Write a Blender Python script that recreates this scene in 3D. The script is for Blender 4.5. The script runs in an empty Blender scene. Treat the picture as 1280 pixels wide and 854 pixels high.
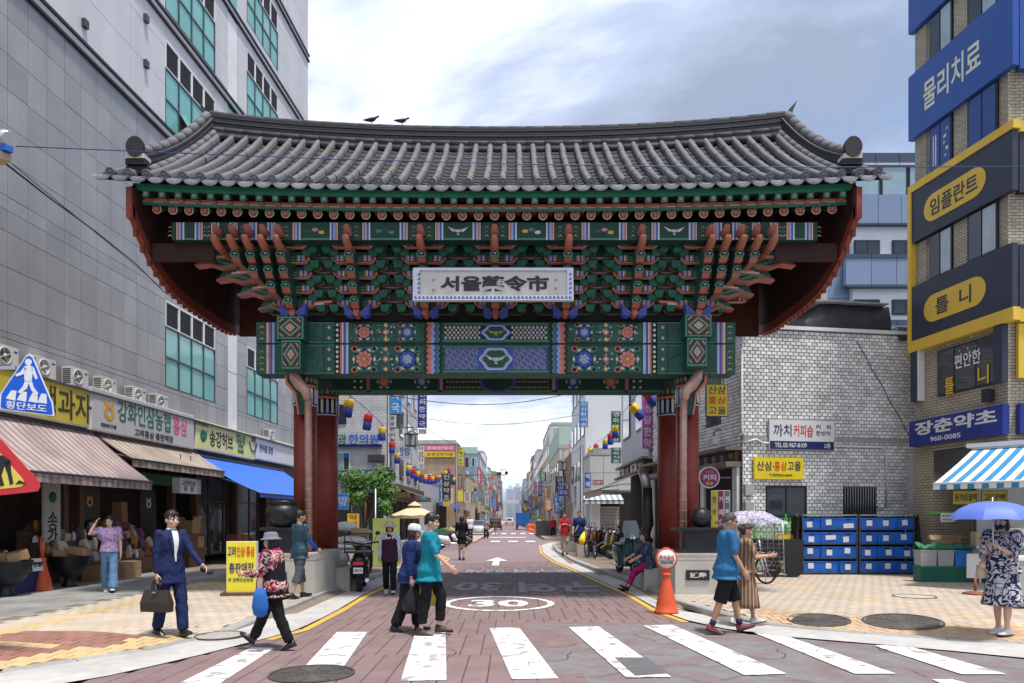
import bpy, math, random
from mathutils import Vector, Matrix, Euler
R = math.radians
rnd = random.Random(7)
SC = bpy.context.scene
COL = SC.collection
# ---------------------------------------------------------------- camera
F, CX, HY, CH = 900.0, 640.0, 648.0, 1.62          # focal length and horizon in photo pixels, eye height in metres
cd = bpy.data.cameras.new('camera'); cam = bpy.data.objects.new('camera', cd); COL.objects.link(cam)
cam.location = (0, 0, CH); cam.rotation_euler = (R(90), 0, 0)
cd.sensor_width = 36; cd.lens = 36 * F / 1280; cd.shift_y = (HY - 427) / 1280
cd.clip_start = 0.1; cd.clip_end = 9000
SC.camera = cam
# ---------------------------------------------------------------- light
SUN_EL, SUN_AZ = 74.0, 138.0                        # azimuth clockwise from +Y
sd = bpy.data.lights.new('sun', 'SUN'); so = bpy.data.objects.new('sun', sd); COL.objects.link(so)
sd.energy = 3.3; sd.angle = R(5.0); sd.color = (1.0, 0.95, 0.88)
sv = Vector((math.sin(R(SUN_AZ)) * math.cos(R(SUN_EL)), math.cos(R(SUN_AZ)) * math.cos(R(SUN_EL)), math.sin(R(SUN_EL))))
so.rotation_euler = (-sv).to_track_quat('-Z', 'Y').to_euler(); so.location = sv * 60
W = bpy.data.worlds.new('World'); SC.world = W; W.use_nodes = True
SC.view_settings.view_transform = 'Standard'; SC.view_settings.look = 'None'
SC.view_settings.exposure = 0.54; SC.view_settings.gamma = 1

def sky_world():
 t = W.node_tree; N = t.nodes; L = t.links; N.clear()
 out = N.new('ShaderNodeOutputWorld'); bg = N.new('ShaderNodeBackground'); bg.inputs[1].default_value = 0.145
 sky = N.new('ShaderNodeTexSky'); sky.sky_type = 'NISHITA'; sky.sun_disc = False
 sky.sun_elevation = R(SUN_EL); sky.sun_rotation = R(SUN_AZ); sky.air_density = 1.0; sky.dust_density = 1.5
 co = N.new('ShaderNodeTexCoord')
 # clouds: the view direction projected on a flat layer overhead
 sx = N.new('ShaderNodeSeparateXYZ'); L.new(co.outputs['Generated'], sx.inputs[0])
 dz = N.new('ShaderNodeMath'); dz.operation = 'MAXIMUM'; dz.inputs[1].default_value = 0.0; L.new(sx.outputs[2], dz.inputs[0])
 ad = N.new('ShaderNodeMath'); ad.operation = 'ADD'; ad.inputs[1].default_value = 0.28; L.new(dz.outputs[0], ad.inputs[0])
 cx = N.new('ShaderNodeCombineXYZ')
 for i in (0, 1):
  d = N.new('ShaderNodeMath'); d.operation = 'DIVIDE'; L.new(sx.outputs[i], d.inputs[0]); L.new(ad.outputs[0], d.inputs[1]); L.new(d.outputs[0], cx.inputs[i])
 def noise(scale, detail, rough, off, dist=0.0):
  m = N.new('ShaderNodeMapping'); m.inputs['Location'].default_value = off; L.new(cx.outputs[0], m.inputs[0])
  n = N.new('ShaderNodeTexNoise'); n.inputs['Scale'].default_value = scale; n.inputs['Detail'].default_value = detail
  n.inputs['Roughness'].default_value = rough; n.inputs['Distortion'].default_value = dist; L.new(m.outputs[0], n.inputs['Vector']); return n.outputs[0]
 def ramp(src, stops):
  r = N.new('ShaderNodeValToRGB'); L.new(src, r.inputs[0]); e = r.color_ramp.elements
  while len(e) < len(stops): e.new(0.5)
  for k, (p, c) in enumerate(stops): e[k].position = p; e[k].color = (*c, 1)
  return r.outputs[0]
 cover = ramp(noise(1.15, 8, 0.55, CLOUD_A, 0.25), [(0.36, (0.12,) * 3), (0.50, (1, 1, 1))])
 shade = ramp(noise(1.1, 9, 0.58, CLOUD_B, 0.35), [(0.38, (1.9, 2.25, 3.1)), (0.49, (3.0, 3.5, 4.6)), (0.56, (5.0, 5.4, 6.2)), (0.64, (8.2, 8.3, 8.5))])
 mx = N.new('ShaderNodeMix'); mx.data_type = 'RGBA'
 L.new(cover, mx.inputs[0]); L.new(sky.outputs[0], mx.inputs[6]); L.new(shade, mx.inputs[7])
 L.new(mx.outputs[2], bg.inputs[0]); L.new(bg.outputs[0], out.inputs[0])
CLOUD_A, CLOUD_B = (1.2387, -11.2336, 0.0), (-1.1084, 9.526, 0.0)
sky_world()

# ---------------------------------------------------------------- helpers
def at(px, py, D):
 """World point at photo pixel px, py and distance D."""
 return Vector(((px - CX) * D / F, D, CH + (HY - py) * D / F))
def gnd(px, py, z=0.0):
 D = F * (CH - z) / (py - HY); return Vector(((px - CX) * D / F, D, z))

MATS = {}
def mat(name, col, rough=.65, metal=0.0, var=.10, scale=2.5, grime=0.0, gcol=(.05, .045, .04), bump=0.0, bscale=60, orand=0.0, irand=0.0, spec=.4, alpha=1.0, trans=0.0, emit=0.0, gscale=1.2, glo=.42, ghi=.72, gst=1.0):
 if name in MATS: return MATS[name]
 m = bpy.data.materials.new(name); MATS[name] = m; m.use_nodes = True
 t = m.node_tree; N = t.nodes; L = t.links; b = N['Principled BSDF']
 b.inputs['Roughness'].default_value = rough; b.inputs['Metallic'].default_value = metal
 b.inputs['Specular IOR Level'].default_value = spec; b.inputs['Alpha'].default_value = alpha
 b.inputs['Transmission Weight'].default_value = trans
 g = N.new('ShaderNodeNewGeometry')
 def noise(s, d=3, st=1.0):
  n = N.new('ShaderNodeTexNoise'); n.inputs['Scale'].default_value = s; n.inputs['Detail'].default_value = d; src = g.outputs['Position']
  if st != 1: vm = N.new('ShaderNodeVectorMath'); vm.operation = 'MULTIPLY'; vm.inputs[1].default_value = (1, 1, st); L.new(src, vm.inputs[0]); src = vm.outputs[0]
  L.new(src, n.inputs['Vector']); return n.outputs[0]
 def rng(src, lo, hi, a=0.0, c=1.0):
  r = N.new('ShaderNodeMapRange'); r.inputs[1].default_value = a; r.inputs[2].default_value = c; r.inputs[3].default_value = lo; r.inputs[4].default_value = hi; L.new(src, r.inputs[0]); return r.outputs[0]
 fac = []
 if var: fac.append(rng(noise(scale), 1 - var, 1 + var, .25, .75))
 if orand: fac.append(rng(N.new('ShaderNodeObjectInfo').outputs['Random'], 1 - orand, 1 + orand))
 if irand: fac.append(rng(g.outputs['Random Per Island'], 1 - irand, 1 + irand))
 col_out = None
 if fac:
  v = fac[0]
  for f in fac[1:]:
   mm = N.new('ShaderNodeMath'); mm.operation = 'MULTIPLY'; L.new(v, mm.inputs[0]); L.new(f, mm.inputs[1]); v = mm.outputs[0]
  h = N.new('ShaderNodeHueSaturation'); h.inputs['Color'].default_value = (*col, 1); L.new(v, h.inputs['Value']); col_out = h.outputs[0]
 if grime:
  f = rng(noise(gscale, 6, gst), 0, grime, glo, ghi)
  mx = N.new('ShaderNodeMix'); mx.data_type = 'RGBA'; L.new(f, mx.inputs[0]); mx.inputs[7].default_value = (*gcol, 1)
  if col_out: L.new(col_out, mx.inputs[6])
  else: mx.inputs[6].default_value = (*col, 1)
  col_out = mx.outputs[2]
 if col_out: L.new(col_out, b.inputs['Base Color'])
 else: b.inputs['Base Color'].default_value = (*col, 1)
 if bump:
  bp = N.new('ShaderNodeBump'); bp.inputs['Strength'].default_value = bump; bp.inputs['Distance'].default_value = .01
  L.new(noise(bscale, 4), bp.inputs['Height']); L.new(bp.outputs[0], b.inputs['Normal'])
 if emit:
  b.inputs['Emission Color'].default_value = (*col, 1); b.inputs['Emission Strength'].default_value = emit
 return m

def pmat(name, cols, scale=20, rough=.8, kind='noise', stretch=(1, 1, 1), stops=None):
 """Cloth print: two or more colours in soft blotches, stripes or a check, in the object's own coordinates."""
 if name in MATS: return MATS[name]
 m = bpy.data.materials.new(name); MATS[name] = m; m.use_nodes = True
 t = m.node_tree; N = t.nodes; L = t.links; b = N['Principled BSDF']; b.inputs['Roughness'].default_value = rough; b.inputs['Specular IOR Level'].default_value = .2
 tc = N.new('ShaderNodeTexCoord'); mp = N.new('ShaderNodeMapping'); mp.inputs['Scale'].default_value = stretch; L.new(tc.outputs['Object'], mp.inputs[0])
 if kind == 'voronoi': n = N.new('ShaderNodeTexVoronoi'); n.inputs['Scale'].default_value = scale; src = n.outputs['Color']
 elif kind == 'wave': n = N.new('ShaderNodeTexWave'); n.inputs['Scale'].default_value = scale; n.inputs['Distortion'].default_value = 1.2; n.inputs['Detail'].default_value = 1; src = n.outputs[1]
 else: n = N.new('ShaderNodeTexNoise'); n.inputs['Scale'].default_value = scale; n.inputs['Detail'].default_value = 2; n.inputs['Distortion'].default_value = 1.0; src = n.outputs[0]
 L.new(mp.outputs[0], n.inputs['Vector'])
 r = N.new('ShaderNodeValToRGB'); r.color_ramp.interpolation = 'CONSTANT'; e = r.color_ramp.elements
 k = len(cols); stops = stops or [.34 + .32 * i / k for i in range(k)]; stops[0] = 0
 while len(e) < k: e.new(.5)
 for i in range(k): e[i].position = stops[i]; e[i].color = (*cols[i], 1)
 L.new(src, r.inputs[0]); L.new(r.outputs[0], b.inputs['Base Color'])
 return m

class MB:
 """Collects boxes, prisms, tubes and lathes and links them as one mesh object."""
 def __init__(s): s.v, s.f, s.m, s.s = [], [], [], []
 def add(s, vs, fs, m=0, smooth=False, M=None):
  o = len(s.v)
  s.v += [tuple(M @ Vector(v)) for v in vs] if M is not None else [tuple(v) for v in vs]
  for f in fs: s.f.append([i + o for i in f]); s.m.append(m); s.s.append(smooth)
  return s
 def box(s, x0, x1, y0, y1, z0, z1, m=0, M=None):
  return s.add([(x0, y0, z0), (x1, y0, z0), (x1, y1, z0), (x0, y1, z0), (x0, y0, z1), (x1, y0, z1), (x1, y1, z1), (x0, y1, z1)],
                     [(0, 3, 2, 1), (4, 5, 6, 7), (0, 1, 5, 4), (1, 2, 6, 5), (2, 3, 7, 6), (3, 0, 4, 7)], m, False, M)
 def cbox(s, c, d, m=0, M=None):
  return s.box(c[0] - d[0] / 2, c[0] + d[0] / 2, c[1] - d[1] / 2, c[1] + d[1] / 2, c[2] - d[2] / 2, c[2] + d[2] / 2, m, M)
 def poly(s, pts, m=0, M=None): return s.add(pts, [tuple(range(len(pts)))], m, False, M)
 def prism(s, pts, ax, a, b, m=0, M=None, smooth=False):
  n = len(pts)
  P = {'x': lambda p, t: (t, p[0], p[1]), 'y': lambda p, t: (p[0], t, p[1]), 'z': lambda p, t: (p[0], p[1], t)}[ax]
  vs = [P(p, a) for p in pts] + [P(p, b) for p in pts]
  s.add(vs, [tuple(range(n)), tuple(range(2 * n - 1, n - 1, -1))], m, False, M)
  o = len(s.v) - 2 * n
  for i in range(n): s.f.append([o + i, o + (i + 1) % n, o + n + (i + 1) % n, o + n + i]); s.m.append(m); s.s.append(smooth)
  return s
 def tube(s, path, r, n=8, m=0, caps=True, M=None, flat=1.0, smooth=True):
  path = [Vector(p) for p in path]; k = len(path); rs = r if isinstance(r, (list, tuple)) else [r] * k
  vs = []; up = None
  for i, p in enumerate(path):
   t = (path[min(i + 1, k - 1)] - path[max(i - 1, 0)]).normalized()
   if up is None: up = Vector((0, 0, 1)) if abs(t.z) < .9 else Vector((0, 1, 0))
   a = t.cross(up).normalized(); b = a.cross(t).normalized(); up = b
   for j in range(n):
    q = 2 * math.pi * j / n; vs.append(p + (a * math.cos(q) + b * math.sin(q) * flat) * rs[i])
  fs = [(i * n + j, i * n + (j + 1) % n, (i + 1) * n + (j + 1) % n, (i + 1) * n + j) for i in range(k - 1) for j in range(n)]
  s.add(vs, fs, m, smooth, M)
  if caps:
   o = len(s.v) - k * n
   for f in (list(range(n))[::-1], [(k - 1) * n + j for j in range(n)]): s.f.append([o + i for i in f]); s.m.append(m); s.s.append(False)
  return s
 def lathe(s, prof, n=16, m=0, M=None, smooth=True, sx=1, sy=1):
  vs = [(r * math.cos(2 * math.pi * j / n) * sx, r * math.sin(2 * math.pi * j / n) * sy, z) for r, z in prof for j in range(n)]
  fs = [(i * n + j, i * n + (j + 1) % n, (i + 1) * n + (j + 1) % n, (i + 1) * n + j) for i in range(len(prof) - 1) for j in range(n)]
  fs += [tuple(range(n))[::-1], tuple((len(prof) - 1) * n + j for j in range(n))]
  return s.add(vs, fs, m, smooth, M)
 def ball(s, c, r, n=10, m=0, M=None):
  r = r if isinstance(r, (list, tuple)) else (r, r, r); k = max(4, n // 2 + 1)
  vs = [(c[0] + r[0] * math.sin(math.pi * i / k) * math.cos(2 * math.pi * j / n), c[1] + r[1] * math.sin(math.pi * i / k) * math.sin(2 * math.pi * j / n), c[2] + r[2] * math.cos(math.pi * i / k)) for i in range(1, k) for j in range(n)]
  fs = [(i * n + j, (i + 1) * n + j, (i + 1) * n + (j + 1) % n, i * n + (j + 1) % n) for i in range(k - 2) for j in range(n)]
  t = len(vs); vs += [(c[0], c[1], c[2] + r[2]), (c[0], c[1], c[2] - r[2])]
  fs += [(t, j, (j + 1) % n) for j in range(n)] + [(t + 1, (k - 2) * n + (j + 1) % n, (k - 2) * n + j) for j in range(n)]
  return s.add(vs, fs, m, True, M)
 def loft(s, rings, m=0, closed=True, caps=True, smooth=True, M=None):
  n = len(rings[0]); vs = [p for r in rings for p in r]; w = n if closed else n - 1
  fs = [(i * n + j, i * n + (j + 1) % n, (i + 1) * n + (j + 1) % n, (i + 1) * n + j) for i in range(len(rings) - 1) for j in range(w)]
  if caps and closed: fs += [tuple(range(n))[::-1], tuple((len(rings) - 1) * n + j for j in range(n))]
  return s.add(vs, fs, m, smooth, M)
 def mesh(s, name, mats):
  me = bpy.data.meshes.new(name); me.from_pydata(s.v, [], s.f)
  for x in (mats if isinstance(mats, (list, tuple)) else [mats]): me.materials.append(x)
  me.polygons.foreach_set('material_index', s.m); me.polygons.foreach_set('use_smooth', s.s); me.update(); return me
 def build(s, name, mats, parent=None, loc=None, rot=None):
  return link(name, s.mesh(name, mats), parent, loc, rot)

def link(name, me, parent=None, loc=None, rot=None, scale=None):
 o = bpy.data.objects.new(name, me); COL.objects.link(o)
 if parent is not None: o.parent = parent
 if loc is not None: o.location = loc
 if rot is not None: o.rotation_euler = rot
 if scale is not None: o.scale = scale if isinstance(scale, (tuple, list)) else (scale,) * 3
 return o
def tag(o, label, cat, group=None):
 o['label'] = label; o['category'] = cat
 if group: o['group'] = group
 return o
def thing(name, label, cat, loc=(0, 0, 0), rz=0.0, group=None):
 o = bpy.data.objects.new(name, None); COL.objects.link(o); o.location = loc; o.rotation_euler = (0, 0, rz); o.empty_display_size = .1
 return tag(o, label, cat, group)
def struct(o): o['kind'] = 'structure'; return o
def stuff(o): o['kind'] = 'stuff'; return o
KIDS = {}
def copy_tree(o, loc=None, rz=None, label=None, group=None, parent=None, scale=None):
 c = o.copy(); COL.objects.link(c)
 if parent is not None: c.parent = parent
 if loc is not None: c.location = loc
 if rz is not None: c.rotation_euler = (0, 0, rz)
 if scale is not None: c.scale = (scale,) * 3
 if label: c['label'] = label
 if group: c['group'] = group
 for ch in list(o.children): copy_tree(ch, parent=c)
 return c

TSC = bpy.data.scenes.new('workshop')                 # a second scene, removed at the end, that evaluates text and remesh
def evaluated(o):
 TSC.collection.objects.link(o)
 with bpy.context.temp_override(scene=TSC, view_layer=TSC.view_layers[0]): dg = bpy.context.evaluated_depsgraph_get()
 dg.update(); me = bpy.data.meshes.new_from_object(o.evaluated_get(dg), depsgraph=dg); TSC.collection.objects.unlink(o); return me
TXT = {}
def text_mesh(body, w, h, depth=.004, bold=0.0, spacing=1.0):
 key = (body, round(w, 3), round(h, 3), depth, bold)
 if key in TXT: return TXT[key]
 c = bpy.data.curves.new('lettering', 'FONT'); c.body = body; c.size = 1; c.offset = bold; c.align_x = 'CENTER'; c.space_character = spacing; c.resolution_u = 3; c.space_line = .85
 o = bpy.data.objects.new('lettering', c); me = evaluated(o); bpy.data.objects.remove(o); bpy.data.curves.remove(c)
 n = len(me.vertices); co = [0.0] * 3 * n; me.vertices.foreach_get('co', co)
 xs, ys = co[0::3], co[1::3]; x0, x1, y0, y1 = min(xs), max(xs), min(ys), max(ys)
 vs = [((x - (x0 + x1) / 2) * w / (x1 - x0), (y - (y0 + y1) / 2) * h / (y1 - y0), depth) for x, y in zip(xs, ys)]
 fs = [tuple(p.vertices) for p in me.polygons]; bpy.data.meshes.remove(me)
 me = bpy.data.meshes.new('lettering')
 # flat sheet plus a skirt so that the letters stand off their board
 cnt = {}
 for f in fs:
  for a, b in zip(f, f[1:] + f[:1]): cnt[(a, b)] = 1
 ed = [e for e in cnt if (e[1], e[0]) not in cnt]; k = len(vs)
 vs2 = vs + [(x, y, 0) for x, y, z in vs]
 fs += [(b, a, a + k, b + k) for a, b in ed]
 me.from_pydata(vs2, [], fs); me.update(); TXT[key] = me; return me
def text(body, w, h, m, parent, loc, rot=(R(90), 0, 0), depth=.006, bold=.014):
 me = text_mesh(body, w, h, depth, bold)
 if me.users and me.materials and me.materials[0] is not m: me = me.copy(); me.materials.clear()
 if not me.materials: me.materials.append(m)
 return link('lettering', me, parent, loc, rot)

# ---------------------------------------------------------------- common materials
WHITE = mat('white paint', (.78, .78, .77), .5, var=.05, grime=.12)
OFFW = mat('off white board', (.70, .70, .70), .45, var=.04, grime=.06)
BLACK = mat('black paint', (.018, .018, .02), .45, var=.15)
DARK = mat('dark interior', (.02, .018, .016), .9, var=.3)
RUBBER = mat('tyre rubber', (.02, .02, .021), .85)
STEEL = mat('steel', (.45, .46, .48), .35, .8, var=.1, grime=.15)
DSTEEL = mat('dark steel', (.09, .09, .1), .45, .5, var=.15, grime=.2)
CHROME = mat('chrome', (.75, .75, .77), .12, 1.0)
GRANITE = mat('pale granite', (.46, .44, .40), .75, var=.12, scale=30, grime=.35, gcol=(.18, .16, .13), bump=.2, bscale=120)
CONC = mat('grey concrete', (.36, .36, .35), .85, var=.12, scale=8, grime=.35, gcol=(.14, .14, .13), bump=.25, bscale=90)
YEL = mat('yellow sign board', (.78, .62, .03), .45, var=.05)
BLUE = mat('blue sign board', (.02, .12, .50), .4, var=.05)
NAVY = mat('navy sign board', (.012, .022, .12), .4, var=.05)
RED = mat('red lettering', (.62, .03, .03), .5)
GREENL = mat('green lettering', (.01, .16, .09), .5)
WGLASS = mat('dark window glass', (.03, .04, .05), .06, 0, var=.2, spec=.7)
FRAME = mat('dark window frame', (.035, .035, .04), .4, .3)
WOODB = mat('brown wood', (.12, .065, .035), .7, var=.3, scale=12)
CARD = mat('cardboard', (.34, .21, .11), .85, var=.12, scale=10, orand=.2)
GREENP = mat('green painted pipe', (.10, .42, .06), .4)
# ================================================================ ground, road, pavements
ASPH = mat('asphalt', (.125, .125, .13), .9, var=.18, scale=9, grime=.35, gcol=(.06, .06, .065), bump=.5, bscale=220, spec=.25)
RPAVE = mat('red road paving', (.205, .142, .140), .85, var=.14, scale=3, grime=.45, gcol=(.17, .125, .125), bump=.3, bscale=150, orand=.05, irand=.05, spec=.25)
RJOINT = mat('road joint', (.07, .055, .056), .95, var=.2, scale=20)
FPAVE = mat('far road paving', (.22, .165, .175), .85, var=.08, scale=.4, grime=.25, gcol=(.17, .14, .15), spec=.25)
GPAVE = mat('worn grey paving', (.19, .185, .188), .9, var=.15, scale=9, grime=.9, gcol=(.19, .11, .11), bump=.5, bscale=200, orand=.10, irand=.10, spec=.25, gscale=2.2)
LPAVE = mat('dark paving patch', (.155, .125, .13), .85, var=.2, scale=4, grime=.4, gcol=(.16, .12, .12), bump=.3, bscale=150, orand=.15, irand=.15, spec=.25)
PTAN = mat('tan paver', (.47, .40, .325), .85, var=.08, scale=2, grime=.35, gcol=(.36, .29, .23), bump=.2, bscale=180, orand=.05, irand=.05, spec=.2)
PRED = mat('red paver', (.24, .12, .095), .85, var=.15, scale=4, grime=.35, gcol=(.40, .23, .17), bump=.2, bscale=180, orand=.15, irand=.15, spec=.2)
PYEL = mat('yellow tactile paver', (.49, .375, .20), .8, var=.10, scale=5, grime=.4, gcol=(.40, .27, .14), bump=.5, bscale=70, orand=.08, irand=.08, spec=.2)
PGRY = mat('grey paver', (.27, .265, .25), .85, var=.14, scale=3, grime=.35, gcol=(.15, .15, .145), bump=.2, bscale=180, orand=.12, irand=.12, spec=.2)
PJOINT = mat('sidewalk joint', (.20, .155, .12), .95, var=.2, scale=20)
GUT = mat('pale gutter concrete', (.45, .44, .42), .85, var=.12, scale=6, grime=.4, gcol=(.22, .21, .2), bump=.4, bscale=160)
KERB = mat('granite kerb', (.34, .33, .31), .8, var=.14, scale=14, grime=.4, gcol=(.14, .13, .12), bump=.25, bscale=140, orand=.1)
PAINT = mat('white road paint', (.72, .72, .71), .7, var=.06, grime=.85, gcol=(.25, .21, .21), gscale=5, glo=.54, ghi=.62, bump=.15, bscale=120)
GHOST = mat('half removed road paint', (.25, .24, .25), .85, var=.25, scale=8, grime=.6, gcol=(.14, .12, .12), gscale=4)
YPAINT = mat('yellow road paint', (.60, .36, .05), .7, var=.1, grime=.4, gcol=(.35, .22, .1), gscale=5)

def pip(x, y, P):
 c = False; n = len(P); j = n - 1
 for i in range(n):
  if (P[i][1] > y) != (P[j][1] > y) and x < (P[j][0] - P[i][0]) * (y - P[i][1]) / (P[j][1] - P[i][1]) + P[i][0]: c = not c
  j = i
 return c
def pdist(x, y, L):
 d = 1e9
 for (ax, ay), (bx, by) in zip(L, L[1:]):
  t = max(0, min(1, ((x - ax) * (bx - ax) + (y - ay) * (by - ay)) / ((bx - ax) ** 2 + (by - ay) ** 2 + 1e-9)))
  d = min(d, math.hypot(x - ax - t * (bx - ax), y - ay - t * (by - ay)))
 return d
def sm(t): t = max(0, min(1, t)); return t * t * (3 - 2 * t)
RL = [(-6.6, 5.6), (-5.2, 6.3), (-4.26, 7.08), (-3.9, 7.92), (-3.68, 8.5), (-3.33, 9.6), (-3.1, 10.4), (-3.07, 12.5), (-3.14, 15), (-3.08, 18), (-2.9, 22), (-2.55, 25.5), (-2.6, 28.5), (-3.2, 31.5), (-5, 32.5)]
KL = [(-8.2, 5.9), (-6.4, 6.9), (-5.3, 7.48), (-4.88, 8.1), (-4.4, 8.73), (-4.15, 9.56), (-3.98, 10.2), (-3.8, 12.5), (-3.84, 15), (-3.7, 18), (-3.45, 22), (-3.1, 25.5), (-3.15, 28), (-3.7, 30.2), (-5.2, 31.2)]
RR = [(8.6, 6.6), (7.2, 7.4), (5.9, 8.3), (5.0, 9.05), (4.2, 9.5), (3.3, 10.1), (2.8, 11.2), (2.6, 12.5), (2.55, 15), (2.36, 17.6), (2.02, 22.4), (1.64, 26.5), (1.45, 33), (1.75, 43), (2.5, 48), (4.5, 49)]
KR = [(12.5, 8.1), (9.0, 8.6), (6.5, 9.2), (5.75, 9.5), (4.9, 10.0), (4.15, 10.55), (3.72, 11.0), (3.25, 11.8), (3.02, 13.2), (3.0, 15), (2.9, 18), (2.5, 22), (2.2, 26.5), (2.1, 34), (2.35, 42), (2.9, 45.5), (4.5, 46.5)]
def zl(x, y): return .02 + .10 * max(sm((y - 9.6) / 2.4), sm((pdist(x, y, KL) - .1) / 1.5))
def zr(x, y): return .02 + .10 * max(sm((y - 10.6) / 1.3), sm((pdist(x, y, KR) - .1) / 1.5))
def zs(x, y): return zl(x, y) if x < 0 else zr(x, y)
def ongrid(px, py, left=None, on_road=False):
 z = 0
 for _ in range(6):
  p = gnd(px, py, z); z = 0 if on_road else zs(p.x, p.y)
 p.z = z; return p

g = MB(); g.poly([(-4000, -60, -.06), (4000, -60, -.06), (4000, 8000, -.06), (-4000, 8000, -.06)]); struct(g.build('ground', ASPH))
road = MB()
rp = RL + [(-5, 46), (-2.5, 47), (-2.3, 60), (-2.4, 600), (2.4, 600), (2.2, 60), (2.4, 54), (4.5, 53)] + RR[::-1]
near = [p for p in RL if p[1] < 27.5]; nearr = [p for p in RR if p[1] < 28]
NEARP = near + [(1.6, 27.5)] + nearr[::-1]
road.poly([(x, y, -.014) for x, y in rp], 1)
ROAD = struct(road.build('road', [RJOINT, FPAVE]))
fr = MB(); fr.poly([(x, y, -.010) for x, y in NEARP]); struct(fr.build('road_bed', RJOINT, ROAD))
b = MB(); b.poly([(-.1, 5.2, -.005), (8.2, 5.2, -.005), (8.2, 7.0, -.005), (5.9, 8.3, -.005), (5, 9.05, -.005), (4.2, 9.5, -.005), (3.3, 10.1, -.005), (2.8, 11.2, -.005), (-.1, 11.3, -.005)]); struct(b.build('worn_asphalt', GPAVE, ROAD))
# pavers of the road: the nearest are objects, the rest one joined part
pv_m = []
def paver_mesh(name, w, l, m, h=.03):
 b = MB(); e = .004
 b.loft([[(-w / 2, -l / 2, -h), (w / 2, -l / 2, -h), (w / 2, l / 2, -h), (-w / 2, l / 2, -h)], [(-w / 2, -l / 2, -e), (w / 2, -l / 2, -e), (w / 2, l / 2, -e), (-w / 2, l / 2, -e)],
   [(-w / 2 + e, -l / 2 + e, 0), (w / 2 - e, -l / 2 + e, 0), (w / 2 - e, l / 2 - e, 0), (-w / 2 + e, l / 2 - e, 0)]], smooth=False)
 return b.mesh(name, m)
def field(cells, w, l, parent, mats, nmax, kind_of, zf, name='paver', jit=.0012, gap=.012):
 cells.sort(key=lambda c: c[1] + abs(c[0]) * .15)
 meshes = [paver_mesh(name, w - gap, l - gap, m) for m in mats]
 ex, ey = (w - gap) / 2, (l - gap) / 2; j = MB()
 for i, (x, y) in enumerate(cells):
  k = kind_of(x, y); z = zf(x, y) + rnd.uniform(-jit, jit)
  if i < nmax: link(name, meshes[k], parent, (x, y, z), (rnd.uniform(-.002, .002) + math.atan2(zf(x, y + .1) - zf(x, y - .1), .2), rnd.uniform(-.002, .002) - math.atan2(zf(x + .1, y) - zf(x - .1, y), .2), 0))
  else:
   q = [(x + a * ex, y + b * ey) for a, b in ((-1, -1), (1, -1), (1, 1), (-1, 1))]; dz = z - zf(x, y)
   top = [(a, b, zf(a, b) + dz) for a, b in q]; j.loft([[(a, b, c - .02) for a, b, c in top], top], k, caps=False, smooth=False); j.f.append([len(j.v) - 4 + n for n in range(4)]); j.m.append(k); j.s.append(False)
 stuff(j.build('paver_field', mats, parent))
cells = []; r = 0; y = 5.8
while y < 27.2:
 x = -5 + (.125 if (r // 3) % 2 else 0)
 while x < 5:
  if pip(x, y, NEARP) and not (y < 11.3 and x > .45 + .35 * math.sin(y * 2.1) + .1 * (r % 2)): cells.append((x, y))
  x += .25
 y += .5; r += 1
def road_kind(x, y):
 if rnd.random() < min(1, (y - 14.3) / 1.5, (24.8 - y) / 2.5, (x + 1.9) / .9): return 2
 return 0
field(cells, .25, .5, ROAD, [RPAVE, GPAVE, LPAVE], 300, road_kind, lambda x, y: 0.0)

def mk(name, quads, m, parent=None, z=.007):
 b = MB()
 for q in quads: b.poly([(p[0], p[1], z) for p in q])
 return struct(b.build(name, m, parent or ROAD))
def pxq(*pts): return [gnd(x, y, .007) for x, y in pts]
for q in ([(315, 809), (343, 810), (272, 856), (220, 856)], [(421, 790), (459, 790), (429, 834), (380, 834)], [(520, 788), (557, 788), (558, 850), (501, 851)],
          [(612, 785), (649, 784.5), (698, 848), (640, 848.5)], [(711, 784), (748, 783), (839, 846), (783, 847)], [(804, 782), (840, 781), (983, 842), (931, 844)],
          [(943, 791), (969, 790), (1120, 842), (1068, 842)], [(1091, 806.6), (1132, 806.6), (1259, 842.7), (1202, 842.7)], [(1165, 849), (1190, 849), (1230, 860), (1190, 860)]):
 mk('crosswalk_stripe', [pxq(*q)], PAINT)
mk('asphalt_repair', [pxq((768, 822), (808, 822), (836, 842), (794, 845))], ASPH, z=.010)
mk('road_arrow', [[(-.58 + a, b + 1.9) for a, b in q] for q in ([(-.12, 22.8), (.12, 22.8), (.12, 25.4), (-.12, 25.4)], [(-.42, 25.4), (.42, 25.4), (0, 27.8)])], PAINT)
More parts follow.
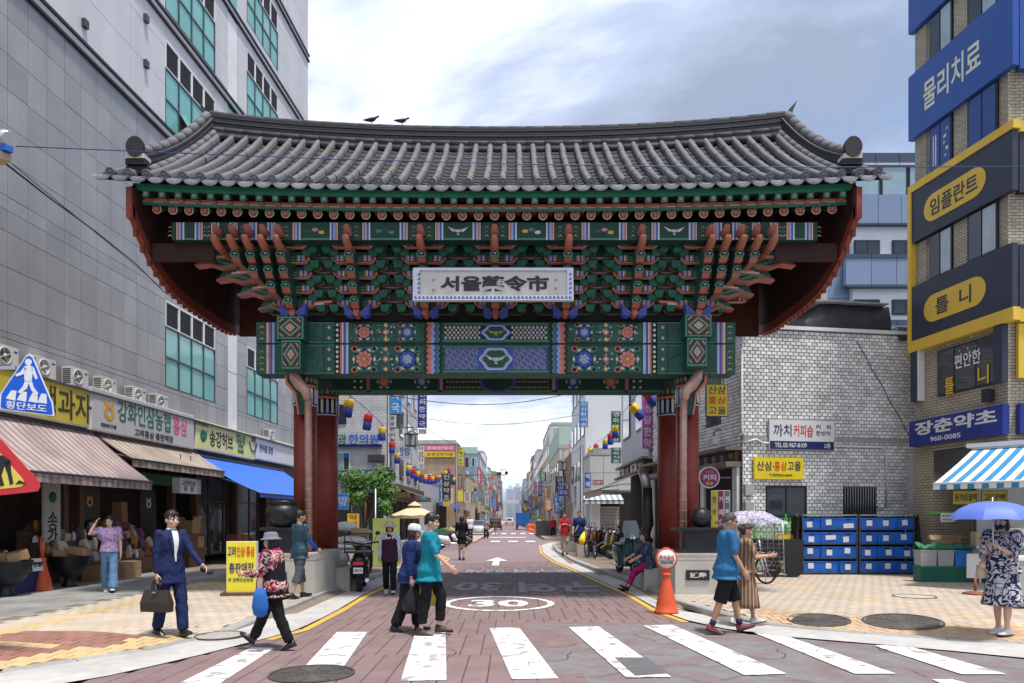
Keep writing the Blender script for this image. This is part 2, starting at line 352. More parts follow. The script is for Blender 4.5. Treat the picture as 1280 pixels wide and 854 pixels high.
# the speed roundel
b = MB(); c0 = Vector((-.25, 13.7)); n = 40; rx, ry, wd = 1.06, 1.17, .12
for i in range(n):
 a, c = 2 * math.pi * i / n, 2 * math.pi * (i + 1) / n
 b.poly([(c0.x + rr * math.cos(t) * rx, c0.y + rr * math.sin(t) * ry, .008) for rr, t in ((1, a), (1, c), (1 - wd, c), (1 - wd, a))])
struct(b.build('speed_roundel', PAINT, ROAD))
o = text('30', 1.12, 1.05, PAINT, ROAD, (c0.x, c0.y, .004), (0, 0, 0), .004, .03); struct(o); o.name = 'speed_number'
for s, w, h, x, y in (('구역 30', 3.4, 2.6, .35, 17.0), ('보호구역 해제', 3.9, 1.8, .55, 21.9)):
 o = text(s, w, h, GHOST, ROAD, (x, y, .004), (0, 0, math.pi), .004, .03); struct(o); o.name = 'faded_lettering'
def strip(L, off, w):
 qs = []; pts = [Vector(p) for p in L]
 def nrm(i):
  d = (pts[min(i + 1, len(pts) - 1)] - pts[max(i - 1, 0)]).normalized(); return Vector((-d.y, d.x))
 for i in range(len(pts) - 1):
  a, b, na, nb = pts[i], pts[i + 1], nrm(i), nrm(i + 1); qs.append([a + na * off, b + nb * off, b + nb * (off + w), a + na * (off + w)])
 return qs
mk('yellow_line', strip([p for p in RL if 9.4 < p[1] < 31.6], -.16, .12), YPAINT)
mk('yellow_line', strip([p for p in RR if 11 < p[1] < 47], .04, .12), YPAINT)
mk('stop_dash', [[(x, y), (x + .65, y), (x + .65, y + 2.6), (x, y + 2.6)] for x, y in ((-1.5, 49), (-.25, 49), (.95, 49))], PAINT)
mk('stop_line', [[(-1.9, 60), (1.2, 60), (1.2, 62), (-1.9, 62)]], PAINT)
mk('lane_stripe', [[(-2.1 + k, 74), (-1.6 + k, 74), (-1.6 + k, 79), (-2.1 + k, 79)] for k in range(5)], PAINT)
# cracks in the crossing and the asphalt
CRK = mat('crack filler', (.03, .03, .032), .9); cq = random.Random(4)
for px, py, ln, a in ((622, 800, .8, 1.2), (640, 815, 1.1, 1.5), (660, 830, .9, .4), (676, 838, .7, 2.0), (740, 806, .9, .3), (775, 822, .8, 1.0), (812, 836, .9, .2), (860, 806, 1.0, 2.6), (905, 820, 1.2, .5), (1000, 815, 1.1, .2), (1060, 832, .9, .3), (1110, 815, .8, 1.9), (1180, 830, 1.0, .4), (720, 846, 1.6, .02), (900, 850, 1.8, .05), (560, 820, .7, 1.4)):
 p = gnd(px, py, .008); pts = [Vector((p.x, p.y, .0085))]
 for i in range(9): a += cq.uniform(-.7, .7); pts.append(pts[-1] + Vector((math.cos(a), math.sin(a) * 1.3, 0)) * ln / 9)
 b = MB(); b.tube(pts, .0042, 4, flat=.2); struct(b.build('crack', CRK, ROAD))
# gutters
def band(name, A, B, m, z, parent=None):
 n = 48; b = MB()
 def samp(L):
  pts = [Vector(p) for p in L]; ds = [0]
  for i in range(len(pts) - 1): ds.append(ds[-1] + (pts[i + 1] - pts[i]).length)
  out = []
  for k in range(n + 1):
   d = ds[-1] * k / n; i = max(j for j in range(len(ds)) if ds[j] <= d + 1e-6); i = min(i, len(pts) - 2)
   out.append(pts[i].lerp(pts[i + 1], (d - ds[i]) / (ds[i + 1] - ds[i] + 1e-9)))
  return out
 a, c = samp(A), samp(B)
 for i in range(n): b.poly([(*a[i], z), (*a[i + 1], z), (*c[i + 1], z), (*c[i], z)])
 return struct(b.build(name, m, parent))
band('gutter', RL, KL, GUT, .0105); band('gutter', RR, KR, GUT, .0105)
# sidewalks: a sheet over a fine grid so that it can dip to the dropped kerbs
def inset(L, d):
 out = []; pts = [Vector(p) for p in L]
 for i in range(len(pts)):
  t = (pts[min(i + 1, len(pts) - 1)] - pts[max(i - 1, 0)]).normalized(); out.append(tuple(pts[i] + Vector((-t.y, t.x)) * d))
 return out
KLi = inset(KL, .16); KRi = inset(KR, -.16)
LP = KLi + [(-14, 31.2), (-14, 5)]; RP = KRi + [(16, 46.5), (16, 8.0)]
def walk(P, x0, x1, y0, y1, K, zf, cellsize=.4):
 b = MB(); nx, ny = int((x1 - x0) / cellsize), int((y1 - y0) / cellsize)
 for i in range(nx):
  for j in range(ny):
   q = [(x0 + (i + a) * cellsize, y0 + (j + c) * cellsize) for a, c in ((0, 0), (1, 0), (1, 1), (0, 1))]
   ins = [pip(x, y, P) for x, y in q]
   if any(ins): b.poly([(x, y, (zf(x, y) - .012) if k else .0) for (x, y), k in zip(q, ins)])
 return b
SW = struct(walk(LP, -14, -2.4, 5, 31.6, KL, zl).build('sidewalk', PJOINT)); SWR = struct(walk(RP, 1.6, 16.2, 8, 46.8, KR, zr).build('sidewalk', PJOINT))
def kerbs(L, zf, sgn, parent_name='kerb'):
 pts = [Vector(p) for p in L]; par = None; k = 0
 par = bpy.data.objects.new('kerb', None); COL.objects.link(par); struct(par)
 for a, b in zip(pts, pts[1:]):
  n = max(1, round((b - a).length / 1.0)); t = (b - a).normalized(); nn = Vector((-t.y, t.x)) * sgn
  for i in range(n):
   p, q = a.lerp(b, (i + .006) / n), a.lerp(b, (i + .994) / n); m = MB()
   za, zb = zf(*p) + .004, zf(*q) + .004
   r0 = [(p.x, p.y, -.03), (p.x, p.y, za - .02), (p.x + nn.x * .02, p.y + nn.y * .02, za), (p.x + nn.x * .17, p.y + nn.y * .17, za), (p.x + nn.x * .17, p.y + nn.y * .17, -.03)]
   r1 = [(q.x, q.y, -.03), (q.x, q.y, zb - .02), (q.x + nn.x * .02, q.y + nn.y * .02, zb), (q.x + nn.x * .17, q.y + nn.y * .17, zb), (q.x + nn.x * .17, q.y + nn.y * .17, -.03)]
   m.loft([r0, r1], smooth=False); m.build('kerb_stone', KERB, par)
kerbs(KL, zl, 1); kerbs(KR, zr, -1)
def grid(P, x0, x1, y0, y1, s, test=lambda x, y: True, bond=True):
 out = []; r = 0; y = y0
 while y < y1:
  x = x0 + (s / 2 if bond and r % 2 else 0)
  while x < x1:
   if pip(x, y, P) and test(x, y): out.append((x, y))
   x += s
  y += s; r += 1
 return out
REDZ = [(-6.6, 6.5), (-6.3, 9.5), (-5.2, 9.5), (-4.2, 9.4), (-4.75, 8.7), (-5.3, 8.0), (-6.3, 7.2)]
def lk(x, y):
 d = pdist(x, y, KL)
 if -6.85 < x + .012 * (y - 9) < -6.5 : return 2
 if y < 9.7 and .2 < d < .65: return 2
 if y < 9.55 and x > -6.5: return 2 if abs(y - 8.72) < .1 and x < -5.4 else 1
 return 0
field(grid(LP, -7.3, -3.2, 6.5, 17, .2), .2, .2, SW, [PTAN, PRED, PYEL], 300, lk, zl)
field(grid(LP, -11.2, -7.4, 8.0, 21, .4), .4, .4, SW, [PGRY], 60, lambda x, y: 0, zl, 'paving_slab')
def rk(x, y):
 d = pdist(x, y, KR)
 if 6.05 < x - .17 * (16 - y) < 6.3: return 1
 return 2 if d < 1.15 and y < 13 and x > 3.9 else 0
PORG = mat('orange tan paver', (.47, .33, .215), .85, var=.10, scale=4, grime=.45, gcol=(.38, .29, .21), bump=.3, bscale=180, orand=.07, irand=.07, spec=.2)
PTY = mat('faded yellow tactile paver', (.53, .40, .25), .8, var=.10, scale=5, grime=.4, gcol=(.45, .33, .2), bump=.5, bscale=70, orand=.08, irand=.08, spec=.2)
field(grid(RP, 2.4, 12.5, 8.6, 20, .2), .2, .2, SWR, [PTAN, PTY, PORG], 300, rk, zr)
# far pavements on both sides of the street
for nm, x0, x1, y0 in (('sidewalk', -9, -2.4, 47), ('sidewalk', 2.45, 7.5, 54)):
 b = MB(); b.box(x0, x1, y0, 420, -.03, .12); struct(b.build(nm, mat('far pavement', (.44, .35, .28), .9, var=.1, grime=.3))) 
# manhole covers
IRON = mat('cast iron', (.075, .068, .062), .6, .3, var=.25, scale=9, grime=.4, gcol=(.16, .14, .12), bump=.3, bscale=90)
def manhole(p, r, label, inner=None, ring=IRON):
 t = thing('manhole_cover', label, 'manhole cover', p, rnd.uniform(0, 3), 'round manhole covers')
 b = MB(); b.lathe([(r, -.03), (r, .006), (r * .93, .006), (r * .93, -.004), (r * .92, -.02)], 32, smooth=False); b.build('rim', ring, t)
 b = MB(); b.lathe([(r * .91, -.02), (r * .91, .001), (.01, .001)], 32, smooth=False)
 if inner is None:
  for k in range(5):
   q = r * (.16 + .15 * k); b.lathe([(q + r * .045, 0.0), (q + r * .035, .006), (q - r * .03, .006), (q - r * .04, 0.0)], 28, smooth=False)
  for k in range(8):
   a = k * math.pi / 4; b.box(r * .1, r * .9, -.012, .012, 0, .0075, M=Matrix.Rotation(a, 4, 'Z'))
 b.build('lid', inner or IRON, t); return t
def mh(px, py, r, label, **k):
 p = ongrid(px, py); e = r * .8; sx, sy = (zs(p.x + e, p.y) - zs(p.x - e, p.y)) / 2 / e, (zs(p.x, p.y + e) - zs(p.x, p.y - e)) / 2 / e; p.z = (zs(p.x, p.y + e) + zs(p.x, p.y - e)) / 2 + .006; t = manhole(p, r, label, **k); t.rotation_euler = (math.atan(sy), -math.atan(sx), 0)
p = gnd(390, 843); p.z = .010; manhole(p, .44, 'round iron manhole cover in the red road at the crosswalk')
mh(275, 795, .33, 'round cover ringed in iron and filled with pale paving, beside the suited man', inner=KERB)
mh(1023, 774, .46, 'dark iron manhole cover nearest the striped-dress walker on the tan sidewalk')
mh(1128, 776, .55, 'largest dark iron manhole cover, on the tan sidewalk towards the umbrella')
mh(1143, 746, .38, 'thin-rimmed cover filled with tan paving, before the blue crate rack', inner=PTAN)
# ================================================================ the gate
TILE = mat('grey roof tile', (.125, .125, .138), .75, var=.16, scale=6, grime=.35, gcol=(.09, .09, .095), bump=.25, bscale=70, orand=.12, irand=.1)
TILED = mat('dark ridge tile', (.05, .05, .058), .75, var=.2, scale=9, grime=.3, gcol=(.04, .04, .045), bump=.3, bscale=60, orand=.15)
TILEP = mat('pale eave tile', (.33, .33, .36), .7, var=.2, scale=14, grime=.45, gcol=(.13, .13, .14), bump=.4, bscale=55, orand=.1)
PLAS = mat('lime plaster', (.62, .58, .50), .9, var=.1, grime=.3)
DGRN = mat('dancheong green', (.016, .085, .060), .6, var=.2, scale=5, grime=.45, gcol=(.012, .03, .024), gscale=4)
LGRN = mat('dancheong light green', (.06, .22, .155), .65, var=.18, scale=5, grime=.4, gcol=(.06, .055, .05), gscale=5)
ORG = mat('dancheong orange', (.56, .17, .09), .65, var=.18, scale=5, grime=.4, gcol=(.06, .055, .05), gscale=5)
DBLU = mat('dancheong blue', (.045, .09, .42), .65, var=.18, scale=5, grime=.4, gcol=(.06, .055, .05), gscale=5)
LBLU = mat('dancheong pale blue', (.33, .42, .66), .65, var=.18, scale=5, grime=.4, gcol=(.06, .055, .05), gscale=5)
DWHT = mat('dancheong white', (.62, .60, .54), .65, var=.12, scale=5, grime=.4, gcol=(.2, .19, .17), gscale=5)
DYEL = mat('dancheong yellow', (.62, .40, .08), .65, var=.18, scale=5, grime=.4, gcol=(.06, .055, .05), gscale=5)
DBLK = mat('dancheong black', (.008, .010, .010), .6)
PINK = mat('dancheong pink', (.62, .22, .20), .65, var=.18, scale=5, grime=.4, gcol=(.06, .055, .05), gscale=5)
DKG = mat('dancheong deep green', (.008, .045, .030), .6, var=.2)
SRED = mat('red pillar paint', (.20, .030, .020), .5, var=.2, scale=3, grime=.5, gcol=(.10, .022, .016), orand=.06, gst=.12, gscale=5, bump=.15, bscale=30)
VRED = mat('red verge paint', (.24, .045, .028), .6, var=.15, grime=.2)
BRD = mat('red brown board', (.040, .013, .010), .75, var=.2, scale=5, orand=.15)
COPP = mat('copper red bracket face', (.36, .115, .075), .5, var=.15)
PIPEC = mat('pinkish copper pipe', (.46, .28, .22), .38, .25, var=.18, scale=7, grime=.3, gcol=(.2, .1, .08))
PALL = [DGRN, LGRN, ORG, DBLU, LBLU, DWHT, DYEL, DBLK, PINK, DKG, COPP]
G_, LG, OR, BL, LB, WH, YE, BK, PK, DK, CP = range(11)
GY = 16.6
GATE = thing('ceremonial_gate', 'large Korean tile-roofed gate painted red and green, spanning the road', 'gate', (-.33, GY, 0))
def gx(px, D): return (px - 619.5) * D / F
def gz(py, D): return CH + (HY - py) * D / F
HW = 7.12
def lift(x, s): return (.15 * (1 - s) + .30 * s) * (abs(x) / 7.0) ** 2.3
def roof(x, s):
 """point of the front roof slope: s = 0 at the eave, 1 at the ridge"""
 return Vector((x, -3.32 + 3.1 * s - .10 * (abs(x) / 7) ** 2 * (1 - s), 7.74 + 2.30 * (.80 * s + .20 * s * s) + lift(x, s)))
RF = MB()
for yy in (1,):   # the rear slope: plain courses, hardly seen
 for k in range(6):
  s0, s1 = k / 6, (k + 1) / 6
  for i in range(14):
   xa, xb = -HW + 2 * HW * i / 14, -HW + 2 * HW * (i + 1) / 14
   q = [roof(xa, s0), roof(xb, s0), roof(xb, s1), roof(xa, s1)]
   RF.poly([(v.x, -v.y, v.z) for v in q]); RF.poly([(v.x, v.y, v.z - .08) for v in q])
ROOF = RF.build('roof', TILED, GATE)
NC = 44; PIT = 2 * (HW - .14) / (NC - 1); NT = 6
cols = [-(HW - .14) + PIT * i for i in range(NC)]
LT = (roof(0, 1) - roof(0, 0)).length / NT
tb = MB(); n = 9
def halfring(y, r, drop=.05): return [(r * math.cos(math.pi * j / (n - 1)), y, r * math.sin(math.pi * j / (n - 1)) * 1.0 - (drop if j in (0, n - 1) else 0)) for j in range(n)]
tb.loft([halfring(-.01, .066), halfring(LT * .04, .0655), halfring(LT * .995, .062)], closed=False, caps=False)
tb.poly(halfring(-.01, .066))
RT = tb.mesh('roof_tile', TILE)
tb = MB(); tb.lathe([(.082, -.05), (.082, .05), (.072, .055), (.062, .047), (.03, .045), (.025, .06), (.001, .062)], 14, M=Matrix.Rotation(R(90), 4, 'X')); ET = tb.mesh('eave_tile', TILE)
for x in cols:
 for k in range(NT):
  p, q = roof(x, k / NT), roof(x, (k + 1) / NT); d = q - p
  o = link('roof_tile', RT, ROOF, p + Vector((rnd.uniform(-.006, .006), 0, .05)), (math.atan2(d.z, d.y), 0, rnd.uniform(-.02, .02)))
  o.scale = (1, d.length / LT, 1)
 p = roof(x, 0); d = roof(x, .1) - p
 link('eave_tile', ET, ROOF, p + Vector((0, -.05, .045)), (math.atan2(d.z, d.y) * .55, 0, 0))
# pan tiles between the columns: overlapping troughs, one joined part; and a drip tile at each eave
pan = MB()
dm = MB(); hw = PIT * .49
pts = [(-hw, .03)] + [(hw * math.cos(math.pi + math.pi * j / 10), .02 - .125 * math.sin(math.pi * j / 10) * 1.0) for j in range(11)] + [(hw, .03)] + [(hw * math.cos(-math.pi * j / 10) * .98, .035 - .04 * math.sin(math.pi * j / 10)) for j in range(1, 10)]
dm.prism(pts, 'y', -.03, -.005, 0)
for rr in (.8, .6, .4): dm.prism([(hw * rr * math.cos(math.pi + math.pi * j / 8), .0 - .11 * rr * math.sin(math.pi * j / 8)) for j in range(9)] + [(hw * (rr - .1) * math.cos(-math.pi * j / 8), .0 - .11 * (rr - .1) * math.sin(math.pi * j / 8)) for j in range(9)], 'y', -.036, -.03)
DT = dm.mesh('drip_tile', TILEP)
gaps = [cols[0] - PIT / 2] + [x + PIT / 2 for x in cols]
for x in gaps:
 for k in range(12):
  rings = []
  for s, up in ((k / 12, .028), ((k + 1) / 12 + .01, .0)):
   rings.append([roof(x + PIT * .5 * u, min(s, 1)) + Vector((0, 0, up - .02 - .055 * (1 - u * u))) for u in (-1, -.5, 0, .5, 1)])
  pan.loft(rings, closed=False, caps=False)
  a = rings[0]; pan.loft([a, [v - Vector((0, 0, .03)) for v in a]], closed=False, caps=False)
 p = roof(x, 0); d = roof(x, .1) - p
 link('drip_tile', DT, ROOF, p + Vector((0, -.05, -.02)), (-.12, 0, 0))
o = pan.build('pan_tile_field', mat('shade darkened pan tile', (.032, .030, .032), .85, var=.3, scale=12, grime=.4, gcol=(.06, .055, .05)), ROOF); stuff(o)  # channel shade between the tile columns is put into this dark colour
# main ridge: courses of flat tile, cap tiles, plaster ends
def rz_(x): return 9.98 + .34 * (abs(x) / 6.6) ** 2.2
RX = 6.62; NS = 28
def course(x0, x1, za, zb, d, name, m, parent=ROOF, ends=0.0):
 b = MB(); rings = []
 for i in range(NS + 1):
  x = x0 + (x1 - x0) * i / NS; e = ends * max(0, abs(x) / RX - .8) ** 2; z = rz_(x)
  rings.append([(x, -d, z + za + e), (x, -d, z + zb - .012 + e), (x, -d + .03, z + zb + e), (x, d - .03, z + zb + e), (x, d, z + zb + e), (x, d, z + za + e)])
 b.loft(rings, smooth=False); return b.build(name, m, parent)
for k, (za, zb, d) in enumerate([(.0, .09, .30), (.20, .255, .23), (.26, .315, .215), (.32, .375, .23), (.38, .435, .215), (.44, .495, .225), (.50, .55, .205)]): course(-RX, RX, za, zb, d, 'ridge_course', TILED, ends=.5)
def course_core(): return course(-RX + .02, RX - .02, .0, .56, .18, 'ridge_core', TILED, ends=.5)
course_core()
def capline(pts, r, name, m, parent, step=.42):
 L = sum((pts[i + 1] - pts[i]).length for i in range(len(pts) - 1)); k = max(2, int(L / step)); out = []
 def pos(d):
  for i in range(len(pts) - 1):
   l = (pts[i + 1] - pts[i]).length
   if d <= l or i == len(pts) - 2: return pts[i] + (pts[i + 1] - pts[i]) * (d / l)
   d -= l
 b = MB(); n_ = 10; l0 = L / k; b.tube([(0, 0, 0), (l0 * .92, 0, 0), (l0 * .99, 0, 0)], [r, r, r * .9], n_, 0); me = b.mesh(name, m)
 for i in range(k):
  a, c = pos(L * i / k), pos(L * (i + 1) / k); d = c - a
  link(name, me, parent, a, (0, -math.atan2(d.z, math.hypot(d.x, d.y)), math.atan2(d.y, d.x)))
xs_ = [-RX + 2 * RX * i / 30 for i in range(31)]
capline([Vector((x, -.22, rz_(x) + .145)) for x in xs_], .075, 'ridge_tile', TILED, ROOF)
capline([Vector((x, -.30, rz_(x) - .03)) for x in xs_], .07, 'ridge_tile', TILED, ROOF)
capline([Vector((x, 0, rz_(x) + .57 + .5 * max(0, abs(x) / RX - .8) ** 2)) for x in xs_], .10, 'ridge_tile', TILED, ROOF)
for sg in (-1, 1):
 z = rz_(RX); b = MB(); x = sg * RX
 b.prism([(x, z - .02), (x + sg * .10, z + .02), (x + sg * .07, z + .35), (x + sg * .12, z + .6), (x + sg * .22, z + .84), (x + sg * .02, z + .62)], 'y', -.17, .17); b.build('ridge_end', TILED, ROOF)
 b = MB(); b.prism([(x + sg * .03, z + .0), (x + sg * .17, z + .04), (x + sg * .13, z + .34), (x + sg * .05, z + .42)], 'y', -.26, -.18)
 b.ball((x + sg * .06, -.30, z + .17), (.10, .09, .24), 10); b.build('plaster', PLAS, ROOF)
 # descending ridge over the verge
 dx = sg * 6.6; P = [roof(dx, s) + Vector((0, -.0, .10)) for s in [.06 + .94 * i / 12 for i in range(13)]]
 bow = [.10 * (1 - math.sin(math.pi * (.15 + .85 * i / 12))) for i in range(13)]
 for k, (za, zb, hw_) in enumerate([(-.12, .0, .17), (.005, .05, .15), (.055, .10, .135), (.105, .15, .15), (.155, .20, .135), (.205, .25, .145)]):
  b = MB(); b.loft([[(p.x - hw_, p.y, p.z + za + e * k / 6), (p.x + hw_, p.y, p.z + za + e * k / 6), (p.x + hw_, p.y, p.z + zb + e * k / 6), (p.x - hw_, p.y, p.z + zb + e * k / 6)] for p, e in zip(P, bow)], smooth=False); b.build('ridge_course', TILED if k else TILE, ROOF)
 capline([p + Vector((0, 0, .29 + e)) for p, e in zip(P, bow)], .095, 'ridge_tile', TILE, ROOF)
 capline([p + Vector((-sg * .17, -.02, -.02)) for p in P], .075, 'ridge_tile', TILE, ROOF)
 q = P[0] + Vector((0, -.05, 0)); b = MB()
 for k, (z0, z1, w_, o_) in enumerate([(-.1, .04, .21, .03), (.05, .15, .19, .08)]): b.box(q.x - w_, q.x + w_, q.y - o_, q.y + .2, q.z + z0, q.z + z1)
 b.prism([(q.x + .165 * math.cos(t), q.z + .36 + .19 * math.sin(t)) for t in [2 * math.pi * i / 20 for i in range(20)]], 'y', q.y - .12, q.y - .05)
 b.build('ridge_end_ornament', mat('black end tile', (.022, .022, .026), .7, var=.3, scale=12), ROOF)
 b = MB(); b.box(q.x - .17, q.x + .17, q.y - .10, q.y + .15, q.z + .155, q.z + .24); b.build('plaster', PLAS, ROOF)
 # gable board of planks hanging under the verge, with a scalloped lower edge
 bx = sg * 6.72
 def bot(y):   # measured lower edge of the hanging board
  u = abs(y + .05) / 3.35; return 6.20 + 1.15 * max(0, u) ** 3.6
 def top(y): return (roof(bx, (y + 3.32) / 3.1).z if y < -.22 else roof(bx, max(0, (3.32 - y) / 3.1)).z) - .14 if abs(y) > .22 else 9.9
 GB = MB(); ys = [-3.3 + 6.6 * i / 40 for i in range(41)]
 GB.loft([[(bx, y, bot(y) + .03), (bx, y, max(top(y), bot(y) + .1))] for y in ys], closed=False, caps=False, smooth=False); gb = GB.build('gable', BRD, GATE)
 npl = 26
 for i in range(npl):
  y0, y1 = -3.3 + 6.6 * i / npl, -3.3 + 6.6 * (i + 1) / npl; b = MB(); e = .008
  b.prism([(y0 + e, bot(y0)), (y1 - e, bot(y1)), (y1 - e, max(top(y1), bot(y1) + .12)), (y0 + e, max(top(y0), bot(y0) + .12))], 'x', bx - sg * .012, bx - sg * .04); b.build('gable_plank', BRD, gb)
  b = MB(); b.box(min(bx + sg * .005, bx + sg * .07), max(bx + sg * .005, bx + sg * .07), y1 - .035, y1 + .035, bot(y1) - .045, max(top(y1), bot(y1) + .1)); b.build('gable_batten', VRED, gb)
 b = MB(); b.loft([[(bx - sg * .05, y, bot(y) - .0), (bx + sg * .05, y, bot(y) - .0), (bx + sg * .05, y, bot(y) + .22), (bx - sg * .05, y, bot(y) + .22)] for y in ys], smooth=False); b.build('verge_board', VRED, gb)
 b = MB(); b.box(bx - .05, bx + .05, -3.36, -3.22, 7.15, 7.72); b.build('verge_board', VRED, gb)
 b = MB(); b.loft([[(bx - sg * .09, y, top(y) - .02), (bx - sg * .09, y, top(y) - .30), (bx - sg * .03, y, top(y) - .30), (bx - sg * .03, y, top(y) - .02)] for y in ys], smooth=False); b.build('verge_board', BRD, gb)
# ---- eaves
EV = MB()
def eav(y, za, zb, x0=-6.66, x1=6.66, d=.05):
 b = MB(); b.loft([[(x, y - d / 2, za + lift(x, 0)), (x, y + d / 2, za + lift(x, 0)), (x, y + d / 2, zb + lift(x, 0)), (x, y - d / 2, zb + lift(x, 0))] for x in [x0 + (x1 - x0) * i / 24 for i in range(25)]], smooth=False); return b
EAVE = eav(-3.20, 7.60, 7.71, d=.07).build('eave', mat('eave board green', (.03, .22, .13), .55, var=.12), GATE)
eav(-2.96, 7.475, 7.50, d=.05).build('eave_board', DWHT, EAVE); eav(-2.97, 7.505, 7.545, d=.06).build('eave_board', ORG, EAVE); eav(-2.965, 7.43, 7.47, d=.05).build('eave_board', LGRN, EAVE)
# soffit between the rafters
b = MB(); b.loft([[(x, -3.15, 7.66 + lift(x, 0)), (x, -2.9, 7.60 + lift(x, 0)), (x, -1.6, 8.30 + lift(x, 0)), (x, 0, 9.3 + lift(x, 0))] for x in [-6.66 + 13.32 * i / 24 for i in range(25)]], closed=False, caps=False); b.build('soffit', BRD, GATE)
b = MB(); b.loft([[(x, 3.15, 7.66), (x, 2.9, 7.60), (x, 1.6, 8.30), (x, 0, 9.3)] for x in (-6.66, 6.66)], closed=False, caps=False); b.build('soffit', BRD, GATE)
fl = MB(); fl.prism([(-3.17, 7.49), (-3.17, 7.60), (-2.6, 7.78), (-2.6, 7.66)], 'x', -.055, .055, 0)
fl.box(-.06, .06, -3.185, -3.168, 7.485, 7.605, 1)
for k in range(5): a = k * 2 * math.pi / 5; fl.prism([(.022 * math.cos(a) + .012 * math.cos(t), 7.545 + .022 * math.sin(a) + .012 * math.sin(t)) for t in [i * math.pi / 3 for i in range(6)]], 'y', -3.19, -3.186, 2)
fl.box(-.05, .05, -3.12, -2.62, 7.478, 7.487, 3)
FL = fl.mesh('flying_rafter', [DGRN, LGRN, DWHT, ORG])
rf = MB(); d = Vector((0, 3.0, 1.95)).normalized(); rf.tube([(0, -2.94, 7.355), Vector((0, -2.94, 7.355)) + d * 1.5], .078, 12, 0)
A = Vector((0, -2.945, 7.355)); 
for r_, m_, k_ in ((.086, 1, 0), (.066, 4, 1)): rf.prism([(A.x + r_ * math.cos(t), A.z + r_ * math.sin(t)) for t in [i * math.pi / 8 for i in range(16)]], 'y', A.y - .012 - .006 * k_, A.y - .004 * k_, m_)
for k in range(6):
 a = k * math.pi / 3 + .5; rf.prism([(.038 * math.cos(a) + .019 * math.cos(t), A.z + .038 * math.sin(a) + .019 * math.sin(t)) for t in [i * math.pi / 3 for i in range(6)]], 'y', A.y - .023, A.y - .017, 2)
rf.prism([(.014 * math.cos(t), A.z + .014 * math.sin(t)) for t in [i * math.pi / 3 for i in range(6)]], 'y', A.y - .026, A.y - .017, 1)
RFM = rf.mesh('rafter', [DKG, mat('cream pink ring', (.66, .40, .29), .6), ORG, DKG, DBLK])
# swap: a pale pink rim with red flower
for i in range(43):
 x = -6.4 + 12.8 * i / 42; link('rafter', RFM, EAVE, (x, 0, lift(x, 0)))
for i in range(44):
 x = -6.5 + 13.0 * i / 43; link('flying_rafter', FL, EAVE, (x, 0, lift(x, 0)))
# ---- painted eave purlin
PU = MB(); PU.box(-6.15, 6.15, -2.88, -2.62, 6.92, 7.26, DK)
PUR = PU.build('eave_purlin', PALL, GATE)
def R_(b, x0, x1, z0, z1, m, y, k=1): b.box(x0, x1, y - .003 * k, y - .003 * (k - 1), z0, z1, m)
XS = [-2.78, -1.40, 0, 1.40, 2.78]; XC = [4.08, 4.37, 4.66, 4.95, 5.24]
centres = [-6.13, -5.5, -4.8, -4.06, -2.78, -1.40, 0, 1.40, 2.78, 4.06, 4.8, 5.5, 6.13]
b = MB()
for i, (a, c) in enumerate(zip(centres, centres[1:])):
 m0 = (a + c) / 2; w = .28 if c - a > 1 else .10
 for sg in (-1, 1):
  for k, (u0, u1, cl) in enumerate([(0, .03, WH), (.03, .065, BL), (.065, .10, LB), (.10, .135, OR), (.135, .15, WH), (.15, .17, BK)]):
   x0, x1 = m0 + sg * (w + u0), m0 + sg * (w + u1); R_(b, min(x0, x1), max(x0, x1), 6.925, 7.255, cl, -2.88)
  for k in range(3): b.poly([(m0 + sg * (w + .22 + .05 * j), -2.885, 6.98 + .08 * k + (.05 if j == 1 else 0)) for j in (0, 1, 2)] + [(m0 + sg * (w + .27), -2.885, 7.005 + .08 * k)], (YE, LG, OR)[k])
 R_(b, m0 - w, m0 + w, 6.925, 6.96, LG, -2.88); R_(b, m0 - w + .02, m0 + w - .02, 6.97, 7.22, DK, -2.88)
 if i in (5, 8):   # a flying crane
  for pts in ([(-.02, 0), (-.20, .08), (-.10, -.02)], [(.02, .0), (.20, .07), (.10, -.03)], [(-.05, -.03), (.05, -.03), (.06, .02), (-.05, .02)], [(0, -.03), (.03, -.09), (-.02, -.07)]): b.poly([(m0 + u, -2.888, 7.10 + v) for u, v in pts], WH)
 elif c - a > 1:
  for k in range(3): b.prism([(m0 + (k - 1) * .12 + .06 * math.cos(t), 7.09 + .03 * math.sin(k * 2) + .035 * math.sin(t)) for t in [j * math.pi / 5 for j in range(10)]], 'y', -2.889, -2.883, ((LG, G_, LG), (YE, G_, LG), (YE, LG, WH), (G_, PK, YE))[i % 4][k])
b.build('painted_band', PALL, PUR)
# ---- bracket sets
NT2 = 5; ZB = [5.80 + .245 * i for i in range(NT2)]; YB = [-1.98 - .155 * i for i in range(NT2)]
nose = MB(); nose.prism([(.9, 0), (-.20, 0), (-.30, .06), (-.34, .17), (-.27, .135), (-.2, .2), (.9, .2)], 'x', -.06, .06, 0)
nose.box(-.05, .05, -.20, .5, -.006, -.001, 1); nose.poly([(-.06, -.203, -.002), (.06, -.203, -.002), (.06, -.30, .058), (-.06, -.30, .058)], 1)
nose.poly([(-.062, -.305, .062), (.062, -.305, .062), (.075, -.33, .11), (0, -.345, .18), (-.075, -.33, .11)], 2)
nose.poly([(-.042, -.312, .078), (.042, -.312, .078), (.052, -.335, .108), (0, -.35, .155), (-.052, -.335, .108)], 3)
nose.poly([(-.022, -.318, .092), (.022, -.318, .092), (.022, -.338, .12), (-.022, -.338, .12)], 4)
NOSE = nose.mesh('nose', [DGRN, COPP, LGRN, DBLK, DWHT])
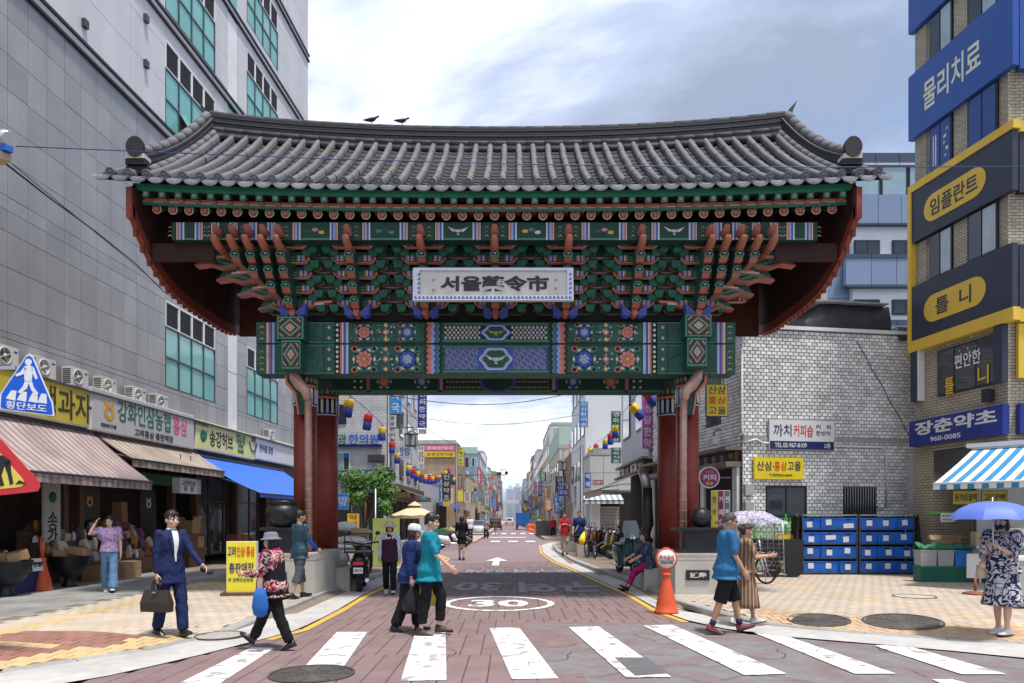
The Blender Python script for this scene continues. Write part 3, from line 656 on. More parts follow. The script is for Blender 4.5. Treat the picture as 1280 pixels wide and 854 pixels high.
cyl = MB(); cyl.tube([(0, .5, .0), (0, -.22, .0), (0, -.42, .06), (0, -.46, .13)], [.078, .078, .07, .045], 12, 0); cyl.tube([(0, .2, .26), (0, -.26, .26), (0, -.38, .33)], [.078, .078, .05], 12, 0)
for y_ in (-.02, -.16): cyl.tube([(0, y_, .0), (0, y_ - .03, .0)], .081, 12, 1); cyl.tube([(0, y_, .26), (0, y_ - .025, .26)], .081, 12, 1)
CYL = cyl.mesh('nose', [COPP, mat('dark red nose band', (.13, .03, .02), .6)])
arm = MB(); arm.box(-.3, .3, -.03, .03, .12, .2, G_); arm.prism([(-.42, .10), (-.37, .02), (-.3, 0), (.3, 0), (.37, .02), (.42, .10), (.42, .13), (-.42, .13)], 'y', -.05, .05, DK)
arm.prism([(-.44, .085), (-.37, .01), (-.3, -.012), (.3, -.012), (.37, .01), (.44, .085), (.42, .10), (.37, .02), (.3, 0), (-.3, 0), (-.37, .02), (-.42, .10)], 'y', -.055, .055, PK)
for sg in (-1, 1):
 for u, cl in ((.34, OR), (.305, LB), (.27, BL), (.235, WH), (.2, OR)): arm.box(sg * u - .014, sg * u + .014, -.054, -.05, .02, .13, cl)
 arm.box(sg * .12 - .04, sg * .12 + .04, -.054, -.05, .03, .06, LG); arm.box(sg * .12 - .04, sg * .12 + .04, -.054, -.05, .085, .11, LG)
ARM = arm.mesh('arm', PALL)
arm2 = MB(); arm2.prism([(-.62, .10), (-.57, .03), (-.5, 0), (.5, 0), (.57, .03), (.62, .10), (.62, .13), (-.62, .13)], 'y', -.05, .05, DK)
arm2.prism([(-.63, .09), (-.57, .02), (-.5, -.01), (.5, -.01), (.57, .02), (.63, .09), (.62, .1), (.57, .03), (.5, 0), (-.5, 0), (-.57, .03), (-.62, .1)], 'y', -.055, .055, COPP and CP)
ARM2 = arm2.mesh('arm', PALL)
blk = MB(); blk.loft([[(-.055, -.06, -.01), (.055, -.06, -.01), (.055, .06, -.01), (-.055, .06, -.01)], [(-.09, -.085, .05), (.09, -.085, .05), (.09, .085, .05), (-.09, .085, .05)], [(-.09, -.085, .125), (.09, -.085, .125), (.09, .085, .125), (-.09, .085, .125)]], smooth=False); BLK = blk.mesh('block', [mat('bracket block green', (.014, .115, .07), .55, var=.2, scale=8)])
def bset(x, tiers, arms=True):
 e = bpy.data.objects.new('bracket_set', None); COL.objects.link(e); e.parent = GATE; e.location = (x, 0, 0)
 for i in tiers:
  link('nose', NOSE if i < NT2 - 1 else CYL, e, (0, YB[i] - .12, ZB[i]), None, (1.25, 1.05, 1.1) if i < NT2 - 1 else 1)
  if arms:
   link('arm', ARM, e, (0, YB[i] + .02, ZB[i] + .11))
   if i < NT2 - 1: link('arm', ARM2, e, (0, YB[i] + .26, ZB[i] + .02))
   for u in (-.38, .38): link('block', BLK, e, (u, YB[i] + .02, ZB[i] + .24))
   for u in (-.56, .56): link('block', BLK, e, (u, YB[i] + .26, ZB[i] + .15)); link('block', BLK, e, (u * .92, YB[i] + .12, ZB[i] + .05))
   if i: link('arm', ARM, e, (.69, YB[i] + .34, ZB[i] + .02))
 return e
for x in XS: bset(x, range(NT2))
for sg in (-1, 1):
 for k, x in enumerate(XC):
  bset(sg * x, range(k if k < NT2 else NT2 - 1, NT2) if k else range(NT2), k == 0)
 for i in range(NT2):   # scroll-ended arms reaching out under the corner, tier over tier
  x1 = 4.62 + .36 * i; b = MB(); z = ZB[i] + .06; y = YB[i] + .02
  P = [(3.95, z), (x1 - .3, z - .03), (x1 - .06, z + .05), (x1 + .20, z + .02), (x1 + .10, z + .16), (x1 - .12, z + .22), (3.95, z + .24)]
  b.prism([(sg * a, c) for a, c in P], 'y', y, y + .22, G_)
  for k, cl in enumerate((CP, LG, CP, WH, PK)):
   u, d = -.17 * k, .042 * k; Q = [(x1 - .62 + u, z - .02 + d), (x1 - .28 + u, z - .045 + d), (x1 - .05 + u, z + .035 + d), (x1 + .22 + u * .6, z + .0 + d), (x1 + .20 + u * .6, z + .035 + d), (x1 - .06 + u, z + .07 + d), (x1 - .30 + u, z - .005 + d), (x1 - .62 + u, z + .015 + d)]
   b.prism([(sg * a, c) for a, c in Q], 'y', y - .012 - .004 * k, y + .23, cl)
  b.build('scroll_arm', PALL, GATE)
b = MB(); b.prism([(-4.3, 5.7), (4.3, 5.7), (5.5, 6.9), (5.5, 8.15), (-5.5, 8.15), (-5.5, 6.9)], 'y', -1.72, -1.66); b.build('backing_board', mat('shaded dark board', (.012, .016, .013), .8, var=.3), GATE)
b = MB(); b.prism([(-4.9, 5.7), (4.9, 5.7), (4.9, 6.25), (6.6, 6.25), (6.6, 8.2), (-6.6, 8.2), (-6.6, 6.25), (-4.9, 6.25)], 'y', 1.7, 1.76); b.build('rear_filler_board', mat('shaded red brown board', (.085, .028, .02), .8, var=.3), GATE)  # added board: stands in for the rear brackets and keeps the gap dark
for sg in (-1, 1):
 b = MB(); b.box(min(sg * 5.4, sg * 6.6), max(sg * 5.4, sg * 6.6), -2.72, -2.66, 6.62, 6.92); b.box(min(sg * 5.4, sg * 6.6), max(sg * 5.4, sg * 6.6), -2.75, -2.60, 6.60, 6.63); b.build('fascia_board', BRD, GATE)
# carved feet of the bracket sets on the lintel
for x in XS + [-4.06, 4.06]:
 b = MB(); b.prism([(x - .05, 5.72), (x - .26, 5.92), (x - .24, 5.70), (x - .12, 5.66)], 'y', -2.2, -1.98, BL); b.prism([(x + .05, 5.72), (x + .26, 5.92), (x + .24, 5.70), (x + .12, 5.66)], 'y', -2.2, -1.98, BL)
 b.prism([(x - .04, 5.66), (x + .04, 5.66), (x + .06, 5.78), (x - .06, 5.78)], 'y', -2.26, -2.0, CP); b.prism([(x - .27, 5.93), (x - .23, 5.9), (x - .05, 5.70), (x - .06, 5.735)], 'y', -2.205, -1.99, OR); b.prism([(x + .27, 5.93), (x + .23, 5.9), (x + .05, 5.70), (x + .06, 5.735)], 'y', -2.205, -1.99, OR); b.build('carved_foot', PALL, GATE)
# ---- lintel with painted panels
LY = -1.9; LD = GY + LY
def X(px): return gx(px, LD)
def Z(py): return gz(py, LD)
zt, zm, zb_ = Z(403), Z(430), Z(467.5)
LIN = MB(); LIN.box(X(320), X(919), LY, LY + .5, zb_, zm - .012, G_); LIN.box(X(320), X(919), LY, LY + .5, zm + .012, zt, G_); LIN.box(X(320) + .01, X(919) - .01, LY + .02, LY + .48, zm - .02, zm + .02, BK)
LINT = LIN.build('lintel', PALL, GATE)
def disc(b, x, z, r, m, k, n=12, sx=1): b.prism([(x + sx * r * math.cos(2 * math.pi * i / n), z + r * math.sin(2 * math.pi * i / n)) for i in range(n)], 'y', LYC - .0025 * (k + 1), LYC - .0025 * k + .001, m)
LYC = LY
def flower(b, x, z, r, a_, c_):
 disc(b, x, z, r * 1.15, LG, 1, 20)
 for k in range(12):
  t = k * math.pi / 6; disc(b, x + r * .98 * math.cos(t), z + r * .98 * math.sin(t), r * .17, DK if k % 2 else WH, 2, 8)
 disc(b, x, z, r * .9, BK, 3, 18)
 for k in range(9):
  t = k * 2 * math.pi / 9; disc(b, x + r * .58 * math.cos(t), z + r * .58 * math.sin(t), r * .24, a_, 4, 8)
 for k in range(6):
  t = k * math.pi / 3 + .3; disc(b, x + r * .3 * math.cos(t), z + r * .3 * math.sin(t), r * .19, c_, 5, 8)
 disc(b, x, z, r * .17, YE, 6, 8)
def rr(b, x0, x1, z0, z1, m, k): b.box(min(x0, x1), max(x0, x1), LYC - .0025 * (k + 1), LYC - .0025 * k + .001, z0, z1, m)
def half(sg):
 def x(px): return sg * -X(px)     # px measured on the left half; sg -1 keeps it left
 b = MB()
 for z0, z1 in ((zb_, zm - .014), (zm + .014, zt)):
  h = z1 - z0
  for p0, p1, m in ((333, 335, WH), (335, 337.5, OR), (337.5, 340, BL), (340, 343, LB), (404, 405, BK), (418, 424.5, BK), (418, 419, LG), (425, 427.5, OR), (427.5, 429, WH), (429, 432, BL), (432, 434, LB), (434, 435, WH)): rr(b, x(p0), x(p1), z0 + .004, z1 - .004, m, 1)
  for k in range(int(h / .12)):
   zc = z0 + .07 + .12 * k; b.poly([(x(323), LYC - .004, zc), (x(327), LYC - .004, zc + .05), (x(331), LYC - .004, zc), (x(327), LYC - .004, zc + .02)], OR if k % 2 else YE)
  for k in range(3 if h > .5 else 2):
   zc = z0 + h * (k + .5) / (3 if h > .5 else 2); q = .05
   for s_, m, kk in ((q, BK, 1), (q * .75, WH, 2), (q * .45, OR, 3)): b.prism([(x(411) - s_, zc), (x(411), zc - s_), (x(411) + s_, zc), (x(411), zc + s_)], 'y', LYC - .0025 * (kk + 1), LYC - .0025 * kk, m)
  for k in range(6 if h > .5 else 4): disc(b, x(421.3), z0 + h * (k + .5) / (6 if h > .5 else 4), .03, WH, 2, 8)
  rr(b, x(346), x(436), z0 + .004, z0 + .02, LG, 0); rr(b, x(346), x(436), z1 - .02, z1 - .004, LG, 0)
  # flower panel
  rr(b, x(436), x(529), z0 + .005, z1 - .005, G_, 0); r = min(.21, h * .36); zc = z0 + h * (.5 if h > .5 else .52)
  rr(b, x(437), x(528), z0 + .012, z0 + .03, BK, 1); rr(b, x(437), x(528), z1 - .03, z1 - .012, BK, 1)
  for px, a_, c_ in ((455, PK, OR), (509, BL, LB)):
   for u in (-1, 1):
    for v in (-1, 1): disc(b, x(px) + u * r * .95, zc + v * h * .36, r * .32, (OR, LG)[u > 0], 1, 10); disc(b, x(px) + u * r * .95, zc + v * h * .36, r * .2, BK, 2, 10)
   flower(b, x(px), zc, r, a_, c_)
  for u, v, m in ((0, 0, OR), (0, .34, YE), (0, -.34, YE), (-.6, 0, DK), (.6, 0, DK)):
   q = .075 if m == OR else .05; b.prism([(x(482) + u * .2 - q, zc + v * h), (x(482) + u * .2, zc + v * h - q), (x(482) + u * .2 + q, zc + v * h), (x(482) + u * .2, zc + v * h + q)], 'y', LYC - .012, LYC - .003, m)
   b.prism([(x(482) + u * .2 - q * .5, zc + v * h), (x(482) + u * .2, zc + v * h - q * .5), (x(482) + u * .2 + q * .5, zc + v * h), (x(482) + u * .2, zc + v * h + q * .5)], 'y', LYC - .015, LYC - .011, WH)
  for k in range(34):
   t = rnd.random(); disc(b, x((437 + 90 * rnd.random()) if k > 9 else (470 + 24 * rnd.random())), z0 + h * (.12 + .76 * rnd.random()), .022, (LB, LG, YE, PK, BL)[k % 5], 2, 6)
  for k in range(26 if h > .5 else 16):
   u, v, q = (382, 400)[0] + 20 * rnd.random(), .1 + .8 * rnd.random(), rnd.uniform(0, 6.28)
   b.tube([(x(u) + .045 * math.cos(q + a_) * (1 - a_ / 6), LYC - .003, z0 + h * v + .045 * math.sin(q + a_) * (1 - a_ / 6)) for a_ in (0, .9, 1.8, 2.7, 3.6, 4.5)], .005, 4, LG if k % 3 else DK, caps=False)
  # chevrons
  nz = 5 if h > .5 else 3
  for j, m in enumerate((BK, OR, PK, LB, BL, LG, BK)):
   p0 = 529 + 3.1 * j; pts = [(x(p0 + (2.6 if k % 2 else 0)), z0 + .006 + (h - .012) * k / (2 * nz)) for k in range(2 * nz + 1)] + [(x(p0 + 3.2 + (2.6 if k % 2 else 0)), z0 + .006 + (h - .012) * k / (2 * nz)) for k in range(2 * nz, -1, -1)]
   b.prism(pts, 'y', LYC - .005 - .0006 * j, LYC - .001, m)
 return b
h1 = half(-1); h1.build('painted_panel', PALL, LINT)
h2 = half(1); h2.build('painted_panel', PALL, LINT)
b = MB()    # the middle field with its lattice and two cartouches
for z0, z1, up in ((zb_, zm - .014, 0), (zm + .014, zt, 1)):
 h = z1 - z0; rr(b, X(553), X(686), z0 + .006, z1 - .006, G_, 0); rr(b, X(553), X(686), z0 + .03, z0 + .07, LG, 1); rr(b, X(553), X(686), z1 - (.06 if not up else .05), z1 - .03, LG, 1)
 rr(b, X(556), X(683), z0 + .085, z1 - .075, BK if up else DBLU and BL, 1)
 st = .085 if up else .058; k = 0; zz = z0 + .11
 while zz < z1 - .09:
  xx = X(557) + (st / 2 if k % 2 else 0)
  while xx < X(683):
   if abs(xx) > (.33 if up else .37): disc(b, xx, zz, st * .34, (WH, LB)[(k) % 2] if up else (LG, PK, LB)[(k + int(xx * 17)) % 3], 2, 6); disc(b, xx, zz, st * .16, YE if up else G_, 3, 5)
   xx += st
  zz += st * .62; k += 1
 zc = (z0 + z1) / 2 - (0 if not up else .0); rx, rz2 = (.30, h * .42) if up else (.36, h * .44)
 for q, m, kk in ((1, BL, 4), (.88, WH, 5), (.82, LB, 6), (.7, G_, 7)): b.prism([(rx * q * (1 + .08 * math.cos(6 * t)) * math.cos(t), zc + rz2 * q * (1 + .06 * math.cos(6 * t)) * math.sin(t)) for t in [i * math.pi / 24 for i in range(48)]], 'y', LYC - .0025 * (kk + 1), LYC - .0025 * kk, m)
 for pts in ([(-.02, 0), (-.22, .09), (-.12, -.02)], [(.02, .0), (.22, .08), (.11, -.03)], [(-.06, -.04), (.06, -.04), (.06, .03), (-.05, .03)], [(0, -.03), (.04, -.11), (-.03, -.09)]): b.poly([(u * (.8 if up else 1), LYC - .022, zc + v * (.6 if up else 1)) for u, v in pts], YE if up else WH)
b.build('painted_panel', PALL, LINT)
# projecting beam ends
def beam_end(px0, px1, py0, py1):
 D = LD - .35; x0, x1, z0, z1 = gx(px0, D), gx(px1, D), gz(py1, D), gz(py0, D); b = MB(); y = LY - .35
 b.box(x0, x1, y, LY + .02, z0, z1, G_); cx, cz, w, h = (x0 + x1) / 2, (z0 + z1) / 2, (x1 - x0) / 2, (z1 - z0) / 2; k = [0]
 def q(s, m, dia=True):
  k[0] += 1; P = [(cx - w * s, cz), (cx, cz - h * s), (cx + w * s, cz), (cx, cz + h * s)] if dia else [(cx - w * s, cz - h * s), (cx + w * s, cz - h * s), (cx + w * s, cz + h * s), (cx - w * s, cz + h * s)]
  b.prism(P, 'y', y - .003 * k[0], y - .001, m)
 q(.97, LG, False); q(.84, BK, False); q(.8, DK, False); q(.98 * .82, OR); q(.68, LG); q(.58, G_); q(.40, BL); q(.34, WH); q(.27, OR); q(.12, YE)
 for u in (-1, 1):
  for v in (-1, 1): b.poly([(cx + u * w * .78, y - .012, cz + v * h * .45), (cx + u * w * .45, y - .012, cz + v * h * .78), (cx + u * w * .58, y - .012, cz + v * h * .80), (cx + u * w * .80, y - .012, cz + v * h * .58)], PK)
 b.build('beam_end', PALL, LINT)
beam_end(346, 380, 395.5, 424); beam_end(352, 376, 425, 461.5); beam_end(856.5, 890, 393, 421); beam_end(859, 884, 422, 458)
# lower tie beam in the gate's middle
b = MB(); b.box(-3.75, 3.75, -.2, .2, 4.49, 5.05, DK); TB = b.build('tie_beam', PALL, GATE); LYC = -.2
b = MB(); 
for sg in (-1, 1):
 for px, a_, c_ in ((478, OR, PK), (525, BL, LB)): flower(b, sg * gx(px, 16.4), 4.73, .15, a_, c_)
 rr(b, sg * gx(456, 16.4), sg * gx(459, 16.4), 4.5, 5.0, OR, 1); rr(b, sg * gx(459, 16.4), sg * gx(461, 16.4), 4.5, 5.0, BL, 1); rr(b, sg * gx(545, 16.4), sg * gx(548, 16.4), 4.5, 5.0, BL, 1); rr(b, sg * gx(548, 16.4), sg * gx(551, 16.4), 4.5, 5.0, PK, 1)
 for k in range(2):
  for j in range(3): disc(b, sg * gx(441 + 8 * k, 16.4), 4.6 + .14 * j, .03, WH, 1, 6)
 for k in range(12):
  for j in range(3): disc(b, sg * gx(557 + 4 * k, 16.4), 4.6 + .13 * j, .024, OR if (k + j) % 2 else PK, 1, 5)
rr(b, -3.74, 3.74, 4.495, 4.535, LG, 1); disc(b, 0, 4.74, .26, BL, 2, 20, 1.6); disc(b, 0, 4.74, .22, DK, 3, 20, 1.6)
b.build('painted_panel', PALL, TB); LYC = LY
# ---- pillars, capitals and the copper coloured pipes
for sg in (-1, 1):
 for (px_, y, r) in ((3.97, 0, .285), (4.02, -1.45, .235)):
  b = MB(); b.lathe([(r, .86), (r, 4.02)], 24); P = b.build('pillar', SRED, GATE, (sg * px_, y, 0))
  b = MB(); b.lathe([(r + .004, 3.98), (r + .012, 4.0), (r + .012, 4.34)], 24, BK); b.lathe([(r + .016, 4.34), (r + .02, 4.40)], 24, OR); b.lathe([(r + .016, 3.96), (r + .018, 3.99)], 24, LB)
  b.lathe([(r + .008, 4.40), (r + .01, 5.2)], 24, DK)
  for k in range(16):
   t = k * math.pi / 8; M = Matrix.Rotation(t, 4, 'Z'); b.prism([(-.025, 4.02), (.025, 4.02), (.03, 4.30), (0, 4.335), (-.03, 4.30)], 'y', -(r + .022), -(r + .008), LB if k % 2 else DWHT and WH, M)
   b.prism([(-.04, 4.5), (0, 4.43), (.04, 4.5), (0, 4.57)], 'y', -(r + .02), -(r + .006), OR if k % 2 else LG, M)
  b.build('capital', PALL, P)
 x = sg * 3.93; b = MB()   # bracket scroll and pipe in front of the outer pillar
 pth = [(sg * gx(368, 14.9) * -1, -1.83, gz(462, 14.7)), (sg * -gx(370, 14.9), -1.84, gz(470, 14.7)), (sg * -gx(376, 14.9), -1.85, gz(480, 14.7)), (sg * -gx(384, 14.9), -1.85, gz(488, 14.7)), (sg * -gx(387, 14.9), -1.84, gz(500, 14.7))]
 b.tube(pth, [.10, .11, .12, .11, .085], 12, 0); b.tube([pth[-1], (pth[-1][0], -1.82, 3.0), (pth[-1][0], -1.8, .95)], .075, 12, 0)
 for k in range(14): z = 1.1 + .22 * k; b.tube([(pth[-1][0], -1.81, z), (pth[-1][0], -1.81, z + .03)], .082, 12, 0)
 b.build('rain_pipe', PIPEC, GATE)
 b = MB(); b.prism([(sg * 4.32, 4.62), (sg * 4.30, 4.40), (sg * 4.12, 4.18), (sg * 4.06, 3.75), (sg * 3.92, 3.75), (sg * 3.98, 4.62)], 'y', -1.80, -1.70, DK); b.prism([(sg * 4.34, 4.62), (sg * 4.32, 4.38), (sg * 4.13, 4.16), (sg * 4.07, 3.75), (sg * 4.04, 3.75), (sg * 4.10, 4.20), (sg * 4.28, 4.42), (sg * 4.29, 4.62)], 'y', -1.82, -1.69, OR); b.build('scroll_bracket', PALL, GATE)
 # stone bases
 b = MB(); b.box(sg * 3.95 - .70, sg * 3.95 + .70, -.72, .72, .0, .52); b.build('base_stone', GRANITE, GATE)
 b = MB(); b.lathe([(.50, .523), (.50, .56), (.545, .66), (.545, .74), (.49, .85), (.36, .87)], 24); b.build('base_drum', GRANITE, GATE, (sg * 3.97, 0, 0))
# name board
NB = MB(); t = .20
x0, x1 = gx(518, 13.75), gx(717.5, 13.75)
NB.box(x0, x1, -.05, .0, -.32, .32, 0)
nb = NB.build('name_board', [mat('matt pale board', (.56, .54, .50), .85, var=.05)], GATE, (0, -2.86, gz(357.5, 13.75)), (-.10, 0, 0)); nb['label'] = 'pale name board with black brush lettering'
b = MB(); fr_ = .10
for a0, a1, c0_, c1_ in ((x0, x1, -.32, -.32 + fr_), (x0, x1, .32 - fr_ * .5, .32), (x0, x0 + fr_ * 1.2, -.32 + fr_, .32 - fr_ * .5), (x1 - fr_ * 1.2, x1, -.32 + fr_, .32 - fr_ * .5)): b.box(a0, a1, -.085, -.05, c0_, c1_, 0)
k = 0
for u in [x0 + .06 + .075 * i for i in range(int((x1 - x0 - .1) / .075) + 1)]:
 b.prism([(u - .028, -.30), (u, -.285), (u + .028, -.30), (u + .012, -.255), (u - .02, -.24)], 'y', -.089, -.085, 1)
for sg in (-1, 1):
 for i in range(5): b.prism([(sg * (x1 - .06) - .03, -.2 + .09 * i), (sg * (x1 - .06) + .03, -.18 + .09 * i), (sg * (x1 - .06) + .0, -.14 + .09 * i)], 'y', -.089, -.085, 1)
b.build('frame', [mat('name board frame', (.62, .63, .70), .5, var=.05), DBLU], nb)
text('서울藥令市', 2.06, .31, BLACK, nb, (-.0, -.055, .02), bold=.036)
for u, v in ((-1.16, .09), (-1.16, -.11), (1.16, .09), (1.16, -.08)): b = MB(); b.box(u - .025, u + .025, -.056, -.05, v - .022, v + .022); b.build('seal_mark', PINK, nb)

# ---- granite pedestals with cauldrons in front of the pillars
PLQ = mat('black stone plaque', (.015, .017, .02), .3)
IRONB = mat('black cauldron iron', (.028, .030, .034), .42, .5, var=.2, scale=6, bump=.15, bscale=50)
def pedestal(sg, label):
 x0, x1 = sg * 3.55, sg * 4.67; xa, xb = min(x0, x1), max(x0, x1); t = thing('stone_pedestal', label, 'pedestal', (-.33 + (xa + xb) / 2, 14.2, .0)); w = (xb - xa) / 2; b = MB()
 b.box(-w, w, 0, 2.05, .0, .80); b.build('block', GRANITE, t); b = MB()
 for k in range(24): b.box(-w + .05 * k * (2 * w / 1.2) / 1, -w + .05 * k * (2 * w / 1.2) + .028, -.008, .0, .85, .89, 1)
 b.box(-w - .006, w + .006, -.006, 2.06, .80, .93, 0); b.build('cap_course', [GRANITE, mat('painted carving shadow', (.25, .24, .22), .9)], t); return t  # dark bars: the shadow of carving is put into their colour
pedL = pedestal(-1, 'pale granite pedestal under the rain pipe, carrying the big round cauldron'); pedR = pedestal(1, 'pale granite pedestal with a black plaque, carrying the small round pot')
def plaque(t, x, z, w, h, s):
 b = MB(); b.box(x - w / 2, x + w / 2, -.03, 0, z - h / 2, z + h / 2); p = b.build('plaque', PLQ, t)
 if s: text(s, w * .72, h * .55, DWHT, p, (x, -.031, z), bold=.03)
plaque(pedR, -.12, .50, .46, .20, '延寿'); plaque(pedL, -.2, .45, .4, .2, '')
def brazier(sg, label, big):
 px = 354 if sg < 0 else 876; c = at(px, 660, 14.45); t = thing('cauldron', label, 'cauldron', (c.x, c.y, .93)); b = MB(); h = c.z - .93
 w = .40 if sg < 0 else .56
 b.box(-w, w, -.22, .22, h - .05, h + .01); b.box(-w * .9, w * .9, -.2, .2, 0, .08); b.build('slab', IRONB, t)
 b = MB(); b.box(-w * .62, w * .62, -.15, .15, .08, h - .05); b.build('stand', IRONB, t); b = MB()
 if big: b.lathe([(.1, h + .01), (.17, h + .02), (.30, h + .12), (.345, h + .25), (.335, h + .36), (.27, h + .45), (.25, h + .46), (.29, h + .50), (.29, h + .54), (.25, h + .54), (.24, h + .42), (.01, h + .40)], 28); 
 else: b.lathe([(.06, h + .01), (.14, h + .04), (.205, h + .15), (.21, h + .24), (.17, h + .34), (.09, h + .40), (.01, h + .41)], 24); b.ball((0, -.21, h + .2), (.04, .025, .03), 8)
 P = b.build('pot', IRONB, t)
 if big: o = text('壽', .26, .2, IRONB, P, (0, -.348, h + .25), depth=.012)
brazier(-1, 'big black round cauldron with a rolled rim, standing by the blue awning', True)
brazier(1, 'small black round pot on a wide slab, behind the blue-shirted man', False)
# two pigeons on the ridge
def bird(px, label, turn):
 x = gx(px, GY); t = thing('pigeon', label, 'bird', (x - .33, GY, rz_(x) + .665), turn, 'pigeons on the roof ridge'); b = MB(); m = mat('dark feathers', (.03, .03, .035), .7, var=.2)
 b.loft([[(u, r * math.cos(q), .09 + dz + r * .85 * math.sin(q)) for q in [i * math.pi / 4 for i in range(8)]] for u, r, dz in ((-.20, .008, -.01), (-.12, .035, .0), (0, .062, .02), (.07, .05, .045), (.11, .032, .085), (.14, .03, .11), (.175, .008, .105))]); b.build('body', m, t)
 b = MB(); 
 for s in (-.02, .02): b.tube([(.0, s, .05), (.01, s, .0)], .006, 5)
 b.build('leg', m, t)
bird(462, 'pigeon on the ridge at the end of the pair, head lowered', 0.2); bird(500, 'pigeon on the ridge with its head held up, nearer the middle', .4)
# ================================================================ left office building with its shops
LANG = math.atan2(1, .055); LO = Vector((-11.21, 8.0, 0)); LM = Matrix.Translation(LO) @ Matrix.Rotation(LANG, 4, 'Z')
def LW(u, y, z): return LM @ Vector((u, y, z))
def Ys(x): return 11.285 / (.055 + (640 - x) / 900) - 8        # along the sign plane, from a photo column
PANG = mat('grey stone cladding', (.30, .30, .305), .28, var=.10, scale=1.2, grime=.35, gcol=(.18, .18, .185), orand=.11, irand=.11, spec=.5, gscale=1.6, gst=.14)
PANL = mat('pale metal cladding', (.60, .59, .61), .5, var=.05, scale=.7, grime=.25, gcol=(.36, .35, .36), orand=.04, irand=.04, gscale=1.5, gst=.10)
JNT = mat('cladding joint', (.16, .16, .165), .8)
TEAL = mat('teal window glass', (.19, .47, .44), .08, var=.16, scale=.8, orand=.08, spec=.8)
WFR = mat('teal grey window frame', (.06, .09, .09), .4)
LOUV = mat('dark louvre', (.045, .045, .05), .5)
OFFICE = thing('office_building', 'tall grey and white clad office building with teal windows above the market shops', 'building', LO, LANG)
b = MB(); b.box(0, 26.4, .03, 9, 3.6, 27.5); b.box(0, 26.4, 4.5, 9, 0, 3.6); b.build('wall', JNT, OFFICE)
BAYS = [(13.7, 16.9), (19.5, 22.6)]
STOR = [(5.6, 7.4, 8.2), (13.35, 15.2, 16.05), (16.98, 18.7, 19.55), (20.6, 22.2, 23.1), (24.0, 25.7, 26.5)]
holes = [(a, c, z0, z2) for a, c in BAYS for z0, z1, z2 in STOR]
strip_h = (17.9, 18.65)
def panels(u0, u1, z0, z1, du, dz, m, nmax, name):
 us = sorted({u0, u1, *[u0 + du * i for i in range(int((u1 - u0) / du) + 1)]} | {e for a, c in BAYS for e in (a, c) if u0 < e < u1} | set(strip_h))
 us = [u for i, u in enumerate(us) if i == 0 or u - us[i - 1] > .02 or u in (13.7, 16.9, 19.5, 22.6)]
 zsx = sorted({z0, z1, *[z0 + dz * i for i in range(int((z1 - z0) / dz) + 1)]} | {e for s in STOR for e in (s[0], s[2]) if z0 < e < z1})
 cells = []
 for a, c in zip(us, us[1:]):
  if a >= strip_h[0] - .01 and c <= strip_h[1] + .01: continue
  for e, f in zip(zsx, zsx[1:]):
   if f - e < .03 or c - a < .03: continue
   mu, mz = (a + c) / 2, (e + f) / 2
   if any(h[0] < mu < h[1] and h[2] < mz < h[3] for h in holes): continue
   cells.append((a, c, e, f))
 cells.sort(key=lambda q: q[0]); j = MB(); g_ = .006
 for i, (a, c, e, f) in enumerate(cells):
  d = -.02 - rnd.uniform(0, .004)
  if i < nmax: b = MB(); b.loft([[(a + g_, .03, e + g_), (c - g_, .03, e + g_), (c - g_, .03, f - g_), (a + g_, .03, f - g_)], [(a + g_, d, e + g_), (c - g_, d, e + g_), (c - g_, d, f - g_), (a + g_, d, f - g_)]], smooth=False); b.build(name, m, OFFICE)
  else: j.box(a + g_, c - g_, d, .03, e + g_, f - g_)
 if j.v: stuff(j.build(name + '_field', m, OFFICE))
panels(6.2, 26.4, 4.7, 13.1, .6, .76, PANG, 230, 'wall_panel')
panels(6.2, 26.4, 13.5, 27.5, 1.9, 1.15, PANL, 70, 'pale_wall_panel')
for z in (13.1, 16.5, 19.9, 23.4):
 b = MB(); b.box(6, 26.45, -.05, .02, z + .07, z + .26, 0); b.box(6, 26.46, -.10, .0, z, z + .07, 1); b.box(6, 26.46, -.10, .0, z + .27, z + .34, 1); b.build('moulding', [PANL, mat('dark moulding', (.03, .03, .032), .6)], OFFICE)
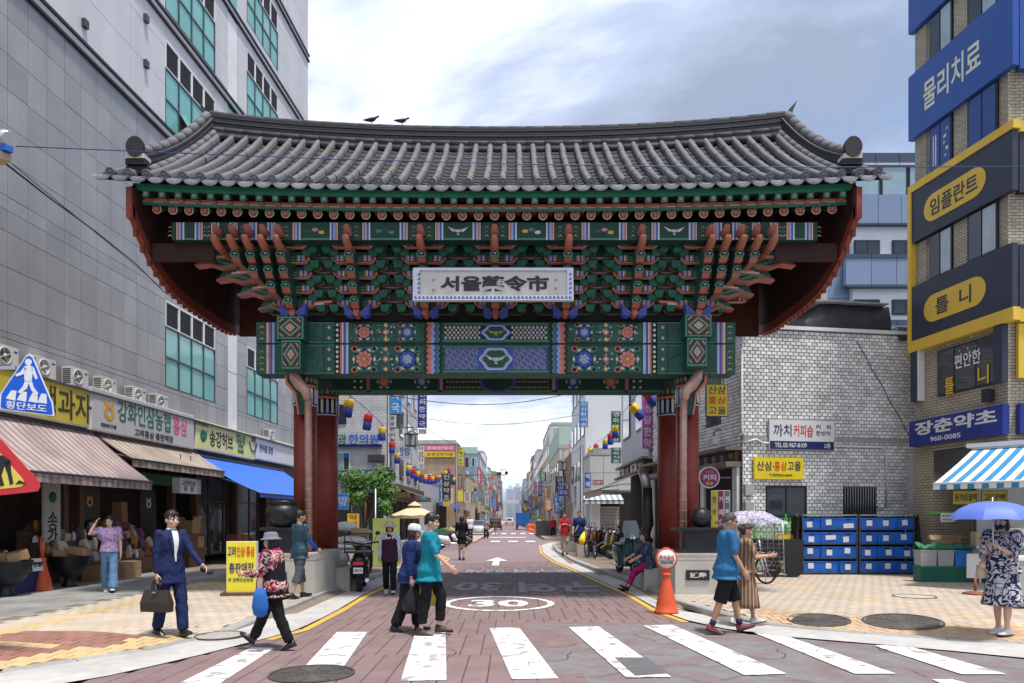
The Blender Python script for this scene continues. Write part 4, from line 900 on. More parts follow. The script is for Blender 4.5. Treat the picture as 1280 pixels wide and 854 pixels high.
for a, c in BAYS:
 for k, (z0, z1, z2) in enumerate(STOR):
  f = MB(); w = .05; nx = 4
  for i in range(nx + 1): u = a + (c - a) * i / nx; f.box(u - w / 2 if i else u, u + w / 2 if i < nx else u, -.035, .06, z0, z1)
  for z in (z0, (z0 + z1) / 2, z1): f.box(a, c, -.03, .055, z - w / 2 + (.025 if z == z0 else 0), z + w / 2)
  W_ = f.build('window', WFR, OFFICE)
  for i in range(nx):
   for j in range(2):
    if k == 1 and a < 14 and i in (1, 2) and j == 0: continue
    b = MB(); e, g_ = a + (c - a) * i / nx, a + (c - a) * (i + 1) / nx; y0, y1 = z0 + (z1 - z0) * j / 2, z0 + (z1 - z0) * (j + 1) / 2
    b.box(e + .03, g_ - .03, .0, .02, y0 + .03, y1 - .03); b.build('pane', TEAL, W_)
  if k == 1 and a < 14:
   b = MB(); b.box(0, 1.5, 0, .04, -.9, 0); b.build('open_sash', TEAL, W_, (a + .85, -.05, (z0 + z1) / 2 + .02), (-.55, 0, 0)); b = MB(); b.box(a, c, .3, .32, z0, z1); b.build('dark_room', DARK, W_)
  b = MB()
  for i in range(nx):
   e, g_ = a + (c - a) * i / nx + .05, a + (c - a) * (i + 1) / nx - .05
   for q in range(9): z = z1 + .08 + (z2 - z1 - .12) * q / 9; b.box(e, g_, -.01, .03, z, z + .035, 0)
  b.box(a, c, .03, .05, z1, z2, 0); b.build('louvre', LOUV, W_); b = MB()
  for i in range(nx + 1): u = a + (c - a) * i / nx; b.box(max(a, u - .05), min(c, u + .05), -.03, .045, z1 + .055, z2 - .055)
  b.box(a, c, -.035, .04, z1 + .026, z1 + .055); b.box(a, c, -.035, .04, z2 - .055, z2); b.build('louvre_frame', WHITE, W_)
for z0, z1, m in ((4.7, 6.9, WHITE), (6.93, 9.6, WHITE), (9.63, 13.1, WHITE), (13.5, 14.9, WHITE), (14.93, 16.45, TEAL), (16.85, 19.85, WHITE), (20.25, 23.4, TEAL)):
 b = MB(); b.box(strip_h[0] + .01, strip_h[1] - .01, -.02, .03, z0, z1); b.build('strip_panel', m, OFFICE)
for u, z in ((7.9, 14.0), (9.9, 13.9), (12.6, 14.6), (12.6, 15.9), (7.2, 15.2)):
 b = MB(); b.box(u - .08, u + .08, -.12, -.02, z - .1, z + .1); b.build('wall_vent', DSTEEL, OFFICE)
# ---- shop level
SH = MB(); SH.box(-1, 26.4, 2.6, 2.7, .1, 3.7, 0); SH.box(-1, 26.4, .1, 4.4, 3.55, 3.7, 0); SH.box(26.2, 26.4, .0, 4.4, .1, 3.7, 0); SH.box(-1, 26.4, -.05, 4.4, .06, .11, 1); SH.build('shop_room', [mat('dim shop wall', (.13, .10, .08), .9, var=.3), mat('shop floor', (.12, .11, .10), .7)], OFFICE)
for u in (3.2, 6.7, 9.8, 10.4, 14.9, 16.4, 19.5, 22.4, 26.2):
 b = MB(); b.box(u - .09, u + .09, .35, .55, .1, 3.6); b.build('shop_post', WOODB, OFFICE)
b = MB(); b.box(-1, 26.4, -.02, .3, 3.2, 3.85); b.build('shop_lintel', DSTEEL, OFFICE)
SGLASS = mat('shop glass', (.30, .34, .36), .04, var=0, trans=.85, spec=.6)
for i, u in enumerate([16.5 + 1.15 * k for k in range(8)]):
 f = MB(); f.box(u, u + .05, .55, .61, .3, 3.1); f.box(u + 1.1, u + 1.15, .55, .61, .3, 3.1); f.box(u + .05, u + 1.1, .55, .61, .3, .36); f.box(u + .05, u + 1.1, .55, .61, 3.04, 3.1); f.box(u + .05, u + 1.1, .55, .61, 2.2, 2.25)
 w_ = f.build('shop_window', FRAME, OFFICE); b = MB(); b.box(u + .05, u + 1.1, .575, .583, .36, 2.2); b.build('pane', SGLASS, w_); b = MB(); b.box(u + .05, u + 1.1, .575, .583, 2.25, 3.04); b.build('pane', SGLASS, w_)
b = MB(); b.box(9.9, 16.3, .15, .25, 2.62, 2.95, 0); fb = b.build('green_fascia', mat('green fascia', (.02, .17, .07), .5), OFFICE)
text('강화인삼농협 홍삼 판매장', 2.6, .2, OFFW, fb, (11.6, .145, 2.79)); text('고려홍삼', 1.1, .2, OFFW, fb, (15.2, .145, 2.79))
def logo(parent, loc, s, m):
 b = MB(); n_ = 18
 for i in range(n_):
  a, c = 2 * math.pi * i / n_, 2 * math.pi * (i + 1) / n_; b.prism([(s * math.cos(a), s * .95 * math.sin(a)), (s * math.cos(c), s * .95 * math.sin(c)), (s * .48 * math.cos(c), s * .48 * math.sin(c)), (s * .48 * math.cos(a), s * .48 * math.sin(a))], 'y', -.008, 0)
 for sg in (-1, 1): b.prism([(sg * .1 * s, s * .8), (sg * .5 * s, s * 1.1), (sg * .85 * s, s * 1.55), (sg * .95 * s, s * 1.2), (sg * .75 * s, s * .7), (sg * .45 * s, s * .6)], 'y', -.009, -.001)
 b.prism([(-.2 * s, s * .8), (0, s * 1.45), (.2 * s, s * .8)], 'y', -.010, -.002)
 return b.build('logo', m, parent, loc)
GOLD = mat('golden emblem', (.62, .36, .04), .5)
for u, m_ in ((11.1, GOLD), (13.9, OFFW)):
 b = MB(); b.box(u - .45, u + .45, .62, .66, 1.0, 2.5); p = b.build('shop_door', BLACK, OFFICE); logo(p, (u, .615, 2.05), .13, m_)
for u, s in ((9.1, '송강'),):
 b = MB(); b.box(u - .28, u + .28, .2, .26, .7, 2.45); p = b.build('hanging_banner', mat('pale banner', (.56, .56, .52), .7, var=.08), OFFICE)
 if s: text('송\n강', .34, .85, BLACK, p, (u, .195, 1.35)); b = MB(); b.lathe([(.13, 0), (.13, .006), (.01, .007)], 14, M=Matrix.Translation((u, .195, 2.12)) @ Matrix.Rotation(R(90), 4, 'X')); b.build('emblem', GREENL, p)
def sign(name, label, u0, u1, z0, z1, m, y0=-.37, y1=-.12, items=(), side=WHITE, group=None):
 t = thing(name, label, 'sign', LW(u0, 0, 0), LANG, group); b = MB(); e = .03
 b.box(0, u1 - u0, y0 + .01, y1, z0, z1, 1); b.box(e, u1 - u0 - e, y0, y0 + .01, z0 + e, z1 - e, 0); b.build('panel', [m, side], t)
 for s, a, c, e0, e1, mt in items: text(s, c - a, e1 - e0, mt, t, ((a + c) / 2 - u0, y0 - .002, (e0 + e1) / 2), bold=.016)
 b = MB()
 for u in (.3, u1 - u0 - .3): b.box(u - .03, u + .03, y1, .0, z0 + .1, z0 + .16)
 b.build('bracket', DSTEEL, t); return t
SILV = mat('silver grey sign board', (.50, .50, .52), .4, var=.06, grime=.12, gcol=(.32, .32, .33))
LYEL = mat('pale yellow banner', (.70, .68, .30), .6, var=.06)
BROWN = mat('dark brown lettering', (.05, .035, .012), .5)
OLIV = mat('mustard yellow board', (.56, .47, .045), .5, var=.08, grime=.2, gcol=(.36, .3, .05))
s1 = sign('shop_sign', 'mustard yellow shop sign with dark brown letters over the striped awning', .5, 9.62, 3.83, 4.73, OLIV, items=[('생과자', Ys(50), Ys(115), 3.93, 4.62, BROWN)])
s2 = sign('shop_sign', 'silver grey shop sign with green letters, pink letters and a golden emblem', 9.68, 14.75, 3.80, 4.86, SILV, items=[('강화인삼농협', Ys(148), Ys(213.6), 4.14, 4.72, GREENL), ('홍삼', Ys(217), Ys(234.5), 4.14, 4.70, mat('pink lettering', (.66, .10, .22), .5)), ('고려홍삼 총판매장', Ys(169), Ys(217), 3.86, 4.06, BLACK), ('02)969-7188', Ys(127), Ys(146), 3.90, 4.02, BLACK)])
logo(s2, (Ys(137) - 9.68, -.372, 4.32), .21, GOLD)
s3 = sign('shop_banner', 'pale yellow shop banner with dark letters and a small green emblem', 14.95, 19.5, 3.84, 4.80, LYEL, y0=-.33, items=[('송강허브', Ys(264), Ys(293), 4.02, 4.56, BLACK), ('한약재 도소매\n산지직송 약초\n전국택배\n960-8880', Ys(297), Ys(308), 3.98, 4.66, GREENL), ('오가피 홍화씨', Ys(246), Ys(262), 4.60, 4.70, GREENL)])
b = MB(); b.lathe([(.20, 0), (.20, .006), (.13, .007), (.12, .003), (.01, .003)], 16, M=Matrix.Translation((Ys(256) - 14.95, -.332, 4.3)) @ Matrix.Rotation(R(90), 4, 'X')); b.prism([(Ys(256) - 15.05, 4.2), (Ys(256) - 14.7, 4.5), (Ys(256) - 14.72, 4.24)], 'y', -.345, -.335); b.build('emblem', GREENL, s3)
s4 = sign('shop_banner', 'white shop banner with a dark bowl drawing and script lettering', 19.6, 24.6, 3.9, 4.84, OFFW, y0=-.33, items=[('한아름 공방', Ys(326), Ys(343), 4.2, 4.5, NAVY)])
b = MB(); b.tube([(Ys(318) - 19.6 + .32 * math.cos(t), -.335, 4.5 + .34 * math.sin(t)) for t in [math.pi + math.pi * i / 10 for i in range(11)]], .025, 6)
for k in range(4): b.tube([(Ys(318) - 19.75 + .1 * k, -.335, 4.52), (Ys(318) - 19.72 + .1 * k, -.335, 4.68)], .018, 5)
b.build('bowl_drawing', NAVY, s4)
# small boxed sign hung under the second awning
t = thing('hanging_sign', 'small white boxed sign with dark lettering hung beneath the brown striped awning', 'sign', LW(13.0, -.75, 0), LANG); b = MB(); b.box(-.03, .95, -.12, .12, 2.36, 2.80); b.build('box', [OFFW], t)
text('고려인삼\n홍   삼', .8, .32, NAVY, t, (.46, -.122, 2.58)); b = MB(); b.box(.96, 1.25, -.09, .09, 2.36, 2.80); b.build('end_panel', SILV, t); b = MB(); b.box(.2, .22, -.01, .01, 2.80, 3.5); b.box(.8, .82, -.01, .01, 2.80, 3.5); b.build('hanger', DSTEEL, t)
# ---- awnings
def awning(label, u0, u1, yt, zt_, yf, zf, mats, sw, val=.22, sag=.03, M=None, rz=None, org=None, arms=True, frame=None):
 t = thing('awning', label, 'awning', org if org is not None else LW(u0, 0, 0), LANG if rz is None else rz); n_ = max(2, int((u1 - u0) / sw)); b = MB(); v = MB(); NR = 5
 def P(u, k): q = k / NR; return (u, yt + (yf - yt) * q, zt_ + (zf - zt_) * q - sag * math.sin(math.pi * q))
 for i in range(n_):
  a, c = (u1 - u0) * i / n_, (u1 - u0) * (i + 1) / n_; rings = [[P(a, k), P(c, k)] for k in range(NR + 1)]
  b.loft(rings, i % len(mats), closed=False, caps=False); b.loft([[(x, y, z - .015) for x, y, z in r] for r in rings], i % len(mats), closed=False, caps=False)
  wob = .03 * math.sin(i * 1.3); v.poly([(a, yf, zf + .0), (c, yf, zf + .0), (c, yf + .01 * math.sin(i), zf - val), (a, yf + .01 * math.sin(i - 1), zf - val)], i % len(mats))
 C_ = b.build('canopy', mats, t); v.build('valance', mats, t); f = MB(); w = u1 - u0
 f.tube([(0, yf, zf), (w, yf, zf)], .025, 8); f.tube([(0, yt, zt_ + .02), (w, yt, zt_ + .02)], .05, 8)
 for u in (.02, w - .02): f.tube([(u, yf, zf), (u, (yf + yt) / 2, (zf + zt_) / 2 - .18), (u, yt, zt_ - .5)], .02, 6)
 f.build('frame', frame or DSTEEL, t); return t
AW1 = mat('grey awning cloth', (.38, .36, .35), .8, var=.12, grime=.75, gcol=(.16, .15, .15)); AW2 = mat('dull red awning stripe', (.30, .18, .175), .8, var=.12, grime=.6, gcol=(.16, .1, .1)); AWB = mat('brown awning cloth', (.27, .20, .16), .8, var=.12, grime=.4); AWG = mat('beige awning stripe', (.42, .36, .30), .8, var=.1, grime=.4); AWBL = mat('blue awning cloth', (.035, .14, .60), .6, var=.08)
awning('wide awning in faded grey and dull red stripes over the first shop', 2.0, 10.0, -.2, 3.76, -1.72, 2.52, [AW1, AW2], .11, .2, .05)
awning('narrower brown and beige striped awning between the red striped and the blue awnings', 10.1, 15.2, -.2, 3.74, -1.15, 3.12, [AWB, AWG], .14, .2, .03)
awning('plain bright blue awning under the white and yellow banners', 15.1, 22.6, -.25, 3.62, -2.35, 2.42, [AWBL], .5, .12, .10)
# ---- air conditioners on the ledge behind the signs
ACW = mat('air conditioner casing', (.62, .61, .58), .5, var=.05, grime=.25, gcol=(.4, .38, .34))
def aircon(u, z, label, first=[None]):
 if first[0] is None:
  t = thing('air_conditioner', label, 'air conditioner', LW(u, -.22, z), LANG, 'outdoor units above the shop signs'); t.scale = (.76,) * 3; b = MB(); b.box(-.4, .4, -.16, .16, .04, .62); b.box(-.35, -.28, -.13, .13, 0, .04); b.box(.28, .35, -.13, .13, 0, .04); b.build('casing', ACW, t)
  b = MB(); b.lathe([(.235, -.0), (.235, .02), (.215, .025), (.21, .0)], 24, M=Matrix.Translation((-.1, -.162, .33)) @ Matrix.Rotation(R(90), 4, 'X')); b.lathe([(.06, .0), (.05, .03), (.01, .03)], 12, M=Matrix.Translation((-.1, -.162, .33)) @ Matrix.Rotation(R(90), 4, 'X'))
  for k in range(4): b.tube([(-.1, -.175, .33), (-.1 + .21 * math.cos(k * math.pi / 2 + .4), -.175, .33 + .21 * math.sin(k * math.pi / 2 + .4))], .008, 4)
  b.build('fan_guard', ACW, t); b = MB(); b.lathe([(.205, .0), (.01, .001)], 20, M=Matrix.Translation((-.1, -.161, .33)) @ Matrix.Rotation(R(90), 4, 'X')); b.build('fan_opening', BLACK, t)
  b = MB(); 
  for k in range(8): b.box(-.405, -.4, -.13, .13, .1 + .06 * k, .13 + .06 * k)
  b.build('side_vent', BLACK, t); b = MB(); b.lathe([(.06, 0), (.01, .002)], 16, M=Matrix.Translation((.29, -.161, .50)) @ Matrix.Rotation(R(90), 4, 'X'), sx=1.3, sy=.7); b.build('badge', BLUE, t); first[0] = t
 else: copy_tree(first[0], LW(u, -.22, z), None, label)
for u, z, l in ((5.6, 4.74, 'white outdoor air conditioner peeking out above the crossing sign board'), (7.0, 4.74, 'white outdoor air conditioner behind the crossing sign'), (8.15, 4.74, 'white outdoor air conditioner right of the crossing sign, above the yellow sign'), (9.3, 4.74, 'white outdoor air conditioner above the last yellow-sign letter'), (10.45, 4.74, 'white outdoor air conditioner above the golden emblem'), (11.8, 4.74, 'white outdoor air conditioner above the middle green letters'), (12.95, 4.74, 'last white outdoor air conditioner of the row over the silver sign'), (21.2, 4.74, 'lone white outdoor air conditioner above the white bowl banner')): aircon(u, z, l)
b = MB(); b.box(4, 25, -.40, .0, 4.70, 4.74); b.build('ledge', DSTEEL, OFFICE)
# ---- goods in front of the shops
PKM = [mat('package ' + n_, c, .45, orand=.2) for n_, c in (('red', (.42, .05, .04)), ('cream', (.55, .48, .36)), ('brown', (.2, .1, .05)), ('white', (.62, .62, .60)), ('purple', (.14, .06, .16)), ('orange', (.52, .22, .05)), ('dark', (.05, .045, .05)), ('clear', (.38, .36, .33)))]
def packs():
 out = []
 for k, m in enumerate(PKM):
  for q in range(2):
   b = MB()
   if q: b.lathe([(.05, 0), (.06, .02), (.06, .16), (.035, .2), (.035, .24)], 8)
   else: b.loft([[(-.1, -.06, 0), (.1, -.06, 0), (.1, .06, 0), (-.1, .06, 0)], [(-.11, -.06, .1), (.11, -.06, .1), (.11, .06, .1), (-.11, .06, .1)], [(-.09, -.02, .2), (.09, -.02, .2), (.09, .02, .2), (-.09, .02, .2)]], smooth=False)
   out.append(b.mesh('package', m)); b = MB(); b.box(-.07, .07, -.05, .05, 0, .1 + .05 * (k % 3)); b.box(-.072, .072, -.053, -.05, .03, .08); out.append(b.mesh('package', m))
 return out
PK_ = packs(); zp = lambda u, y: zs(*LW(u, y, 0).xy)
def pack(u, y, z, s, label, group): o = link('package', rnd.choice(PK_), None, LW(u, y, z), (rnd.uniform(-.15, .15), rnd.uniform(-.15, .15), LANG + rnd.uniform(-.6, .6)), s); tag(o, label, 'package', group)
def shelf(u, y, w, rows, label):
 t = thing('display_stand', label, 'display stand', LW(u, y, .12), LANG); b = MB()
 for k in range(rows): b.box(-w / 2, w / 2, .25 * k - .2, .25 * k + .1, .0, .42 + .26 * k, 0)
 b.build('stepped_boards', WOODB, t)
 for k in range(rows):
  n_ = int(w / .15)
  for i in range(n_): pack(u - w / 2 + w * (i + .5) / n_ + rnd.uniform(-.03, .03), y + .25 * k - .06 + rnd.uniform(-.03, .03), .12 + .425 + .26 * k, rnd.uniform(.75, 1.5), 'small packaged herb on the ' + label.split(' with ')[0], 'packages on ' + label.split(' with ')[0])
shelf(9.6, -.1, 1.9, 4, 'stepped stand behind the woman in lilac with packaged herbs'); shelf(11.9, -.2, 2.0, 4, 'stepped stand beside the suited man with bags and tins'); shelf(6.3, .2, 2.2, 3, 'stepped stand under the striped awning with boxes and sachets')
def carton(u, y, w, d, h, label, z=None, rz=0.0, m=CARD, open_=True):
 t = thing('cardboard_box', label, 'cardboard box', LW(u, y, zp(u, y) if z is None else z), LANG + rz); b = MB(); e = .012
 b.box(-w / 2, w / 2, -d / 2, -d / 2 + e, 0, h); b.box(-w / 2, w / 2, d / 2 - e, d / 2, 0, h); b.box(-w / 2, -w / 2 + e, -d / 2 + e, d / 2 - e, 0, h); b.box(w / 2 - e, w / 2, -d / 2 + e, d / 2 - e, 0, h); b.box(-w / 2 + e, w / 2 - e, -d / 2 + e, d / 2 - e, 0, e if open_ else h); b.build('box', m, t)
 if open_:
  for sg in (-1, 1): b = MB(); b.box(-w / 2, w / 2, 0, .006, 0, d * .35); b.build('flap', m, t, (0, sg * d / 2, h), (-sg * .7, 0, 0))
 return t
carton(10.4, -.75, .72, .5, .40, 'large brown carton on the pavement at the foot of the herb stand', open_=False); carton(9.45, -.7, .6, .45, .34, 'brown carton behind the legs of the woman in lilac', open_=False)
RBX = mat('reddish carton', (.36, .13, .07), .8, var=.1)
carton(17.7, -.35, .42, .4, .92, 'tall reddish carton standing against the shop window, nearer the suited man', z=.12, m=RBX, open_=False); carton(18.2, -.35, .42, .4, .92, 'tall reddish carton standing against the shop window, nearer the yellow sign', z=.12, m=RBX, open_=False)
carton(14.6, -.3, .5, .45, .4, 'orange brown carton on the chest behind the suited man', z=1.15); carton(14.9, -.35, .4, .35, .35, 'small orange carton under the lamp behind the suited man', z=.7, open_=False); carton(12.9, .9, .3, .3, .3, 'small brown box stacked under another inside the shop', z=1.5, open_=False); carton(12.9, .9, .28, .28, .28, 'small brown box topmost of the stack inside the shop', z=1.81, open_=False)
b = MB(); b.box(-.5, .5, -.2, .25, 0, 1.02); o = b.build('wooden_chest', WOODB, None, LW(14.7, -.3, .12), (0, 0, LANG)); tag(o, 'brown wooden chest beside the shop post carrying cartons', 'chest')
def bowl(px, py, r, label, card):
 p = ongrid(px, py); t = thing('cauldron_planter', label, 'cauldron', p); b = MB(); b.lathe([(r * .42, 0), (r * .40, .04), (r * .26, .12), (r * .30, .2), (r * .75, .32), (r * .98, .52), (r * 1.04, .66), (r * 1.08, .68), (r * 1.0, .68), (r * .9, .5), (r * .01, .4)], 26); b.build('bowl', IRONB, t); return t, p
t1, p1 = bowl(87, 733, .40, 'black footed cauldron bowl heaped with cardboard trays beside the orange cone', True); t2, p2 = bowl(8, 745, .42, 'black footed cauldron bowl under the price cards at the frame edge', True)
for t_, p_ in ((t1, p1), (t2, p2)):
 for k in range(3): b = MB(); b.box(-.18, .18, -.13, .13, 0, .16); o = b.build('open_tray', CARD, None, (p_.x - .15 + .18 * k, p_.y + rnd.uniform(-.1, .1), p_.z + .60 + .05 * k), (rnd.uniform(-.3, .3), rnd.uniform(-.3, .3), rnd.random())); tag(o, ('brown tray lying lowest', 'brown tray lying between two others', 'brown tray lying topmost')[k] + (' in the bowl beside the orange cone' if p_ is p1 else ' in the bowl under the price cards'), 'tray')
# goods table at the frame edge with price cards
p = ongrid(-14, 745); t = thing('goods_table', 'low covered table of dried goods hung with white price cards', 'table', (p.x, p.y + .5, p.z), LANG); b = MB(); b.box(-.6, .6, -.35, .5, .55, .60, 0); b.box(-.55, .55, -.3, .45, 0, .55, 1); b.build('table', [WOODB, NAVY], t)
for k, (u, w, tx) in enumerate(((-.42, .2, '국산\n1봉 5000'), (-.04, .42, '마른대추 10,000'), (.38, .3, '감초 5000'))):
 b = MB(); b.box(-w / 2, w / 2, 0, .008, 0, .26); o = b.build('price_card', OFFW, t, (u, -.37, .42), (-.15, 0, 0)); text(tx, w * .8, .13, BLACK, o, (0, -.001, .14))
for k in range(26): qq = Matrix.Rotation(LANG, 3, 'Z') @ Vector((rnd.uniform(-.5, .5), rnd.uniform(-.25, .4), 0)) + t.location; qq = LM.inverted() @ qq; pack(qq.x, qq.y, p.z + .61, rnd.uniform(.8, 1.2), 'small packaged dried good lying on the low table behind the price cards', 'goods on the low table with price cards')
# ================================================================ right side: tiled house, brick clinic, blue block
def brickmat(name, c1, c2, mortar, bw, bh, bump=.6):
 if name in MATS: return MATS[name]
 m = bpy.data.materials.new(name); MATS[name] = m; m.use_nodes = True; t = m.node_tree; N = t.nodes; L = t.links; b = N['Principled BSDF']; b.inputs['Roughness'].default_value = .75
 tc = N.new('ShaderNodeTexCoord'); sp = N.new('ShaderNodeSeparateXYZ'); L.new(tc.outputs['Object'], sp.inputs[0]); ad = N.new('ShaderNodeMath'); ad.operation = 'ADD'; L.new(sp.outputs[0], ad.inputs[0]); L.new(sp.outputs[1], ad.inputs[1])
 cb = N.new('ShaderNodeCombineXYZ'); L.new(ad.outputs[0], cb.inputs[0]); L.new(sp.outputs[2], cb.inputs[1])
 k = N.new('ShaderNodeTexBrick'); k.inputs['Scale'].default_value = 1; k.inputs['Brick Width'].default_value = bw; k.inputs['Row Height'].default_value = bh; k.inputs['Mortar Size'].default_value = bh * .11
 k.inputs['Color1'].default_value = (*c1, 1); k.inputs['Color2'].default_value = (*c2, 1); k.inputs['Mortar'].default_value = (*mortar, 1); L.new(cb.outputs[0], k.inputs[0])
 n = N.new('ShaderNodeTexNoise'); n.inputs['Scale'].default_value = 1.3; n.inputs['Detail'].default_value = 6; L.new(tc.outputs['Object'], n.inputs['Vector']); r = N.new('ShaderNodeMapRange'); r.inputs[1].default_value = .3; r.inputs[2].default_value = .7; r.inputs[3].default_value = .75; r.inputs[4].default_value = 1.1; L.new(n.outputs[0], r.inputs[0])
 h = N.new('ShaderNodeHueSaturation'); L.new(k.outputs[0], h.inputs['Color']); L.new(r.outputs[0], h.inputs['Value']); L.new(h.outputs[0], b.inputs['Base Color'])
 bp = N.new('ShaderNodeBump'); bp.inputs['Strength'].default_value = bump; bp.inputs['Distance'].default_value = .012; bp.invert = True; L.new(k.outputs[1], bp.inputs['Height']); L.new(bp.outputs[0], b.inputs['Normal']); return m
def board(name, label, cat, loc, rz, w, h, d, mats, texts=(), group=None, vertical=False):
 """A signboard: front face at y = 0 facing local -y, centred on loc."""
 t = thing(name, label, cat, loc, rz, group); b = MB(); b.box(-w / 2, w / 2, .008, d, -h / 2, h / 2, 1); b.box(-w / 2 + .015, w / 2 - .015, 0, .008, -h / 2 + .015, h / 2 - .015, 0); b.build('panel', mats, t)
 for s, x, z, tw, th, m in texts: text(s, tw, th, m, t, (x, -.001, z), bold=.01)
 return t
TILW = mat('white wall tile', (.78, .77, .76), .30, var=.08, scale=1.0, grime=.5, gcol=(.42, .41, .40), irand=.24, orand=.1, spec=.5, gscale=.7)
TJ = mat('dark tile joint', (.17, .165, .16), .9, var=.3, scale=3)
# ---- the white tiled house; its front faces the viewer, its flank runs back along the street
HO = Vector((6.45, 20.2, .12)); HR = R(9.5); HM = Matrix.Translation(HO) @ Matrix.Rotation(HR, 4, 'Z')
def HWp(x, y, z): return HM @ Vector((x, y, z))
HOUSE = thing('tiled_house', 'two storey house clad in small weathered white tiles with dark joints', 'house', HO, HR)
HWD, HH = 5.75, 6.85
b = MB(); b.box(.02, HWD, .02, 7, 0, HH); b.build('wall', TJ, HOUSE)
wins = [(.72, 1.98, 1.45, 2.42), (3.12, 4.18, 1.4, 2.40)]
b = MB(); tw, th = .165, .10; r = 0; z = .02
while z < HH - .05:
 x = -(tw / 2 if r % 2 else 0)
 while x < HWD - .02:
  segs = [(max(.025, x + .01), min(HWD - .02, x + tw - .012))]
  for w in wins:
   if w[2] - .05 < z + th / 2 < w[3] + .02: segs = [g_ for a, c in segs for g_ in ([(a, c)] if c < w[0] or a > w[1] else [(a, min(c, w[0])), (max(a, w[1]), c)])]
  for a, c in segs:
   if c - a > .02 and not (3.7 < z < 3.82):
    e = .005; d = rnd.uniform(-.004, .003); b.loft([[(a, .02, z + .008), (c, .02, z + .008), (c, .02, z + th - .006), (a, .02, z + th - .006)], [(a + e, .004 + d, z + .008 + e), (c - e, .004 + d, z + .008 + e), (c - e, .004 + d, z + th - .006 - e), (a + e, .004 + d, z + th - .006 - e)]], smooth=False)
  x += tw
 y = .03 + (tw / 2 if r % 2 else 0)
 while y < 6.9 and z > 3.4:   # flank, upper storey
  if not (z < 5.9 and z > 4.3 and (1.3 < y < 2.3 or 3.2 < y < 4.4)): b.loft([[(.02, y + tw - .012, z + .008), (.02, y, z + .008), (.02, y, z + th - .006), (.02, y + tw - .012, z + th - .006)], [(.002, y + tw - .017, z + .013), (.002, y + .005, z + .013), (.002, y + .005, z + th - .011), (.002, y + tw - .017, z + th - .011)]], smooth=False)
  y += tw
 z += th; r += 1
stuff(b.build('wall_tile_field', TILW, HOUSE))
b = MB(); b.box(-.06, HWD + .04, -.06, 7.1, HH, HH + .10); b.build('parapet', TILW, HOUSE); b = MB(); b.box(.0, HWD, -.035, .02, 3.70, 3.81); b.build('string_course', CONC, HOUSE)
for k, (x0, x1, z0, z1) in enumerate(wins):
 b = MB(); b.box(x0, x1, -.01, .05, z0, z0 + .05); b.box(x0, x1, -.01, .05, z1 - .05, z1); b.box(x0, x0 + .05, -.01, .05, z0 + .05, z1 - .05); b.box(x1 - .05, x1, -.01, .05, z0 + .05, z1 - .05); b.box((x0 + x1) / 2 - .02, (x0 + x1) / 2 + .02, -.005, .05, z0 + .05, z1 - .05)
 w_ = b.build('window', FRAME, HOUSE); b = MB(); b.box(x0 + .05, x1 - .05, .012, .018, z0 + .05, z1 - .05); b.build('pane', WGLASS, w_)
 if k:
  for i in range(13): b = MB(); u = x0 + .04 + (x1 - x0 - .08) * i / 12; b.tube([(u, -.04, z0 - .02), (u, -.04, z1 + .02)], .009, 6); b.build('bar', STEEL, w_)
for y0, y1 in ((1.3, 2.3), (3.2, 4.4)): b = MB(); b.box(.0, .06, y0, y1, 4.3, 5.9); w_ = b.build('window', FRAME, HOUSE); b = MB(); b.box(-.01, 0, y0 + .06, y1 - .06, 4.36, 5.84); b.build('pane', WGLASS, w_)
b = MB(); b.tube([(-.03, -.05, 6.8), (-.03, -.05, 3.95), (.05, -.05, 3.80)], .022, 8); b.tube([(.05, -.06, 3.62), (.4, -.06, 3.72), (.6, -.06, 3.62), (4.35, -.06, 3.55), (4.45, -.06, 3.45), (4.45, -.06, 1.85), (4.3, -.06, 1.75), (4.15, -.06, 1.9)], .028, 8); b.build('drain_pipe', WHITE, HOUSE)
b = MB()
for k in range(22): t = k / 21; b.tube([(3.55 + t * 1.9 + .02 * math.sin(k), -.012, 6.6 - 3.0 * t), (3.55 + (t + .05) * 1.9, -.012, 6.6 - 3.0 * (t + .05))], .01, 5)
b.build('slack_cable', BLACK, HOUSE)
# flank shops: carved fascia, posts and dark opening
b = MB(); b.box(-.45, .02, .05, 7, 2.95, 3.10); b.box(-.5, .02, .0, 7, 3.42, 3.50); b.build('shop_eave', mat('weathered eave', (.22, .2, .17), .8, var=.2, grime=.4), HOUSE)
b = MB(); b.box(-.14, -.02, .15, 3.4, 3.12, 3.40); f_ = b.build('carved_fascia', WOODB, HOUSE)
for k in range(5): text('약초원조'[k % 4], .26, .2, DWHT if k else GOLD, f_, (-.142, .4 + .55 * k, 3.26), (R(90), 0, R(-90)))
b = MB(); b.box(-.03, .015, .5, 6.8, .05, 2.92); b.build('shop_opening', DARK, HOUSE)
for y in (.25, 2.4, 4.6, 6.8): b = MB(); b.box(-.10, .0, y - .14, y + .14, 0, 2.94); b.build('shop_post', TILW, HOUSE)
b = MB(); b.box(.05, .30, -.12, .0, 2.15, 2.45); b.box(.05, .30, -.12, 0, 1.6, 1.95); b.build('meter_box', mat('meter casing', (.42, .41, .38), .6, grime=.3), HOUSE)
p = at(891, 551, 19.9); t = thing('globe_lamp', 'round white globe lamp on the corner of the tiled house', 'lamp', p); b = MB(); b.ball((0, 0, 0), .13, 16); b.build('globe', mat('opal globe', (.55, .54, .48), .3), t); b = MB(); b.tube([(.0, 0, .12), (.1, .05, .3), (.3, .3, .35)], .02, 6); b.build('bracket', DSTEEL, t)
